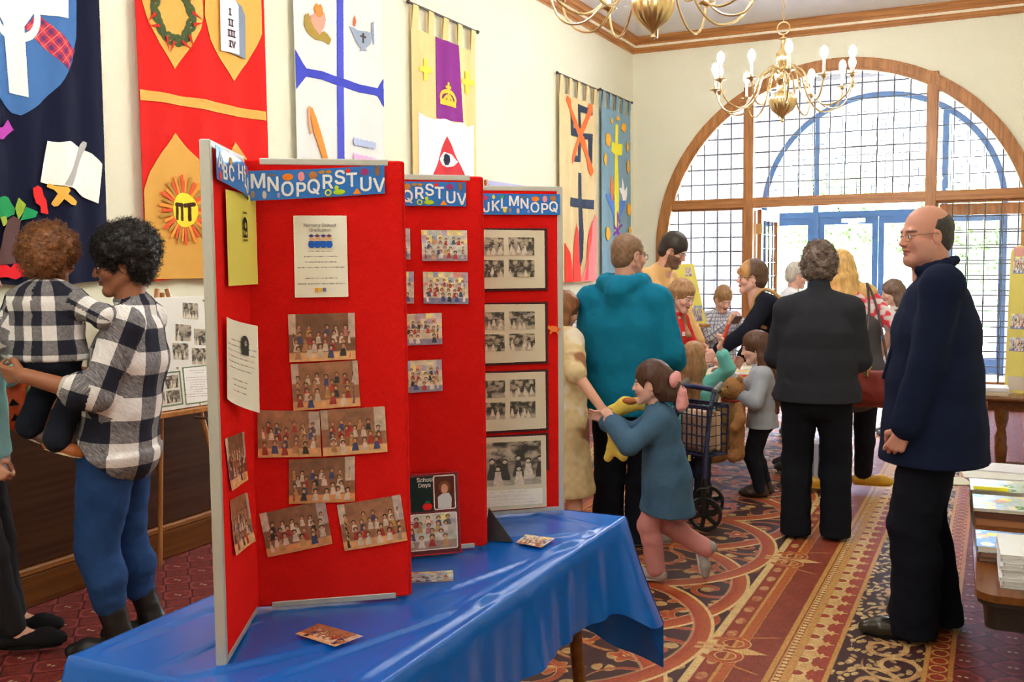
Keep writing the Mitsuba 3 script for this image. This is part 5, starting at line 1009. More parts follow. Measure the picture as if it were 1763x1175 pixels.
bs = obj('basket', cat([tube([(*p, z) for p in P4], .007, 8, closed=True) for z in (bz0, bz1, bz1 - .012)] + [tube([(*p, bz0), (*(p + (p - sum(P4) / 4) * .06), bz1)], .006, 8) for p in P4]), 'satin', k, color=BL, smooth=40)
for i in range(1, 7):
    p = c0 + (c1 - c0) * i / 7; obj('wire', tube([(*p, bz0), (*p, bz1)], .0045, 6), 'satin', bs, color=BL); p = P4[3] + (P4[2] - P4[3]) * i / 7; obj('wire', tube([(*p, bz0), (*p, bz1)], .0045, 6), 'satin', bs, color=BL)
for j in range(1, 5):
    z = bz0 + (bz1 - bz0) * j / 5; obj('wire', tube([(*q, z) for q in P4], .0045, 6, closed=True), 'satin', bs, color=BL)
obj('basket_floor', extrude(Polygon(P4), .006).apply_translation((0, 0, bz0 - .004)), 'satin', bs, color=BL)
cc = sum(P4) / 4; qd = (c1 - c0) / np.linalg.norm(c1 - c0); Mq = rotz(math.atan2(qd[1], qd[0]))
o = obj('cloth_bag', placed(rbox(-.110, .110, -.060, .060, 0, .25, .035), Mq, (*cc, bz0 + .004)), 'cloth', color=(.52, .34, .24), smooth=40); tag(o, 'beige and pink quilted bag inside the basket of the walker', 'bag')
for i in range(7): obj('quilt_roll', placed(tube([(-.096 + i * .032, -.062, .02), (-.096 + i * .032, -.062, .245)], .014, 8), Mq, (*cc, bz0 + .004)), 'cloth', o, color=((.62, .48, .32), (.55, .28, .24))[i % 2], smooth=40)
obj('clip', rbox(-1.64, -1.625, 5.735, 5.75, .38, .415, .002), 'satin', k, color=(.75, .68, .2), label='small yellow clip')
# ---- low table with books on the right ------------------------------------------------------------------------
RM = rotz(math.radians(2.1)); RT = (-.042, 3.42, 0); LT = lambda m: placed(m, RM, RT); LZ = .50
k = thing('low_table', 'low polished wooden table with stacks of books beside the suited man', 'table')
tp = sbox(.07, .07, .60, 2.20).buffer(.07, 12); obj('tabletop', LT(extrude(tp, .024).apply_translation((0, 0, LZ - .024))), 'mahogany', k)
obj('edge_moulding', LT(extrude(tp.buffer(-.006), .016).apply_translation((0, 0, LZ - .040))), 'satin', k, color=(.012, .007, .005)); obj('apron', LT(extrude(tp.buffer(-.03).difference(tp.buffer(-.055)), .08).apply_translation((0, 0, LZ - .12))), 'satin', k, color=(.012, .007, .005), label='dark apron')
for x in (.30, .58):
    for y in (.30, 1.95): obj('leg', LT(lathe([(.0, 0), (.018, 0), (.022, .03), (.016, .06), (.026, .16), (.03, .26), (.022, .30), (.032, .33), (.032, LZ - .04)], 16).apply_translation((x, y, 0))), 'walnut', k, smooth=40)
def book(name, label, c, x, y, z, w, d, h, a=0.0, cover=None, color=(.5, .5, .5), grp=None, pages=(.62, .58, .48), bs='cover'):
    X_ = np.eye(4); X_[:3, :3] = RM @ rotz(a); X_[:3, 3] = RM @ np.array([x, y, z]) + np.array(RT)
    o = obj('%s' % name, apply(rbox(0.004, w - .003, .003, d - .003, .0015, h - .0015, .001), X_), 'matte', color=pages)
    for zz in (0, h - .002):
        g, uv = bilinear([(0, d), (w, d), (w, 0), (0, 0)], 3, 3); m, t_ = sheet(np.concatenate([g, np.full(g.shape[:2] + (1,), zz + .002)], -1), .002, np.stack([uv[..., 0] + 2 * (cover or 0), uv[..., 1]], -1))
        obj('cover', apply(m, X_), bs if cover is not None else 'satin', o, **({'uv': t_} if cover is not None else {'color': color}))
    obj('spine', apply(bx(-.001, .002, 0, d, 0, h), X_), 'satin', o, color=color); tag(o, label, c, grp); return o
z = LZ + .001
for i, (h, col) in enumerate(((.016, (.10, .05, .03)), (.018, (.16, .09, .05)))): book('book', ('brown book lowest under the blue flowered book', 'brown book between the lowest brown book and the blue flowered one')[i], 'book', .012 + .004 * i, .375 - .003 * i, z, .27, .235, h, 0, None, col, pages=(.22, .12, .08)); z += h + .001
book('book', 'book with blue flowered cover on top of its stack beside the white booklets', 'book', .008, .37, z, .28, .24, .020, 0, 201, (.12, .22, .45))
z = LZ + .001
for i in range(9):
    h = .0115; book('booklet', ('white booklet lowest in the near stack on the low table' if i == 0 else 'white booklet on top of the near stack on the low table' if i == 8 else 'white booklet inside the near stack on the low table, between its top and bottom ones'), 'booklet', .075 + .006 * math.sin(i * 2.3), .085 + .005 * math.cos(i * 1.7), z, .23, .28, h, .02 * math.sin(i * 1.9), None, (.66, .68, .68), 'white booklets stacked on the low table', (.66, .68, .66)); z += h + .0008
z = LZ + .001
for i, (h, col) in enumerate(((.030, (.30, .13, .06)), (.026, (.10, .04, .03)))): book('book', ('tan brown thick book under the dark brown one in the middle stack', 'dark brown book in the middle stack under the flowered yellow and green one')[i], 'book', .012, .905 - .004 * i, z, .30, .25, h, 0, None, col, pages=((.34, .15, .07), (.12, .05, .035))[i]); z += h + .001
book('book', 'book with yellow and green patterned cover on top of the middle stack', 'book', .006, .90, z, .30, .27, .012, 0, 204, (.3, .32, .25)); ztop = z + .013
z = LZ + .001
for i in range(3): book('book', ('grey book lowest in the stack with the yellow note', 'grey green book second in the stack with the yellow note', 'patterned book under the yellow note')[i], 'book', .0, 1.22 + .004 * i, z, .30, .25, .024, 0, None if i < 2 else 206, ((.25, .22, .2), (.22, .26, .22), (.45, .4, .3))[i]); z += .025
o = obj('sticky_note', LT(bx(.010, .145, 1.235, 1.30, z, z + .0012)), 'matte', color=(.72, .68, .04)); tag(o, 'bright yellow paper note on the patterned book', 'note')
for i, (x, y, a, w, d) in enumerate(((-.075, 1.42, .30, .10, .16), (.02, 1.56, -.05, .36, .22), (-.02, 1.72, .10, .40, .24), (.01, 1.90, -.08, .40, .22))):
    zz = LZ + (.03 if i == 0 else .012 + .006 * i); m = placed(rbox(0, w, 0, d, 0, .006, .001), rotz(a), (x, y, zz if i else z - .03)); o = obj('paper_sheet', LT(m), 'matte', color=((.70, .68, .56), (.74, .73, .70), (.70, .70, .66), (.72, .72, .76))[i])
    tag(o, ('cream paper jutting out over the edge of the low table', 'white paper nearest behind the patterned book stack', 'white folder in the middle of the papers at the far end of the low table', 'white paper farthest back on the low table')[i], 'paper')
for i in range(3): o = obj('paper_pad', LT(rbox(.02, .42, 1.54 + .02 * i, 2.10, LZ + .001 + .0045 * i, LZ + .005 + .0045 * i, .001)), 'matte', color=(.60, .58, .52)); tag(o, ('cream pad lowest under the loose papers', 'cream pad second under the loose papers', 'cream pad third under the loose papers')[i], 'paper')
o = obj('pen', LT(tube([(.03, 1.60, LZ + .036), (.28, 1.63, LZ + .038)], .006, 10)), 'gloss', color=(.25, .22, .24), smooth=40); obj('cap', LT(tube([(.15, 1.6145, LZ + .037), (.285, 1.6305, LZ + .038)], .0075, 10)), 'gloss', o, color=(.02, .015, .02), smooth=40, label='dark cap'); tag(o, 'dark capped marker pen lying on the white papers', 'pen')
# ---- side table and yellow board at the right edge ------------------------------------------------------------
k = thing('side_table', 'dark wooden side table with turned legs behind the suited man', 'table'); SZ = .60
obj('tabletop', rbox(-.12, .60, 7.70, 8.30, SZ - .03, SZ, .010), 'mahogany', k); obj('apron', rbox(-.05, .54, 7.76, 8.24, SZ - .10, SZ - .03, .004), 'mahogany', k)
for x in (.04, .50):
    for y in (7.80, 8.20): obj('leg', lathe([(0, 0), (.05, 0), (.055, .02), (.03, .05), (.022, .08), (.034, .14), (.044, .24), (.024, .30), (.036, .33), (.026, .36), (.046, .44), (.048, SZ - .09)], 20).apply_translation((x, y, 0)), 'mahogany', k, smooth=40)
obj('foot_rail', cat(tube([(.04, 7.80, .05), (.50, 7.80, .05)], .014, 8), tube([(.04, 8.20, .05), (.50, 8.20, .05)], .014, 8)), 'mahogany', k, smooth=40)
for i in range(2): flatbox('book', ('cream book lying under the white one on the side table', 'white book lying on the cream one on the side table')[i], 'book', -.005, 7.86, .17, .22, .030, .05 * i, ((.55, .47, .33), (.70, .70, .72))[i], SZ + .001 + .031 * i)
Xb = np.eye(4); Xb[:3, :3] = rotz(math.radians(-14)) @ np.column_stack([[1, 0, 0], [0, .08, .997], [0, -.997, .08]]); Xb[:3, 3] = (.055, 8.02, SZ + .002)
k = obj('poster_board', apply(extrude(rr(0, 0, .62, 1.06, .06), .006), Xb), 'matte', color=(.66, .58, .16)); tag(k, 'yellow poster board of small photos standing on the side table', 'poster')
for i in range(5):
    for j in range(3):
        x, y = .02 + .15 * j + (.12 if i == 3 and j == 0 else 0), (.30, .46, .62, .72, .86)[i]
        if i == 2 and j == 0: continue
        m, t_ = sheet_at(Xb, x, x + .125, y, y + (.10, .11, .0901, .14, .12)[i], .0075 + .0006 * j, 240 + i * 3 + j); obj('photo', m, 'photo', k, uv=t_)
for y0, y1, c in ((.985, 1.05, (.66, .34, .30)), (.02, .12, (.58, .50, .42))): obj('paper_strip', apply(extrude(sbox(.02, y0, .60, y1), .001).apply_translation((0, 0, .0065)), Xb), 'matte', k, color=c)
# ---- small things in hands ------------------------------------------------------------------------------------
# ---- figures: signed distance fields of limbs, meshed as one continuous skin ------------------------------------
def axis_coords(lo, hi, base, fines):
    out, x = [lo], lo
    while x < hi:
        st = base
        for a, b, r in fines:
            if a - 1e-9 <= x < b: st = min(st, r)
            elif x < a < x + st: st = min(st, max(a - x, r))
        x += st; out.append(x)
    return np.array(out)
CORN = np.array([(i, j, k) for i in (0, 1) for j in (0, 1) for k in (0, 1)])
EDGES = [(a, b) for a in range(8) for b in range(a + 1, 8) if np.abs(CORN[a] - CORN[b]).sum() == 1]
def surface_nets(D, ax):
    S = D < 0; c = np.zeros(tuple(n - 1 for n in S.shape), np.int8)
    sl = lambda q, n: slice(q, n - 1 + q)
    for o in CORN: c += S[sl(o[0], S.shape[0]), sl(o[1], S.shape[1]), sl(o[2], S.shape[2])]
    act = np.argwhere((c > 0) & (c < 8)); n = len(act)
    vals = np.stack([D[act[:, 0] + o[0], act[:, 1] + o[1], act[:, 2] + o[2]] for o in CORN], 1)
    pos = np.stack([np.stack([ax[d][act[:, d] + o[d]] for d in range(3)], 1) for o in CORN], 1)
    acc, cnt = np.zeros((n, 3)), np.zeros((n, 1))
    for a, b in EDGES:
        m = (vals[:, a] < 0) != (vals[:, b] < 0); t = (vals[:, a] / np.where(m, vals[:, a] - vals[:, b], 1))[:, None]
        acc += np.where(m[:, None], pos[:, a] + t * (pos[:, b] - pos[:, a]), 0); cnt += m[:, None]
    V = acc / cnt; ids = np.full(c.shape, -1, np.int32); ids[tuple(act.T)] = np.arange(n)
    F = []
    for d in range(3):
        e, f = [(1, 2), (2, 0), (0, 1)][d]
        lo = [slice(None)] * 3; hi = [slice(None)] * 3; lo[d], hi[d] = slice(0, -1), slice(1, None)
        A, B = S[tuple(lo)], S[tuple(hi)]; cr = np.argwhere(A != B)
        cr = cr[(cr[:, e] > 0) & (cr[:, f] > 0) & (cr[:, e] < D.shape[e] - 1) & (cr[:, f] < D.shape[f] - 1)]
        q = []
        for de, df in ((-1, -1), (0, -1), (0, 0), (-1, 0)):
            z = cr.copy(); z[:, e] += de; z[:, f] += df; q.append(ids[tuple(z.T)])
        q = np.stack(q, 1); fl = ~A[tuple(cr.T)]; q[fl] = q[fl][:, ::-1]
        q = q[(q >= 0).all(1)]; F += [q[:, [0, 1, 2]], q[:, [0, 2, 3]]]
    return trimesh.Trimesh(V, np.vstack(F), process=False)
class Sdf:
    def __init__(s): s.p, s.clips, s.disp = [], [], None
    def cone(s, a, b, ra, rb, k=.02, M=None, sub=False): s.p.append(('c', np.array(a, float), np.array(b, float), ra, rb, k, M, sub)); return s
    def chain(s, pts, rad, k=.02, M=None):
        for i in range(len(pts) - 1): s.cone(pts[i], pts[i + 1], rad[i], rad[i + 1], k, M)
        return s
    def ell(s, c, r, R=None, k=.015, sub=False): s.p.append(('e', np.array(c, float), np.array(r, float), np.eye(3) if R is None else R, 0, k, None, sub)); return s
    def box_of(s, p):
        if p[0] == 'c':
            sc = 1.0 if p[6] is None else 1 / np.linalg.svd(p[6])[1].min(); r = max(p[3], p[4]) * sc
            return np.minimum(p[1], p[2]) - r, np.maximum(p[1], p[2]) + r
        r = np.abs(p[3]) @ p[2]; return p[1] - r, p[1] + r
    def dist(s, p, P):
        if p[0] == 'c':
            a, b, M = p[1], p[2], p[6]
            if M is not None: P, a, b = P @ M.T, M @ a, M @ b
            ba = b - a; t = np.clip(((P - a) @ ba) / max(ba @ ba, 1e-9), 0, 1)
            return np.linalg.norm(P - a - t[..., None] * ba, axis=-1) - (p[3] + (p[4] - p[3]) * t)
        q = (P - p[1]) @ p[3]; k0 = np.linalg.norm(q / p[2], axis=-1); k1 = np.linalg.norm(q / p[2] ** 2, axis=-1)
        return k0 * (k0 - 1) / np.maximum(k1, 1e-9)
    def mesh(s, base=.009, fines=()):
        """fines: (lo, hi, res) boxes that get a finer grid"""
        bb = [s.box_of(p) for p in s.p if not p[7]]; lo, hi = np.min([b[0] for b in bb], 0) - .03, np.max([b[1] for b in bb], 0) + .03
        ax = [axis_coords(lo[d], hi[d], base, [(f[0][d], f[1][d], f[2]) for f in fines]).astype(np.float32) for d in range(3)]
        D = np.full([len(a) for a in ax], .25, np.float32)
        def block(l, h):
            i = [slice(max(0, np.searchsorted(ax[d], l[d]) - 1), np.searchsorted(ax[d], h[d]) + 1) for d in range(3)]
            return tuple(i), np.stack(np.meshgrid(*[ax[d][i[d]] for d in range(3)], indexing='ij'), -1)
        for p in s.p:
            l, h = s.box_of(p); k = p[5]; i, P = block(l - k - .02, h + k + .02)
            if 0 in P.shape: continue
            d, cur = s.dist(p, P).astype(np.float32), D[i]
            if p[7]: d = -d; hh = np.clip(.5 - .5 * (cur - d) / k, 0, 1); D[i] = cur * (1 - hh) + d * hh + k * hh * (1 - hh)
            else: hh = np.clip(.5 + .5 * (cur - d) / k, 0, 1); D[i] = cur * (1 - hh) + d * hh - k * hh * (1 - hh)
        if s.disp is not None or s.clips:
            m = np.argwhere(np.abs(D) < .06); P = np.stack([ax[d][m[:, d]] for d in range(3)], 1); v = D[tuple(m.T)]
            if s.disp is not None: v = v - s.disp(P)
            for f in s.clips: v = np.maximum(v, f(P))
            D[tuple(m.T)] = v
            if s.clips:
                m = np.argwhere(D <= -.06); P = np.stack([ax[d][m[:, d]] for d in range(3)], 1); v = D[tuple(m.T)]
                for f in s.clips: v = np.maximum(v, f(P))
                D[tuple(m.T)] = v
        return surface_nets(D, ax)
def plane(pt, n):
    pt, n = np.array(pt, float), unit(n); return lambda P: (P - pt) @ n        # keeps the side the normal points away from
def ik(S, E, l1, l2, pole):
    d = E - S; L = np.linalg.norm(d); u = d / max(L, 1e-9)
    if L > (l1 + l2) * .999: E = S + u * (l1 + l2) * .999; L = (l1 + l2) * .999
    c = (l1 * l1 + L * L - l2 * l2) / (2 * L); hgt = math.sqrt(max(l1 * l1 - c * c, 0)); p = np.asarray(pole, float); p = unit(p - u * (p @ u))
    return S + u * c + p * hgt, E
def folds(amp, seed, f=(13, 13, 7), fine=.25):
    def d(P): return amp * ((meshkit.fbm(P * np.array(f) + seed, 3, seed) - .5) * 2 + fine * (meshkit.noise(P * 45 + seed, seed) - .5))
    return d
class Fig:
    """a standing figure; local axes right, forward, up"""
    def __init__(s, at, face, h, hs=None, girth=1.0, shoulder=1.0, hip=1.0, belly=0.0, lean=0.0, side=0.0, head=(0, 0, 0), wr=None, an=None, sh_up=0.0, pel=None, pole_el=None, foot=None):
        s.h, s.g = h, girth; a = math.radians(face); s.f, s.r, s.u = np.array([math.cos(a), math.sin(a), 0]), np.array([math.sin(a), -math.cos(a), 0]), np.array([0, 0, 1.0])
        s.o = np.array([at[0], at[1], at[2] if len(at) > 2 else 0.0]); s.hs = hs or .132 * h; s.face = face
        child = np.clip((s.hs / h - .132) / .05, 0, 1); s.child = child
        body = h - s.hs
        zs = dict(pelvis=.50 * h - .03 * h * child, waist=.60 * h - .02 * h * child, chest=.71 * h - .01 * h * child, neck=h - s.hs - .035 * h, )
        s.shz = zs['neck'] - .034 * h + sh_up * h
        L = math.radians(lean); pv = np.array([0, 0, zs['pelvis']])
        if pel is not None: pv = np.array([pel[0], pel[1], pel[2]]) * h
        cl, sl_ = math.cos(L), math.sin(L); cs, ss = math.cos(math.radians(side)), math.sin(math.radians(side))
        def up(r, f, z):   # local point above the pelvis, leaned
            z = z - zs['pelvis']; return pv + np.array([r * cs + z * cl * ss, f * cl + z * sl_, z * cl * cs - f * sl_ - r * ss])
        s.loc = {k: up(0, 0, v) for k, v in zs.items()}; s.up_local = up
        s.SW = .100 * h * shoulder; s.J = {k: s.W(v) for k, v in s.loc.items()}
        for q, sg in (('R', 1), ('L', -1)):
            s.J['sh' + q] = s.W(up(sg * s.SW, -.004 * h, s.shz)); s.J['hip' + q] = s.W(pv + np.array([sg * .052 * h * hip, 0, -.01 * h]))
            w = (wr or {}).get(q); d = np.array([sg * (.135 * shoulder + .02) * h, .035 * h, .475 * h])
            wp = s.W(d) if w is None else np.array(w, float)
            po = -s.f * 1.0 + s.r * sg * .35 - s.u * .15 if not (pole_el or {}).get(q) else np.array(pole_el[q], float)
            s.J['el' + q], s.J['wr' + q] = ik(s.J['sh' + q], wp, .172 * h, .150 * h, po)
            a_ = (an or {}).get(q); ap = s.W(np.array([sg * .055 * h * hip, 0, .042 * h])) if a_ is None else np.array(a_, float)
            s.J['kn' + q], s.J['an' + q] = ik(s.J['hip' + q], ap, (zs['pelvis'] - .01 * h - .042 * h) * .51, (zs['pelvis'] - .01 * h - .042 * h) * .50, s.f + sg * s.r * .12)
        s.foot = foot or {}
        # head
        y, p, ro = map(math.radians, head); a2 = a + y; f2, r2 = np.array([math.cos(a2), math.sin(a2), 0]), np.array([math.sin(a2), -math.cos(a2), 0])
        fw = f2 * math.cos(p) + s.u * math.sin(p); uu = np.cross(r2, fw); r3 = r2 * math.cos(ro) + uu * math.sin(ro); u3 = np.cross(r3, fw)
        s.HR = np.stack([r3, fw, u3], 1); s.k = s.hs / .235
        base = s.W(up(0, .012 * h, zs['neck'])); s.J['neckb'] = base
        s.HC = base + unit(s.J['neck'] - s.J['chest']) * .030 * h * .75 + u3 * (.130 * s.k) + fw * .022 * s.k
        s.hscale = h / 1.75 * (1 + .12 * child)
    def W(s, v): return s.o + s.r * v[0] + s.f * v[1] + s.u * v[2]
    def H(s, x, y, z): return s.HC + s.HR @ (np.array([x, y, z], float) * s.k)
    def toHead(s, P): return ((P - s.HC) @ s.HR) / s.k
    def lat(s, sx):
        r = unit(s.J['shR'] - s.J['shL']); return np.eye(3) - (1 - sx) * np.outer(r, r)
    def rad(s):
        h, g = s.h, s.g; c = 1 + .10 * s.child
        L = s.lg
        return dict(chest=.066 * h * (.6 + .4 * g), waist=.060 * h * g, pelvis=.066 * h * g, th=.047 * h * (.6 + .4 * g) * c * L, kn=.031 * h * c * L, ca=.031 * h * c * L, an=.021 * h * c, sh=.030 * h * c, el=.0225 * h * c, wr=.0165 * h * c, neck=.032 * h * (.75 + .25 * g))
    def torso(s, S, e=0.0, hem=None, k=.03, sx=.66, wide=1.0):
        R, J = s.rad(), s.J; M = s.lat(sx)
        top = J['chest'] + (J['neck'] - J['chest']) * .45
        S.chain([top, J['chest'], J['waist'], J['pelvis']], [R['chest'] * .80 + e, R['chest'] + e, R['waist'] * wide + e, R['pelvis'] * wide + e], k, M)
        for q in 'RL': S.cone(J['neck'] * .75 + J['sh' + q] * .25 - s.u * .006, J['sh' + q] - (J['neck'] - J['chest']) * .02, R['sh'] * .80 + e * .9, R['sh'] * 1.02 + e, k)
    def arm(s, S, q, e=0.0, to=1.0, k=.02, flare=0.0):
        R, J = s.rad(), s.J; S.cone(J['sh' + q], J['el' + q], R['sh'] + e, R['el'] * 1.05 + e, k)
        if to > .5:
            t = (to - .5) * 2; S.cone(J['el' + q], J['el' + q] + (J['wr' + q] - J['el' + q]) * t, R['el'] * 1.08 + e, R['el'] * 1.05 + (R['wr'] - R['el']) * t + e + flare, k)
    def leg(s, S, q, e=0.0, k=.02, straight=0.0, to=1.0):
        R, J = s.rad(), s.J; an = R['an'] + straight; kn = max(R['kn'] + straight * .3, an * (1.0 if straight > .03 else 0))
        S.cone(J['hip' + q] + s.u * .015 * s.h, J['kn' + q], R['th'] + e, kn + e, k)
        d = J['an' + q] - J['kn' + q]; S.chain([J['kn' + q], J['kn' + q] + d * .3 - s.f * .008 * s.h, J['kn' + q] + d * (to if straight > .012 or to < 1 else min(to, 1.0))], [kn + e, max(R['ca'], kn * .96) + e, an + e], k)
    def hand(s, S, q, d=None, palm=None, curl=.35, spread=.12, pinch=False):
        J = s.J; sg = 1 if q == 'R' else -1; fw = unit(J['wr' + q] - J['el' + q]) if d is None else unit(d)
        pn = np.asarray(-sg * s.r if palm is None else palm, float); pn = unit(pn - fw * (pn @ fw)); th = np.cross(pn, fw) * sg * -1
        if palm is None and th @ s.f < 0 and abs(fw[2]) > .5: th = -th
        z = s.hscale; w = J['wr' + q]; P = lambda a, b, c: w + (fw * a + th * b + pn * c) * z
        S.cone(w, P(.03, 0, 0), .019 * z, .017 * z, .012)
        names = ((.026, .090, .074, .0085), (.008, .094, .083, .0088), (-.011, .090, .077, .0083), (-.028, .082, .060, .0074))
        for i, (b, a, L, r) in enumerate(names):
            S.cone(P(.02, b * .6, 0), P(a, b, -.004), .0135 * z, .0105 * z, .009)
            p = P(a, b, -.002); ang = 0.0; dirn = unit(fw + th * spread * (1.5 - i) * .35); c = curl * (1 + .12 * i)
            for j, fr in enumerate((.45, .31, .26)):
                ang += c * (1.0, 1.05, .7)[j]; dd = dirn * math.cos(ang) + pn * math.sin(ang); p2 = p + dd * L * fr * z; S.cone(p, p2, r * (1 - .10 * j) * z, r * (.90 - .10 * j) * z, .003); p = p2
        t0 = P(.025, .022, .006); t1 = P(.055, .046, .016 + .012 * curl); t2 = P(.083, .050 - .02 * curl, .022 + .03 * curl); t3 = P(.105, .046 - .03 * curl, .024 + .045 * curl)
        S.chain([t0, t1, t2, t3], [.015 * z, .0115 * z, .0098 * z, .008 * z], .006)
        s.hand_box = getattr(s, 'hand_box', []) + [P(.09, 0, .02)]
        return P
    def headshape(s, S, beard=0.0, cheeks=1.0, nose=1.0):
        H, k = s.H, s.k; E = lambda c, r, kk=.015, sub=False: S.ell(H(*c), np.array(r) * k, s.HR, kk * k, sub)
        C = lambda a, b, ra, rb, kk=.012, sub=False: S.cone(H(*a), H(*b), ra * k, rb * k, kk * k, None, sub)
        S.cone(s.J['neckb'] - s.u * .02 * s.h, H(0, -.022, -.055), s.rad()['neck'] * 1.08, s.rad()['neck'] * .98, .02)
        E((0, -.014, .034), (.073, .094, .086)); E((0, .022, -.020), (.060, .070, .088), .02)
        for q in (1, -1): C((q * .050, -.010, -.045), (q * .014, .062, -.098), .024, .020, .02); E((q * .040, .056, -.028), (.026 * cheeks, .026, .026), .014)
        C((-.014, .066, -.098), (.014, .066, -.098), .020, .020, .014)
        C((-.036, .076, .022), (.036, .076, .022), .010, .010, .014)
        for q in (1, -1): E((q * .031, .098, .002), (.019, .016, .013), .010, True)
        for q in (1, -1): E((q * .031, .0755, .001), (.0145, .0135, .0125), .004)
        C((0, .083, .014), (0, .097 + .006 * nose, -.027), .0075, .0105 * nose, .010); 
        for q in (1, -1): E((q * .011, .094, -.030), (.008, .011, .008), .006)
        E((0, .0865, -.0545), (.021, .0105, .0052), .006); E((0, .0850, -.0660), (.018, .0105, .0062), .006); E((0, .101, -.0600), (.020, .008, .0012), .003, True)
        for q in (1, -1):
            E((q * .076, -.010, -.008), (.0075, .019, .031), .006); E((q * .082, -.006, -.004), (.004, .010, .018), .004, True)
def skin_colors(fig, V, tone, lip=(.30, .08, .07), brow=(.03, .02, .015), iris=(.05, .03, .02), beard=None, blush=.15, brows=True):
    n = len(V); col = np.tile(np.array(tone, float), (n, 1)); q = fig.toHead(V); x, y, z = np.abs(q[:, 0]), q[:, 1], q[:, 2]; near = (np.abs(q) < .16).all(1)
    def put(m, c, a=1.0):
        m = np.clip(m, 0, 1)[:, None] * near[:, None] * a; col[:] = col * (1 - m) + np.array(c) * m
    bl = np.exp(-((x - .042) / .022) ** 2 - ((z + .028) / .022) ** 2) * (y > .02); put(bl, np.array(tone) * [1.15, .72, .68], blush * 2)
    put(np.exp(-((z + .025) / .018) ** 2 - (x / .014) ** 2) * (y > .085), np.array(tone) * [1.1, .75, .7], blush * 1.5)
    if beard is not None: put(((y > -.01) & (z < -.038 - .3 * np.maximum(0, .03 - y) + .02 * (x > .035)) & (z > -.135) & (y > .0) & ~((x < .019) & (np.abs(z + .060) < .009))).astype(float), beard[0], beard[1])
    put(((x < .024) & (y > .078) & (np.abs(z + .060) < .0115 - .25 * x)).astype(float), lip)
    put(((x < .022) & (y > .07) & (np.abs(z + .0600) < .0015)).astype(float), np.array(lip) * .4)
    if brows: put((np.abs(z - .0215 + .10 * np.abs(x - .030)) < .0042) * (x > .012) * (x < .050) * (y > .05), brow, .85)
    ex = (x - .031) / .0135; ez = (z - .0005) / .0062
    put((ex ** 2 + ez ** 2 < 1) * (y > .07), (.62, .58, .55)); put(((x - .031) ** 2 + z ** 2 < .0055 ** 2) * (y > .07) * (np.abs(ez) < 1.0), iris)
    put((np.abs(ex ** 2 + ez ** 2 - 1.15) < .28) * (z > 0) * (y > .06), (.03, .02, .02), .8)
    return col
class Bones:
    """cloth cut in pieces: every bone (a, b, radius, reference) wraps its own piece, and the pieces meet in clean seams"""
    def __init__(s, bones, sq): s.bones, s.sq = bones, sq
    def cut(s, m):
        v, f, n = meshkit.arrays(m, True); C = v[f].mean(1); best = np.full(len(f), 9.0); uv = np.zeros((len(f), 3, 2))
        for a, b, r, ref in s.bones:
            a, b = np.array(a, float), np.array(b, float); L = np.linalg.norm(b - a); t = (b - a) / L; e1 = unit(np.array(ref) - t * (np.array(ref) @ t)); e2 = np.cross(t, e1)
            q = C - a; d = np.linalg.norm(q - np.clip(q @ t, 0, L)[:, None] * t, axis=1) - r; pick = d < best; best[pick] = d[pick]
            w = v[f[pick]] - a; u = np.arctan2(w @ e2, w @ e1); u0 = u[:, :1]; u = u0 + (u - u0 + np.pi) % (2 * np.pi) - np.pi
            uv[pick] = np.stack([u * r, w @ t], -1) / s.sq
        return v[f].reshape(-1, 3), np.arange(3 * len(f)).reshape(-1, 3), n[f].reshape(-1, 3), uv.reshape(-1, 2)
def strandy(base, var, V, seed, f=(140, 140, 10)):
    s = meshkit.noise(V * np.array(f) + seed, seed)[:, None]; return np.array(base) * (1 - var) + np.array(base) * var * 2 * s
def hair_cap(fig, e=.010, top=.0, hairline=.055, back=-.075, side=.0):
    """hair close to the skull, open over face and ears"""
    S = Sdf(); S.ell(fig.H(0, -.018, .036 + top * .5), np.array([.073 + e + side, .094 + e, .086 + e + top]) * fig.k, fig.HR, .01); S.ell(fig.H(0, -.052, -.022), np.array([.062 + e, .052 + e, .062]) * fig.k, fig.HR, .02)
    fig_ = fig
    def cut(P):
        q = fig_.toHead(P); a = np.linalg.norm((q - np.array([0, .105, -.040])) / np.array([.078, .085, .040 + hairline]), axis=1) - 1
        b = (back - q[:, 2] + .25 * np.maximum(0, q[:, 1] + .03)) / 1.0
        c = np.linalg.norm((q[:, 1:] - np.array([.004, -.020])) / np.array([.026, .048]), axis=1) - 1 + np.maximum(0, .05 - np.abs(q[:, 0])) * 30
        return np.maximum(np.maximum(-a * .06, b), -c * .03) * fig_.k
    S.clips.append(cut); return S
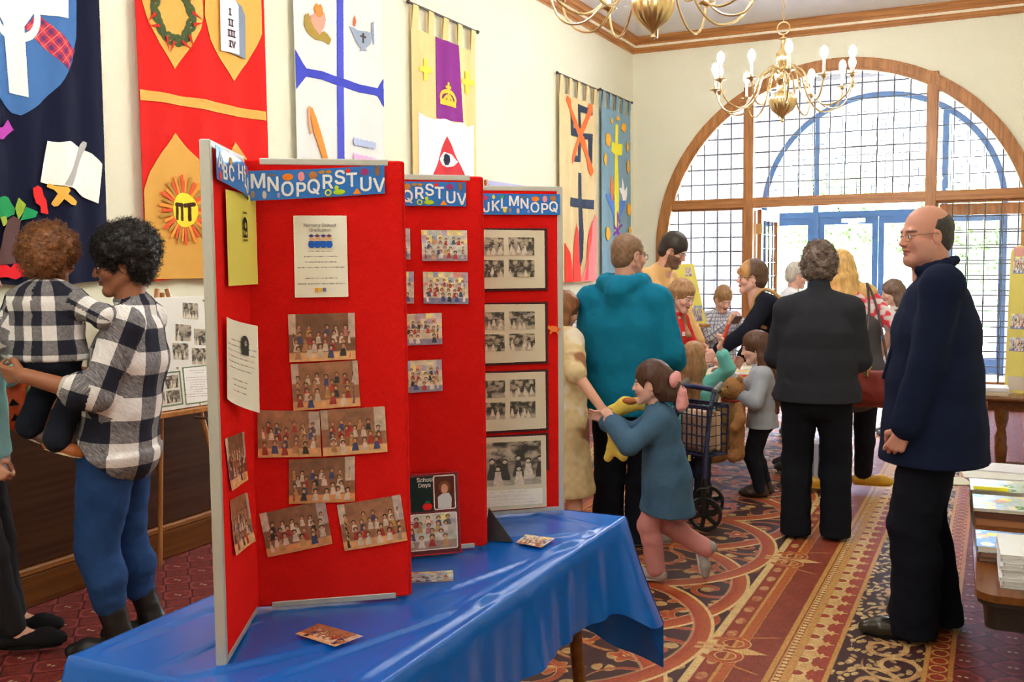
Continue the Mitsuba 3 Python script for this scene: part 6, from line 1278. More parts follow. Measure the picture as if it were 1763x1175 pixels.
def long_hair(fig, length, width=.085, e=.014, wave=.006, fringe=True, fwd=-.045, seed=1):
    S = hair_cap(fig, e, .004, hairline=.05, back=-.13); S.clips = []
    H = fig.H
    def cut(P):
        q = fig.toHead(P); a = np.linalg.norm((q - np.array([0, .110, -.060])) / np.array([.066, .095, .100]), axis=1) - 1
        return -a * .06 * fig.k
    S.clips.append(cut); down = np.array([0, 0, -1.0])
    for x, y, r in ((0, -.085, .045), (.045, -.065, .042), (-.045, -.065, .042), (.068, -.020, .028), (-.068, -.020, .028)):
        a = H(x, y, .02); b = H(x * 1.12, y - .012, -.07); c = b + down * (length - .09) * .6 - fig.HR[:, 1] * .012 + fig.f * fwd * .4; d = b + down * (length - .09) * (1.0 if abs(x) < .06 else .9) + fig.f * fwd
        S.chain([a, b, c, d], [r * fig.k, r * fig.k * 1.05, r * width / .085 * .95 * fig.k, r * .55 * fig.k], .02)
    S.disp = lambda P: wave * (meshkit.fbm(P * np.array([60, 60, 6]) + seed, 3, seed) - .5) * 2 + wave * .5 * np.sin(P[:, 2] * 40 + 8 * meshkit.noise(P * 12, seed)); return S
def glasses(fig, parent, color, w=.026, hh=.019, thick=.0016, yo=.094, rect=.45, bsdf='gloss'):
    H = fig.H; g = []
    for q in (1, -1):
        a = np.linspace(0, 2 * np.pi, 29)[:-1]; sx = np.sign(np.cos(a)) * np.abs(np.cos(a)) ** (1 - rect); sz = np.sign(np.sin(a)) * np.abs(np.sin(a)) ** (1 - rect)
        g.append(tube([H(q * .032 + w * c, yo - .004 * abs(c), -.002 + hh * s_) for c, s_ in zip(sx, sz)], thick * fig.k, 6, closed=True))
        g.append(tube([H(q * (.032 + w), yo - .004, .004), H(q * .070, yo - .030, .006), H(q * .080, -.005, .008), H(q * .079, -.022, -.004)], thick * fig.k, 6))
    g.append(tube([H(-.008, yo + .002, .002), H(0, yo + .006, .004), H(.008, yo + .002, .002)], thick * fig.k, 6)); obj('glasses', cat(g), bsdf, parent, color=color, smooth=40, label='glasses')
def shoe(fig, q, parent, color, sole=(.05, .04, .035), kind='flat', dirn=None, name='shoe', up=None, bsdf='satin', base=.006):
    J = fig.J; k = fig.h / 1.75 * (1 + .10 * fig.child); d = unit(dirn if dirn is not None else fig.foot.get(q, fig.f)); uu = np.array([0, 0, 1.0]) if up is None else unit(up); uu = unit(uu - d * (uu @ d)); l = np.cross(d, uu)
    an = J['an' + q]; P = lambda f, s_, z: an + (d * f + l * s_ + uu * (z - .073)) * k
    S = Sdf(); S.chain([P(-.045, 0, .035), P(.03, 0, .038), P(.12, .003, .034), P(.175, .004, .028)], [.038 * k, .038 * k, .043 * k, .033 * k], .02)
    if kind in ('shoe', 'boot', 'sneaker'): S.chain([P(-.02, 0, .04), P(-.01, 0, .09)], [.042 * k, .040 * k], .02)
    if kind == 'sneaker': S.cone(P(-.01, 0, .09), P(-.008, 0, .115), .041 * k, .043 * k, .015)
    if kind == 'boot': S.chain([P(-.01, 0, .09), J['an' + q] + (J['kn' + q] - J['an' + q]) * .50], [.050 * k, .056 * k], .025); S.disp = folds(.004, 3, (25, 25, 30))
    S.clips.append(plane(P(0, 0, .012), -uu))
    if kind == 'flat': S.clips.append(lambda Q: -(np.linalg.norm((Q - P(.01, 0, .075)) @ np.stack([d, l, uu], 1) / (np.array([.075, .033, .032]) * k), axis=1) - 1) * .03 * k)
    m = S.mesh(base * max(.75, k)); kk = obj(name, m, bsdf, parent, color=color, smooth=True)
    t = np.linspace(0, 2 * np.pi, 41)[:-1]; fp = [(.062 + .125 * math.cos(a), (.037 + .008 * math.cos(a)) * math.sin(a) + .002) for a in t]
    pl = extrude(Polygon(fp), .016); M = np.eye(4); M[:3, 0], M[:3, 1], M[:3, 2], M[:3, 3] = d * k, l * k, uu * k, P(0, 0, 0)
    if np.linalg.det(M[:3, :3]) < 0: pl.faces = pl.faces[:, ::-1]
    pl.apply_transform(M); obj('sole', pl, 'matte', kk, color=sole); return kk
def body(fig, label, tone, extra=None, base=.010, hres=.0045, fres=.0035, hands=(), beard=None, legs=True, face=True, **kw):
    key = thing('person', label, 'person'); S = Sdf(); fig.torso(S, -.010, sx=fig.tsx)
    for q in 'RL':
        fig.arm(S, q, -.002)
        if legs:
            fig.leg(S, q, -.004); d = fig.foot.get(q, fig.f); a = fig.J['an' + q]; z = fig.h / 1.75
            if fig.bare_foot: S.chain([a, a + d * .05 * z - fig.u * .045 * z, a + d * .14 * z - fig.u * .052 * z], [.032 * z, .026 * z, .020 * z], .02)
    hk = {q: {} for q in 'RL'}; hk.update(hands or {})
    for q in 'RL': fig.hand(S, q, **hk[q])
    fig.headshape(S)
    if extra: extra(S)
    fin = [(fig.HC - .14 * fig.k, fig.HC + .14 * fig.k, fres)] + [(c - .11 * fig.hscale, c + .11 * fig.hscale, hres) for c in fig.hand_box]
    m = S.mesh(base, fin); col = skin_colors(fig, m.vertices, tone, beard=beard, **kw); scene[key] = shape(m, 'skin', col, True); return key
Fig.bare_foot = False; Fig.lg = 1.0; Fig.tsx = .72
def garment(key, name, S, color, bsdf='cloth', base=.009, label=None, fines=(), uvf=None):
    m = S.mesh(base, fines)
    if isinstance(uvf, Bones):
        v, f, n, uv = uvf.cut(m); k = numbered(key + '__' + name); scene[k] = {'type': 'ply', 'filename': meshkit.write_ply((v, f), False, uv, None, normals=n), 'face_normals': False, 'bsdf': {'type': 'ref', 'id': bsdf}}
        if label: labels[k] = {'label': label}
        return k
    if uvf is not None: return obj(name, m, bsdf, key, smooth=True, uv=uvf(m.vertices), label=label)
    return obj(name, m, bsdf, key, color=color, smooth=True, label=label)
def top(fig, e=.014, hem=.47, sleeve=.93, amp=.006, seed=1, k=.03, flare=.0, wide=1.0, sx=.66, open_hem=0.0, collar=True, cut_up=True):
    S = Sdf(); J, R = fig.J, fig.rad(); fig.torso(S, e, sx=sx, wide=wide)
    lowest = fig.W((0, 0, hem * fig.h)) ; 
    if hem * fig.h < J['pelvis'][2] - fig.o[2]:
        low = J['pelvis'] - fig.u * (J['pelvis'][2] - fig.o[2] - hem * fig.h); S.cone(J['pelvis'], low, (R['pelvis'] * wide + e), (R['pelvis'] * wide + e) * (1 + open_hem), k, fig.lat(sx))
    for q in 'RL': fig.arm(S, q, e * .9, sleeve, .022, flare)
    if collar: S.cone(J['neck'] - fig.u * .01, J['neckb'] + (fig.HC - J['neckb']) * .18, R['neck'] + .012 + .3 * e, R['neck'] + .008, .015)
    if cut_up: S.clips.append(plane(fig.W((0, 0, hem * fig.h)), -fig.u) if abs(J['neck'] - J['pelvis'])[2] > .8 * np.linalg.norm(J['neck'] - J['pelvis']) else plane(J['pelvis'] - (J['neck'] - J['pelvis']) * .12, J['pelvis'] - J['neck']))
    # open the neck
    S.clips.append(lambda P: -(np.linalg.norm((P - (J['neckb'] + (fig.HC - J['neckb']) * .28)) / (np.array([1, 1, .55]) * (R['neck'] + .006)), axis=1) - 1) * .03)
    if amp: S.disp = folds(amp, seed)
    return S
def trousers(fig, e=.010, straight=.012, amp=.005, seed=2, to=1.28, sx=.72):
    S = Sdf(); J, R = fig.J, fig.rad(); S.chain([J['pelvis'] + (J['waist'] - J['pelvis']) * .45, J['pelvis'], J['hipR'] * .5 + J['hipL'] * .5 - fig.u * .01 * fig.h], [R['waist'] + e, R['pelvis'] + e, R['pelvis'] * .85 + e], .03, fig.lat(sx))
    for q in 'RL': fig.leg(S, q, e, .018, straight, to)
    S.clips.append(lambda P: (fig.o[2] + .022 * fig.h / 1.7) - P[:, 2])
    if amp: S.disp = folds(amp, seed, (12, 12, 16))
    return S
# ---- the people -----------------------------------------------------------------------------------------------
def curls(m, n, length, seed, rad=.0045, th=.0012):
    rg = np.random.default_rng(seed); P, fi = trimesh.sample.sample_surface(m, n, seed=seed); N = m.face_normals[fi]; out = []
    for p, nn in zip(P, N):
        a = unit(np.cross(nn, rg.normal(size=3))); b = np.cross(nn, a); L = length * rg.uniform(.5, 1.2); t = np.linspace(0, 1, 9); ph = rg.uniform(0, 6.28); r = rad * rg.uniform(.7, 1.4)
        out.append(tube(p - nn * .006 + nn * L * t[:, None] + r * (np.cos(t * 9 + ph)[:, None] * a + np.sin(t * 9 + ph)[:, None] * b), th * (1.2 - .6 * t), 3, caps=False))
    return cat(out)
def afro(fig, key, color, R, C, seed, n, label, crop=.95):
    S = Sdf(); S.ell(fig.H(*C), np.array(R) * fig.k, fig.HR, .02); S.ell(fig.H(0, -.06, -.02), np.array([R[0] * .72, .06, .07]) * fig.k, fig.HR, .04)
    def cut(P):
        q = fig.toHead(P); a = np.linalg.norm((q - np.array([0, .115, -.045])) / np.array([.080, .090, .098 * crop]), axis=1) - 1; c = np.linalg.norm((q[:, 1:] - np.array([-.002, -.020])) / np.array([.024, .040]), axis=1) - 1
        return np.maximum(np.maximum(-a * .06, -c * .03), (-.10 - q[:, 2])) * fig.k
    S.clips.append(cut); S.disp = lambda P: .016 * fig.k * (meshkit.fbm(P * 42 + seed, 3, seed) - .5) * 2
    m = S.mesh(.0055); cc = curls(m, n, .026, seed); mm = cat(m, cc); v = mm.vertices
    obj('hair', mm, 'hair', key, color=np.array(color) * (.55 + .9 * meshkit.noise(v * 70, seed)[:, None]), smooth=True, label=label)
def hairmesh(fig, key, S, color, seed=1, var=.4, base=.006, f=(140, 140, 12), label=None):
    m = S.mesh(base); obj('hair', m, 'hair', key, color=strandy(color, var, m.vertices, seed, f), smooth=True, label=label)
FAIR, PINK, BROWN, TAN = (.58, .31, .21), (.64, .37, .29), (.27, .105, .05), (.36, .16, .085)

# man in the dark suit on the right
F = Fig((-.225, 4.40), 186, 1.785, hs=.234, girth=1.42, shoulder=1.12, hip=1.1, head=(26, -4, 0), sh_up=.018, wr={'L': (-.315, 4.16, .90), 'R': (-.36, 4.64, .90)}, an={'L': (-.285, 4.32, .075), 'R': (-.205, 4.52, .075)})
F.foot = {'L': (-1, -.10, 0), 'R': (-1, .22, 0)}; F.tsx = .86
k = body(F, 'bald man in dark navy suit and glasses standing beside the low book table', (.47, .215, .15), lambda S: [S.ell(F.H(0, .030, -.088), np.array([.056, .056, .030]) * F.k, F.HR, .02), S.cone(F.J['neckb'], F.H(0, -.01, -.07), .070, .062, .02)] + [S.ell(F.H(q * .046, .022, -.06), np.array([.026, .045, .042]) * F.k, F.HR, .02) for q in (1, -1)], fres=.003, hres=.004, beard=((.30, .18, .16), .25), hands={'L': dict(curl=.75, d=(-.45, .05, -.9)), 'R': dict(curl=.6)}, iris=(.03, .02, .015), brow=(.06, .04, .035))
S = hair_cap(F, .007, -.012, hairline=.10, back=-.085)
S.clips.append(lambda P: (F.toHead(P)[:, 2] - .062 - .35 * np.maximum(0, -.035 - F.toHead(P)[:, 1])) * F.k); S.clips.append(lambda P: (F.toHead(P)[:, 1] + .004 + .45 * (F.toHead(P)[:, 2] - .03)) * F.k)
hairmesh(F, k, S, (.024, .018, .017), 3, .5, .005, (160, 160, 60), label='short dark hair round the back of a bald head')
NAVY = (.0038, .0075, .025)
S = top(F, .028, .415, .97, .006, 5, flare=.006, open_hem=.10, sx=.80); low = F.J['pelvis'] - F.u * .16
S.cone(F.J['waist'] + F.f * .045, F.J['pelvis'] + F.f * .03 - F.u * .1, .125, .125, .05, F.lat(.9))
S.chain([F.J['neck'] + F.f * (.02 - .085 * math.cos(t)) + F.r * .088 * math.sin(t) + F.u * (.045 + .022 * math.cos(t)) for t in np.linspace(-2.3, 2.3, 11)], [.015] * 11, .018)
garment(k, 'suit_jacket', S, NAVY, label='dark navy suit jacket', base=.008)
lap = [F.J['neck'] + F.f * .07 + F.r * .05 + F.u * .03, F.J['chest'] + F.f * .165 + F.r * .03, F.J['waist'] + F.f * .205]
obj('lapel', tube(spline([F.J['neck'] - F.r * .072 - F.f * .01 + F.u * .035, F.J['neck'] - F.r * .07 + F.f * .06 - F.u * .03, F.J['chest'] - F.r * .055 + F.f * .150, F.J['waist'] - F.r * .02 + F.f * .200], 16), np.linspace(.014, .006, 16), 8), 'cloth', k, color=(.006, .012, .036), smooth=60)
for i in range(3): obj('button', trimesh.creation.icosphere(2, .006).apply_translation(F.J['elL'] + (F.J['wrL'] - F.J['elL']) * (.80 + .06 * i) - F.r * .036 - F.f * .012), 'gloss', k, color=(.01, .01, .012))
obj('lapel_pin', trimesh.creation.icosphere(2, .007).apply_translation(F.J['chest'] - F.r * .062 + F.f * .155 + F.u * .09), 'brass', k)
garment(k, 'trousers', trousers(F, .020, .040, .010, 6, sx=.8), (.004, .005, .010), base=.009, label='black trousers')
for q in 'LR': shoe(F, q, k, (.022, .018, .012), (.01, .01, .01), 'shoe', bsdf='gloss')
glasses(F, k, (.10, .06, .03), .024, .015, .0012)

# woman with afro hair carrying the toddler
F = Fig((-3.095, 2.895), 212, 1.70, hs=.232, girth=1.14, shoulder=1.0, hip=1.15, lean=-10, pel=(0, .042, .50), head=(14, -8, 0), wr={'L': (-3.20, 2.49, 1.165), 'R': (-3.36, 2.75, 1.15)}, pole_el={'L': (.35, .1, -.9), 'R': (-.2, .6, -.8)}, an={'L': (-3.13, 2.80, .08), 'R': (-3.16, 3.0, .08)})
F.lg = 1.22
k = body(F, 'woman with black afro hair and black white checked shirt carrying a toddler', BROWN, fres=.003, hres=.004, hands={'L': dict(curl=.55, d=(-.70, -.1, .05), palm=(-.1, .8, .3)), 'R': dict(curl=.5, d=(-.3, -.9, 0), palm=(.3, .2, .8))}, lip=(.25, .06, .05))
afro(F, k, (.010, .0075, .0065), (.128, .128, .112), (0, -.032, .058), 11, 2600, 'dense black afro hair')
glasses(F, k, (.008, .008, .009), .026, .018, .0022)
S = top(F, .022, .495, .60, .010, 7, flare=.020, open_hem=.12, wide=1.0)
S.clips[0] = lambda P: (F.W((0, 0, .80))[2] + .13 * np.clip(((P - F.J['pelvis']) @ F.f) / .14, -.6, 1) - P[:, 2])
bones = [(F.J['neck'] + F.u * .1, F.J['pelvis'] - F.u * .3, .16, -F.r)] + [(F.J['sh' + q], F.J['el' + q], .045, F.f) for q in 'LR'] + [(F.J['el' + q], F.J['wr' + q], .042, F.f) for q in 'LR']
garment(k, 'shirt', S, None, 'check', .008, 'black and white buffalo checked flannel shirt', uvf=Bones(bones, .088))
d = F.J['wrL'] - F.J['elL']; c0 = F.J['elL'] + d * .16
S = Sdf(); S.cone(c0, c0 + d * .22, .052, .050, .01); S.disp = folds(.005, 4, (30, 30, 30)); garment(k, 'rolled_cuff', S, (.42, .40, .36), base=.006, label='rolled pale cuff')
garment(k, 'jeans', trousers(F, .014, .010, .009, 8, .60, sx=.74), None, 'jeans', .008, 'blue jeans', uvf=lambda V: V[:, :2])
for q in 'LR': shoe(F, q, k, (.008, .008, .009), (.02, .02, .02), 'boot', dirn=unit((-.8, -.5, 0)), name='boot')

# toddler in her arms
F = Fig((-3.245, 2.63, .825), 108, .87, hs=.205, girth=1.32, shoulder=1.3, head=(-6, -6, 0), wr={'L': (-3.42, 2.62, 1.22), 'R': (-3.03, 2.80, 1.37)}, an={'R': (-3.185, 2.60, .905), 'L': (-3.36, 2.62, .945)})
k = body(F, 'curly haired toddler in checked shirt held in the arms of the afro haired woman', TAN, fres=.0045, hres=.005, hands={'R': dict(curl=.4), 'L': dict(curl=.5)})
afro(F, k, (.165, .062, .020), (.118, .118, .108), (0, -.022, .048), 12, 1800, 'fuzzy light brown curls')
S = top(F, .020, .44, .96, .010, 9, flare=.006, wide=1.0)
bones2 = [(F.J['neck'] + F.u * .05, F.J['pelvis'] - F.u * .2, .12, F.f)] + [(F.J['sh' + q], F.J['el' + q], .04, F.f) for q in 'LR'] + [(F.J['el' + q], F.J['wr' + q], .036, F.f) for q in 'LR']
garment(k, 'shirt', S, None, 'check', .007, 'black and grey checked shirt', uvf=Bones(bones2, .055))
S = trousers(F, .016, .016, .006, 10, .96); S.clips = []; garment(k, 'trousers', S, (.010, .013, .022), base=.007, label='dark navy trousers')
shoe(F, 'R', k, (.30, .085, .018), (.62, .55, .38), 'sneaker', dirn=unit((.72, .60, -.30)), up=(.2, .1, 1), base=.005); shoe(F, 'L', k, (.10, .05, .03), (.50, .46, .36), 'sneaker', dirn=unit((.62, .62, -.42)), up=(-.1, -.5, 1), base=.005)

# adult at the left edge of the photo
F = Fig((-3.57, 2.50), 35, 1.66, girth=1.15, wr={'L': (-3.76, 2.86, 1.12), 'R': (-3.41, 2.47, .84)}, an={'R': (-3.54, 2.66, .075), 'L': (-3.70, 2.78, .075)}, head=(0, -10, 0))
k = body(F, 'person in aqua shirt and dark leggings cut by the edge of the photo', FAIR, hres=.005, fres=.0045, hands={'R': dict(curl=.8), 'L': dict(curl=.5)}); Fig.bare_foot = False
hairmesh(F, k, long_hair(F, .30, seed=5), (.10, .05, .025), 5)
garment(k, 'shirt', top(F, .026, .50, .95, .008, 12, flare=.02, open_hem=.1), (.30, .62, .62), label='aqua top')
S = Sdf(); lowp = F.J['pelvis']; S.cone(lowp, lowp - F.u * .10, F.rad()['pelvis'] + .020, F.rad()['pelvis'] + .022, .02, F.lat(.68)); S.clips.append(plane(F.W((0, 0, .755)), -F.u)); garment(k, 'undershirt', S, (.55, .52, .56), label='pale undershirt hem')
garment(k, 'leggings', trousers(F, .008, .006, .004, 13, .93), (.018, .018, .020), label='dark grey leggings')
for q in 'LR': shoe(F, q, k, (.008, .008, .009), (.01, .01, .01), 'flat', dirn=unit((.80, .62, 0)) if q == 'R' else None, bsdf='cloth')
Fig.bare_foot = True
for q in 'LR': a = F.J['an' + q]; d = unit((.80, .62, 0)); garment(k, 'foot', Sdf().chain([a + F.u * .03, a + d * .02 - F.u * .02, a + d * .11 - F.u * .045], [.030, .034, .028], .015), FAIR, 'skin', .006, 'bare instep'); Fig.bare_foot = False

# woman in the tan printed dress behind the board
F = Fig((-2.165, 4.88), 62, 1.43, girth=1.35, hip=1.15, head=(0, -22, 0), lean=10, side=-6, wr={'R': (-1.80, 4.70, .84), 'L': (-2.2, 5.0, .80)}, an={'R': (-1.93, 4.78, .075), 'L': (-2.07, 4.86, .075)})
k = body(F, 'woman in tan printed dress half hidden behind the farthest red panel', FAIR, hres=.005, fres=.0045, hands={'R': dict(curl=.7), 'L': dict(curl=.5)})
hairmesh(F, k, long_hair(F, .22, seed=7), (.18, .065, .02), 7)
S = top(F, .030, .18, .50, .010, 14, flare=.01, cut_up=False, open_hem=.0, wide=1.04); J, R = F.J, F.rad()
low = F.W((0, 0, .36)); S.chain([J['waist'], J['pelvis'] - F.u * .05, low], [R['waist'] + .03, R['pelvis'] + .040, R['pelvis'] + .085], .04, F.lat(.72)); S.clips.append(plane(F.W((0, 0, .34)), -F.u))
garment(k, 'dress', S, None, 'tan_print', .010, 'tan dress with brown print', uvf=lambda V: V[:, :2])
for q in 'LR': shoe(F, q, k, (.015, .012, .012), (.02, .02, .02), 'shoe')

# man in the teal hooded sweatshirt, from behind
F = Fig((-1.85, 5.20), 90, 1.725, girth=1.22, shoulder=1.10, sh_up=-.014, head=(-32, -4, 0), wr={'R': (-1.63, 5.42, 1.0), 'L': (-2.0, 5.50, 1.02)})
F.foot = {'R': unit((.75, .66, 0)), 'L': unit((.2, 1, 0))}
k = body(F, 'man in teal hooded sweatshirt seen from behind beyond the farthest red panel', (.52, .26, .18), hres=.005, hands={'R': dict(curl=.6), 'L': dict(curl=.6)})
hairmesh(F, k, hair_cap(F, .007, .0, hairline=.05, back=-.085), (.17, .095, .050), 4, .4, .006, (160, 160, 60), 'very short light brown hair')
S = top(F, .034, .425, .97, .010, 15, flare=.004, wide=1.02); J = F.J
a = np.linspace(-2.5, 2.5, 9)
S.chain([J['neck'] - F.f * (.080 * math.cos(t) + .010) + F.r * .105 * math.sin(t) + F.u * (.020 - .012 * math.cos(t)) for t in a], [.042] * 9, .022); S.cone(J['neck'] - F.f * .115 - F.u * .03, J['neck'] - F.f * .10 - F.u * .12, .070, .045, .04)
garment(k, 'hooded_sweatshirt', S, (.004, .135, .235), base=.008, label='teal hooded sweatshirt')
garment(k, 'trousers', trousers(F, .018, .036, .008, 16), (.006, .007, .012), label='black trousers')
for q in 'LR': shoe(F, q, k, (.20, .19, .18), (.35, .34, .32), 'shoe')
glasses(F, k, (.05, .05, .055), .025, .016)

# running girl in the denim dress
F = Fig((-1.435, 4.655), 193, 1.075, hs=.195, girth=1.08, lean=7, head=(-4, -2, 0), wr={'R': (-1.765, 4.665, .775), 'L': (-1.66, 4.50, .80)}, pole_el={'L': (.2, -.6, -.8), 'R': (.2, .5, -.8)}, an={'L': (-1.472, 4.60, .062), 'R': (-1.26, 4.735, .155)})
F.foot = {'L': unit((-1, -.1, 0)), 'R': unit((.25, -.1, -1))}
GIRL = F
k = body(F, 'small girl in blue denim dress and pink leggings walking past the blue table', PINK, fres=.004, hres=.0045, hands={'R': dict(curl=.35), 'L': dict(curl=.5)})
S = hair_cap(F, .016, .008, hairline=.05, back=-.10); H = F.H
S.chain([H(0, -.095, .02), H(0, -.12, -.05), H(.01, -.115, -.15), H(0, -.10, -.23)], [.05, .055, .050, .028], .03); S.disp = lambda P: .006 * (meshkit.fbm(P * np.array([60, 60, 10]), 3, 4) - .5) * 2
hairmesh(F, k, S, (.055, .022, .012), 8, .4, .005, label='dark brown ponytail')
J, R = F.J, F.rad(); S = top(F, .022, .20, .92, .008, 17, flare=.010, cut_up=False, wide=1.0)
low = F.W((0, .0, .345)); S.chain([J['waist'], J['pelvis'], low], [R['waist'] + .022, R['pelvis'] + .030, R['pelvis'] + .062], .04, F.lat(.80)); S.clips.append(plane(F.W((0, 0, .345)), -F.u + F.f * .10))
garment(k, 'dress', S, None, 'denim', .007, 'blue denim shirt dress', uvf=lambda V: V[:, :2])
garment(k, 'leggings', trousers(F, .010, .012, .005, 18, .97), (.50, .21, .20), base=.007, label='pink leggings')
for q in 'LR': shoe(F, q, k, (.30, .26, .25), (.55, .52, .50), 'sneaker', up=(0, 0, 1) if q == 'L' else (.95, 0, .25), base=.005)
S = Sdf()   # big pink bow at the back of the head
for sx in (-1, 1): S.ell(H(sx * .060, -.145, .030), np.array([.062, .026, .040]) * F.k, F.HR @ roty(sx * .3), .01); S.chain([H(0, -.150, .015), H(sx * .035, -.175, -.05), H(sx * .050, -.180, -.125)], [.014, .022, .026], .01)
S.ell(H(0, -.145, .028), np.array([.020, .026, .024]) * F.k, F.HR, .01); S.disp = folds(.004, 3, (50, 50, 50)); garment(k, 'hair_bow', S, (.66, .30, .30), base=.005, label='large pink hair bow')

# bearded man at the far table
F = Fig((-2.54, 7.60), -8, 1.83, girth=1.1, lean=14, head=(6, -26, 0), wr={'R': (-2.14, 7.42, .92), 'L': (-2.10, 7.72, .90)})
k = body(F, 'bearded man with glasses in tan shirt bending over the far table', FAIR, base=.012, fres=.004, hres=.006, beard=((.05, .03, .02), .85), hands={'R': dict(curl=.5), 'L': dict(curl=.5)})
hairmesh(F, k, hair_cap(F, .016, .010, hairline=.045, back=-.08), (.022, .014, .010), 6, .4, .006, (120, 120, 40), 'dark brown hair')
glasses(F, k, (.02, .02, .022), .026, .017, .002); garment(k, 'shirt', top(F, .022, .46, .97, .007, 19), (.62, .38, .16), base=.011, label='tan shirt'); garment(k, 'trousers', trousers(F, .016, .04), (.05, .04, .035), base=.012)
for q in 'LR': shoe(F, q, k, (.03, .02, .015), kind='shoe', base=.008)

# long haired girl in the red vest
F = Fig((-2.19, 7.02), -12, 1.46, hs=.215, lean=8, head=(-4, -22, 0), wr={'R': (-1.93, 6.84, .86), 'L': (-1.82, 7.12, .84)})
k = body(F, 'girl with long fair hair and red vest looking down beside the bearded man', PINK, base=.011, fres=.0045, hres=.006, hands={'R': dict(curl=.5), 'L': dict(curl=.4)})
hairmesh(F, k, long_hair(F, .36, fwd=.07, seed=9), (.30, .16, .07), 9); garment(k, 'vest', top(F, .016, .46, .30, .006, 20), (.62, .03, .03), base=.010, label='red vest'); garment(k, 'jeans', trousers(F, .010, .02), None, 'jeans', .012, uvf=lambda V: V[:, :2])
obj('badge', bx(-.022, .022, -.002, .002, -.015, .015).apply_transform(np.block([[rotz(math.radians(-102)), (F.J['chest'] + F.f * .118 + F.u * .02)[:, None]], [np.zeros((1, 3)), np.ones((1, 1))]])), 'matte', k, color=(.75, .72, .7), label='white name badge')
for q in 'LR': shoe(F, q, k, (.2, .18, .17), kind='sneaker', base=.008)

# boy with the phone
F = Fig((-2.275, 8.95), -58, 1.36, hs=.205, head=(10, -28, 0), wr={'R': (-2.145, 8.73, 1.02), 'L': (-2.055, 8.83, 1.04)}, pole_el={'R': (-.5, -.2, -.8), 'L': (.7, .3, -.6)})
k = body(F, 'boy in grey checked shirt looking at a phone by the leaded side window', PINK, base=.012, fres=.0045, hres=.006, hands={'R': dict(curl=.6, palm=(.3, 0, 1)), 'L': dict(curl=.7, palm=(0, .2, 1))})
hairmesh(F, k, hair_cap(F, .014, .012, hairline=.045, back=-.07), (.24, .13, .055), 10, .4, .006, (120, 120, 40), 'short sandy hair')
bones3 = [(F.J['neck'] + F.u * .05, F.J['pelvis'] - F.u * .2, .13, -F.f)] + [(F.J['sh' + q], F.J['el' + q], .04, F.f) for q in 'LR'] + [(F.J['el' + q], F.J['wr' + q], .036, F.f) for q in 'LR']
garment(k, 'shirt', top(F, .018, .44, .94, .006, 21), None, 'small_check', .010, 'grey checked shirt', uvf=Bones(bones3, .034)); garment(k, 'trousers', trousers(F, .012, .025), (.20, .18, .15), base=.012)
for q in 'LR': shoe(F, q, k, (.1, .09, .09), kind='sneaker', base=.008)
ph = (F.J['wrR'] + F.J['wrL']) / 2 + F.f * .085 + F.u * .028; PHONE = (ph, math.radians(-58))

# woman in black leaning over the far table
F = Fig((-1.29, 7.50), 196, 1.68, lean=40, head=(4, 2, 0), wr={'R': (-1.68, 7.28, .86), 'L': (-1.79, 6.98, .93)}, pole_el={'L': (.2, -.7, -.6), 'R': (.2, .6, -.7)}, pel=(0, -.03, .52))
k = body(F, 'woman in black with short two tone hair reaching across the far table', PINK, base=.011, fres=.0038, hres=.005, hands={'L': dict(curl=.35), 'R': dict(curl=.3)})
S = hair_cap(F, .018, .012, hairline=.025, back=-.075); S.cone(F.H(-.03, .07, .07), F.H(.04, .085, .05), .022 * F.k, .024 * F.k, .02); S.disp = lambda P: .004 * (meshkit.fbm(P * 70, 3, 5) - .5) * 2
m = S.mesh(.005); q = F.toHead(m.vertices); bl = np.clip((q[:, 1] - .015) / .03, 0, 1)[:, None]; obj('hair', m, 'hair', k, color=strandy((.075, .035, .018), .4, m.vertices, 11) * (1 - bl) + strandy((.48, .25, .09), .3, m.vertices, 12) * bl, smooth=True, label='short brown hair with blond fringe')
glasses(F, k, (.015, .015, .02), .026, .018, .0018); garment(k, 'sweater', top(F, .020, .47, .95, .006, 22, collar=False), (.006, .007, .014), base=.009, label='black sweater'); garment(k, 'trousers', trousers(F, .014, .02), (.008, .008, .01), base=.012)
for q in 'LR': shoe(F, q, k, (.02, .02, .02), kind='flat', base=.008)
u_ = F.up_local; st = spline([F.W(u_(-.155, -.05, 1.02)), F.W(u_(-.135, -.10, 1.22)), F.W(u_(-.115, -.045, 1.435)), F.W(u_(-.11, .06, 1.40)), F.W(u_(-.13, .10, 1.20))], 20)
o = obj('shoulder_bag', cat(tube(st, .014, 8), rbox(-.17, .17, -.05, .05, -.14, .12, .02).apply_transform(np.block([[rotz(math.radians(100)), (F.W(u_(-.175, -.03, .93)))[:, None]], [np.zeros((1, 3)), np.ones((1, 1))]]))), 'satin', color=(.42, .24, .10), smooth=40); tag(o, 'tan shoulder bag hanging from the woman in black', 'bag')

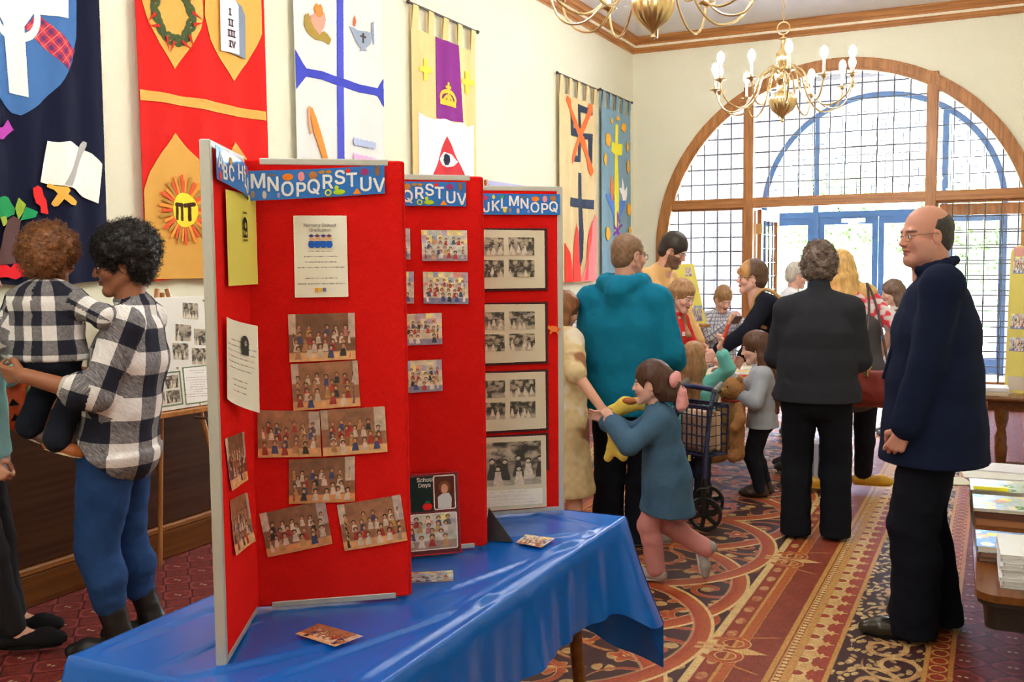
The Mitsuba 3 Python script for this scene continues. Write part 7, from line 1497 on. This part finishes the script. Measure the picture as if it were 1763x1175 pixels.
# girl in aqua with raised arm
F = Fig((-1.755, 6.27), 100, 1.04, hs=.195, head=(-20, 4, 0), wr={'R': (-1.565, 6.18, 1.03), 'L': (-1.88, 6.50, .60)}, pole_el={'R': (.9, .1, -.4)})
k = body(F, 'fair haired girl in aqua cardigan raising a red stick behind the walker', PINK, base=.010, fres=.005, hres=.0045, hands={'R': dict(curl=.9, d=(.35, 0, .95)), 'L': dict(curl=.5)})
hairmesh(F, k, long_hair(F, .30, seed=13), (.30, .155, .065), 13); garment(k, 'cardigan', top(F, .020, .40, .82, .007, 23), (.16, .52, .46), base=.008, label='aqua cardigan'); garment(k, 'trousers', trousers(F, .012, .015), (.014, .016, .03), base=.010)
for q in 'LR': shoe(F, q, k, (.24, .14, .06), (.05, .035, .02), 'boot', base=.007, name='boot')
hp = F.J['wrR'] + unit((.35, 0, .95)) * .075
o = obj('toy_stick', cat(tube([hp - np.array([.012, 0, .05]), hp + np.array([.03, .0, .075])], .011, 10)), 'satin', color=(.72, .07, .03), smooth=40); obj('tip', tube([hp + np.array([.03, 0, .075]), hp + np.array([.055, 0, .14])], .009, 10), 'satin', o, color=(.72, .42, .25), smooth=40, label='pale wrapper end'); tag(o, 'red paper stick held up by the girl in aqua', 'toy')

# girl hugging the teddy bear
F = Fig((-1.385, 6.61), 186, 1.10, hs=.200, head=(8, -10, 0), wr={'L': (-1.535, 6.475, .70), 'R': (-1.66, 6.68, .80)}, pole_el={'L': (.6, -.5, -.5), 'R': (.3, .5, -.7)}, an={'L': (-1.385, 6.57, .06), 'R': (-1.375, 6.67, .06)})
k = body(F, 'girl with long brown hair and grey cardigan hugging a teddy bear', PINK, base=.010, fres=.0045, hres=.0045, hands={'L': dict(curl=.7, d=(-.9, -.2, .1), palm=(0, .9, 0)), 'R': dict(curl=.4)})
hairmesh(F, k, long_hair(F, .46, width=.15, e=.018, seed=15), (.075, .030, .014), 15, label='long brown hair'); garment(k, 'cardigan', top(F, .022, .43, .95, .007, 24, open_hem=.15, flare=.004), (.34, .36, .40), base=.008, label='light grey cardigan'); garment(k, 'leggings', trousers(F, .010, .008), (.012, .013, .020), base=.009, label='dark leggings')
for q in 'LR': shoe(F, q, k, (.045, .025, .015), (.02, .015, .012), 'boot', base=.007, name='boot')
# the bear
BS = 1.38; b0 = np.array([-1.545, 6.465, .555]); fd, rd = unit((-.55, -.83, 0)), unit((-.83, .55, 0)); HRb = np.stack([rd, fd, [0, 0, 1.0]], 1); Bp = lambda r, f, z: b0 + (rd * r + fd * f + np.array([0, 0, z])) * BS
S = Sdf(); S.ell(Bp(0, 0, 0), np.array((.062, .055, .085)) * BS, HRb, .02); S.ell(Bp(0, .005, .130), np.array((.062, .058, .056)) * BS, HRb, .02); S.ell(Bp(0, .055, .118), np.array((.028, .026, .022)) * BS, HRb, .01)
for sx in (-1, 1): S.ell(Bp(sx * .045, 0, .180), np.array((.020, .011, .020)) * BS, HRb, .008); S.chain([Bp(sx * .05, .01, .05), Bp(sx * .085, .035, -.005), Bp(sx * .075, .06, -.04)], np.array([.028, .026, .024]) * BS, .015)
S.chain([Bp(.03, .0, -.06), Bp(.045, .03, -.13), Bp(.05, .035, -.19), Bp(.055, .065, -.205)], np.array([.036, .034, .034, .026]) * BS, .015); S.chain([Bp(-.03, 0, -.06), Bp(-.045, .02, -.12), Bp(-.05, .02, -.17), Bp(-.052, .05, -.185)], np.array([.036, .034, .034, .026]) * BS, .015)
S.disp = folds(.003, 6, (90, 90, 90), 1.0); m = S.mesh(.006); o = obj('teddy_bear', m, 'cloth', color=np.array([.36, .17, .065]) * (.75 + .5 * meshkit.noise(m.vertices * 120)[:, None]), smooth=True); tag(o, 'brown teddy bear hugged by the girl with long brown hair', 'teddy bear')
obj('nose', trimesh.creation.icosphere(2, .009).apply_translation(Bp(0, .082, .124)), 'gloss', o, color=(.02, .012, .01), label='dark nose'); obj('ribbon', tube([Bp(.055 * math.cos(t), .05 * math.sin(t), .078) for t in np.linspace(0, 2 * np.pi, 25)[:-1]], .008, 8, closed=True), 'cloth', o, color=(.30, .03, .03), smooth=40, label='dark red ribbon')
for sx in (-1, 1): obj('eye', trimesh.creation.icosphere(2, .006).apply_translation(Bp(sx * .022, .057, .145)), 'gloss', o, color=(.01, .01, .01))

# woman with curly grey hair, from behind
F = Fig((-.90, 5.745), 99, 1.64, girth=1.22, shoulder=1.0, hip=1.05, sh_up=-.014, head=(-3, -12, 0), wr={'R': (-.80, 6.02, 1.02), 'L': (-1.03, 6.00, 1.02)}, pole_el={'R': (.5, -.6, -.8), 'L': (-.5, -.5, -.8)}, an={'L': (-1.005, 5.72, .075), 'R': (-.795, 5.76, .075)})
k = body(F, 'woman with curly grey brown hair and charcoal jacket seen from behind', FAIR, hres=.005, fres=.0045, hands={'R': dict(curl=.5), 'L': dict(curl=.5)})
S = hair_cap(F, .030, .012, hairline=.045, back=-.10); S.disp = lambda P: .016 * (meshkit.fbm(P * 48 + 3, 2, 8) - .45) * 2; m = S.mesh(.005); cc = curls(m, 900, .016, 21, .008, .0022); mm = cat(m, cc); v = mm.vertices
obj('hair', mm, 'hair', k, color=np.array([.15, .105, .085]) * (.45 + 1.1 * meshkit.noise(v * 60, 4)[:, None]), smooth=True, label='curly grey brown hair')
S = top(F, .032, .475, .95, .007, 25, flare=.004, wide=1.02, sx=.74, open_hem=.05); S.cone(F.J['neck'] - F.u * .005, F.J['neck'] + F.u * .05, .068, .060, .015); garment(k, 'jacket', S, (.020, .021, .027), base=.008, label='charcoal jacket with stand collar')
garment(k, 'trousers', trousers(F, .018, .032, .008, 26, sx=.78), (.006, .007, .011), label='black trousers')
for q in 'LR': shoe(F, q, k, (.02, .02, .022), (.01, .01, .01), 'shoe')

# blond woman beside her
F = Fig((-.82, 6.72), 122, 1.66, girth=1.05, lean=20, head=(8, -8, 0), wr={'R': (-.70, 6.84, .92), 'L': (-1.08, 7.02, .95)}, an={'R': (-.80, 7.06, .07), 'L': (-1.02, 6.90, .07)})
F.foot = {'R': unit((.72, .1, 0)), 'L': unit((-.9, -.1, 0))}
k = body(F, 'woman with very long blond hair and yellow shoes beside the curly haired woman', PINK, base=.011, hres=.006, fres=.005, hands={'R': dict(curl=.6)})
S = long_hair(F, .50, width=.13, e=.026, seed=17); S.chain([F.H(.055, -.04, -.02), F.H(.075, -.02, -.12), F.J['shR'] + F.u * .05 - F.r * .02, F.J['shR'] - F.u * .10 + F.r * .01, F.J['shR'] - F.u * .20 + F.r * .0], [.05, .055, .060, .055, .03], .03)
hairmesh(F, k, S, (.56, .33, .11), 17, label='very long blond hair')
S = top(F, .018, .55, .12, .006, 27); m = S.mesh(.008); fn_ = np.clip((meshkit.noise(m.vertices * 30, 3) - .42) * 8, 0, 1)[:, None]; obj('top', m, 'cloth', k, color=np.array([.58, .50, .50]) * (1 - fn_) + np.array([.55, .04, .06]) * fn_, smooth=True, label='red and white flowered top'); 
S = Sdf(); J, R = F.J, F.rad(); S.chain([J['waist'] + F.u * .12, J['waist'], J['pelvis'], J['pelvis'] - F.u * .10], [R['chest'] + .022, R['waist'] + .026, R['pelvis'] + .026, R['pelvis'] + .028], .03, F.lat(.7)); S.disp = folds(.006, 5); garment(k, 'cardigan', S, (.06, .055, .06), base=.010, label='dark grey cardigan round the waist')
garment(k, 'trousers', trousers(F, .012, .012, to=.93), (.010, .011, .02), base=.010)
for q in 'LR': shoe(F, q, k, (.66, .36, .03), (.5, .28, .03), 'flat', bsdf='satin')
for q in 'LR': a = F.J['an' + q]; d = F.foot[q]; garment(k, 'foot', Sdf().chain([a + F.u * .03, a + d * .02 - F.u * .02, a + d * .11 - F.u * .045], [.028, .032, .026], .015), (.45, .22, .13), 'skin', .007, 'bare instep')
o_ = np.array([-.675, 6.36, .80]); S = Sdf(); S.chain([o_ + [-.09, 0, .02], o_ + [.09, .02, .02]], [.085, .085], .03, np.diag([1, 1.5, .8])); S.chain([o_ + [-.10, 0, -.04], o_ + [.10, .02, -.04]], [.09, .09], .03, np.diag([1, 1.4, 1])); S.disp = folds(.006, 8, (25, 25, 20))
S.clips.append(plane(o_ + np.array([0, 0, .095]), (0, 0, 1))); o = obj('handbag', S.mesh(.008), 'satin', color=(.20, .022, .018), smooth=50); tag(o, 'dark red leather handbag hanging behind the curly haired woman', 'handbag')
obj('strap', cat(tube(spline([o_ + [-.10, .0, .08], o_ + [-.06, .08, .22], o_ + [-.05, .22, .45], o_ + [-.08, .34, .62]], 16), .008, 8), tube(spline([o_ + [.10, .02, .08], o_ + [.06, .10, .22], o_ + [0, .22, .45], o_ + [-.08, .34, .62]], 16), .008, 8)), 'satin', o, color=(.03, .012, .012), smooth=40, label='dark strap'); obj('clasp', cat(tube([o_ + np.array([-.03 + .025 * math.cos(t), -.06, .125 + .03 * math.sin(t)]) for t in np.linspace(0, 2 * np.pi, 17)[:-1]], .006, 6, closed=True), rbox(-.012, .012, -.008, .008, -.02, .02, .003).apply_translation(o_ + [-.03, -.06, .085])), 'brass', o, label='gold clasp')

# two figures near the doorway
F = Fig((-.80, 9.5), 190, 1.39, hs=.21, head=(0, -8, 0)); k = body(F, 'girl seen in profile in the doorway just before the suited man', PINK, base=.013, hres=.008, fres=.005)
hairmesh(F, k, long_hair(F, .26, seed=19), (.12, .07, .05), 19, base=.007); garment(k, 'shirt', top(F, .018, .46, .9, .005, 28), (.55, .55, .6), base=.012, label='pale shirt'); garment(k, 'trousers', trousers(F), (.05, .06, .10), base=.012)
for q in 'LR': shoe(F, q, k, (.1, .1, .1), kind='sneaker', base=.009)
F = Fig((-1.66, 9.05), 20, 1.55, head=(0, -10, 0)); k = body(F, 'person in white and red clothes behind the curly haired woman', PINK, base=.013, hres=.008, fres=.006)
hairmesh(F, k, hair_cap(F, .016, .01), (.42, .38, .34), 20, base=.007); garment(k, 'shirt', top(F, .022, .46, .9, .006, 29), (.62, .62, .68), base=.012, label='white shirt'); garment(k, 'trousers', trousers(F), (.06, .06, .09), base=.012)
S = Sdf(); J = F.J; S.chain([J['neck'] + F.r * .07 - F.u * .0, J['chest'] + F.r * .115 - F.u * .02, J['waist'] + F.r * .12], [.03, .045, .05], .03); garment(k, 'sash', S, (.62, .02, .025), base=.010, label='red sash over the white shirt')
for q in 'LR': shoe(F, q, k, (.1, .1, .1), kind='shoe', base=.009)
# ---- things held or carried -----------------------------------------------------------------------------------
p, a = PHONE
o = obj('phone', placed(rbox(-.036, .036, -.072, .072, -.004, .004, .002), rotz(a - math.pi / 2) @ rotx(.5), p), 'gloss', color=(.02, .02, .025)); obj('screen', placed(bx(-.032, .032, -.062, .062, .0042, .0050), rotz(a - math.pi / 2) @ rotx(.5), p), 'gloss', o, color=(.25, .32, .42), label='glass screen'); tag(o, 'dark phone held by the boy in the grey checked shirt', 'phone')
S = Sdf(); Y = lambda *p: np.array(p); S.chain([Y(-1.60, 4.80, .85), Y(-1.70, 4.80, .835), Y(-1.775, 4.80, .79)], [.030, .040, .034], .02); S.chain([Y(-1.775, 4.80, .79), Y(-1.765, 4.80, .70), Y(-1.760, 4.79, .62)], [.034, .030, .028], .02)
S.chain([Y(-1.76, 4.79, .62), Y(-1.705, 4.78, .57)], [.030, .024], .015); S.chain([Y(-1.76, 4.79, .62), Y(-1.79, 4.79, .56)], [.030, .024], .015); S.ell((-1.59, 4.80, .855), (.045, .040, .040), None, .015); S.disp = folds(.003, 4, (40, 40, 40))
o = obj('plush_toy', S.mesh(.006), 'cloth', color=(.72, .54, .10), smooth=True); obj('patch', trimesh.creation.icosphere(3, .026).apply_scale((1.6, 1, .7)).apply_translation((-1.665, 4.772, .862)), 'cloth', o, color=(.40, .14, .05), smooth=True, label='brown patch'); tag(o, 'yellow plush toy dangling beyond the arm of the girl in denim', 'toy')
c = np.array([-3.80, 2.94, .97]); S = Sdf(); [S.ell(c + np.array([.036 * math.cos(t), .036 * math.sin(t), 0]), (.045, .045, .115), None, .012) for t in np.linspace(0, 2 * np.pi, 9)[:-1]]
o = obj('pumpkin_bag', S.mesh(.006), 'satin', color=(.75, .075, .012), smooth=True); tag(o, 'orange pumpkin face treat bag hanging by the person in aqua', 'bag')
dv = unit(np.array([c[0], c[1], 0])); rt = np.array([-dv[1], dv[0], 0]) * -1
obj('stem_band', tube([c + np.array([.081 * -dv[0] + .02 * rt[0], .081 * -dv[1] + .02 * rt[1], z]) * np.array([1, 1, 1]) for z in np.linspace(-.09, .09, 9)], .008, 8), 'satin', o, color=(.14, .16, .02), smooth=40, label='green band')
for x, z in ((-.035, .02), (-.03, -.045)):
    q = c - dv * .084 + rt * x + np.array([0, 0, z]); M = np.eye(4); M[:3, 0], M[:3, 1], M[:3, 2], M[:3, 3] = rt, (0, 0, 1), np.cross(rt, (0, 0, 1)), q
    obj('black_triangle', apply(extrude(Polygon([(-.02, -.014), (.02, -.010), (-.004, .018)]), .006), M), 'matte', o, color=(.012, .01, .01))
obj('strap', tube(spline([c + [0, -.03, .10], c + [-.01, 0, .17], c + [0, .03, .10]], 12), .006, 6), 'satin', o, color=(.1, .1, .02), smooth=40)
# ---- order of entries: camera and sky first --------------------------------------------------------------------
scene = {'type': 'scene', **scene}
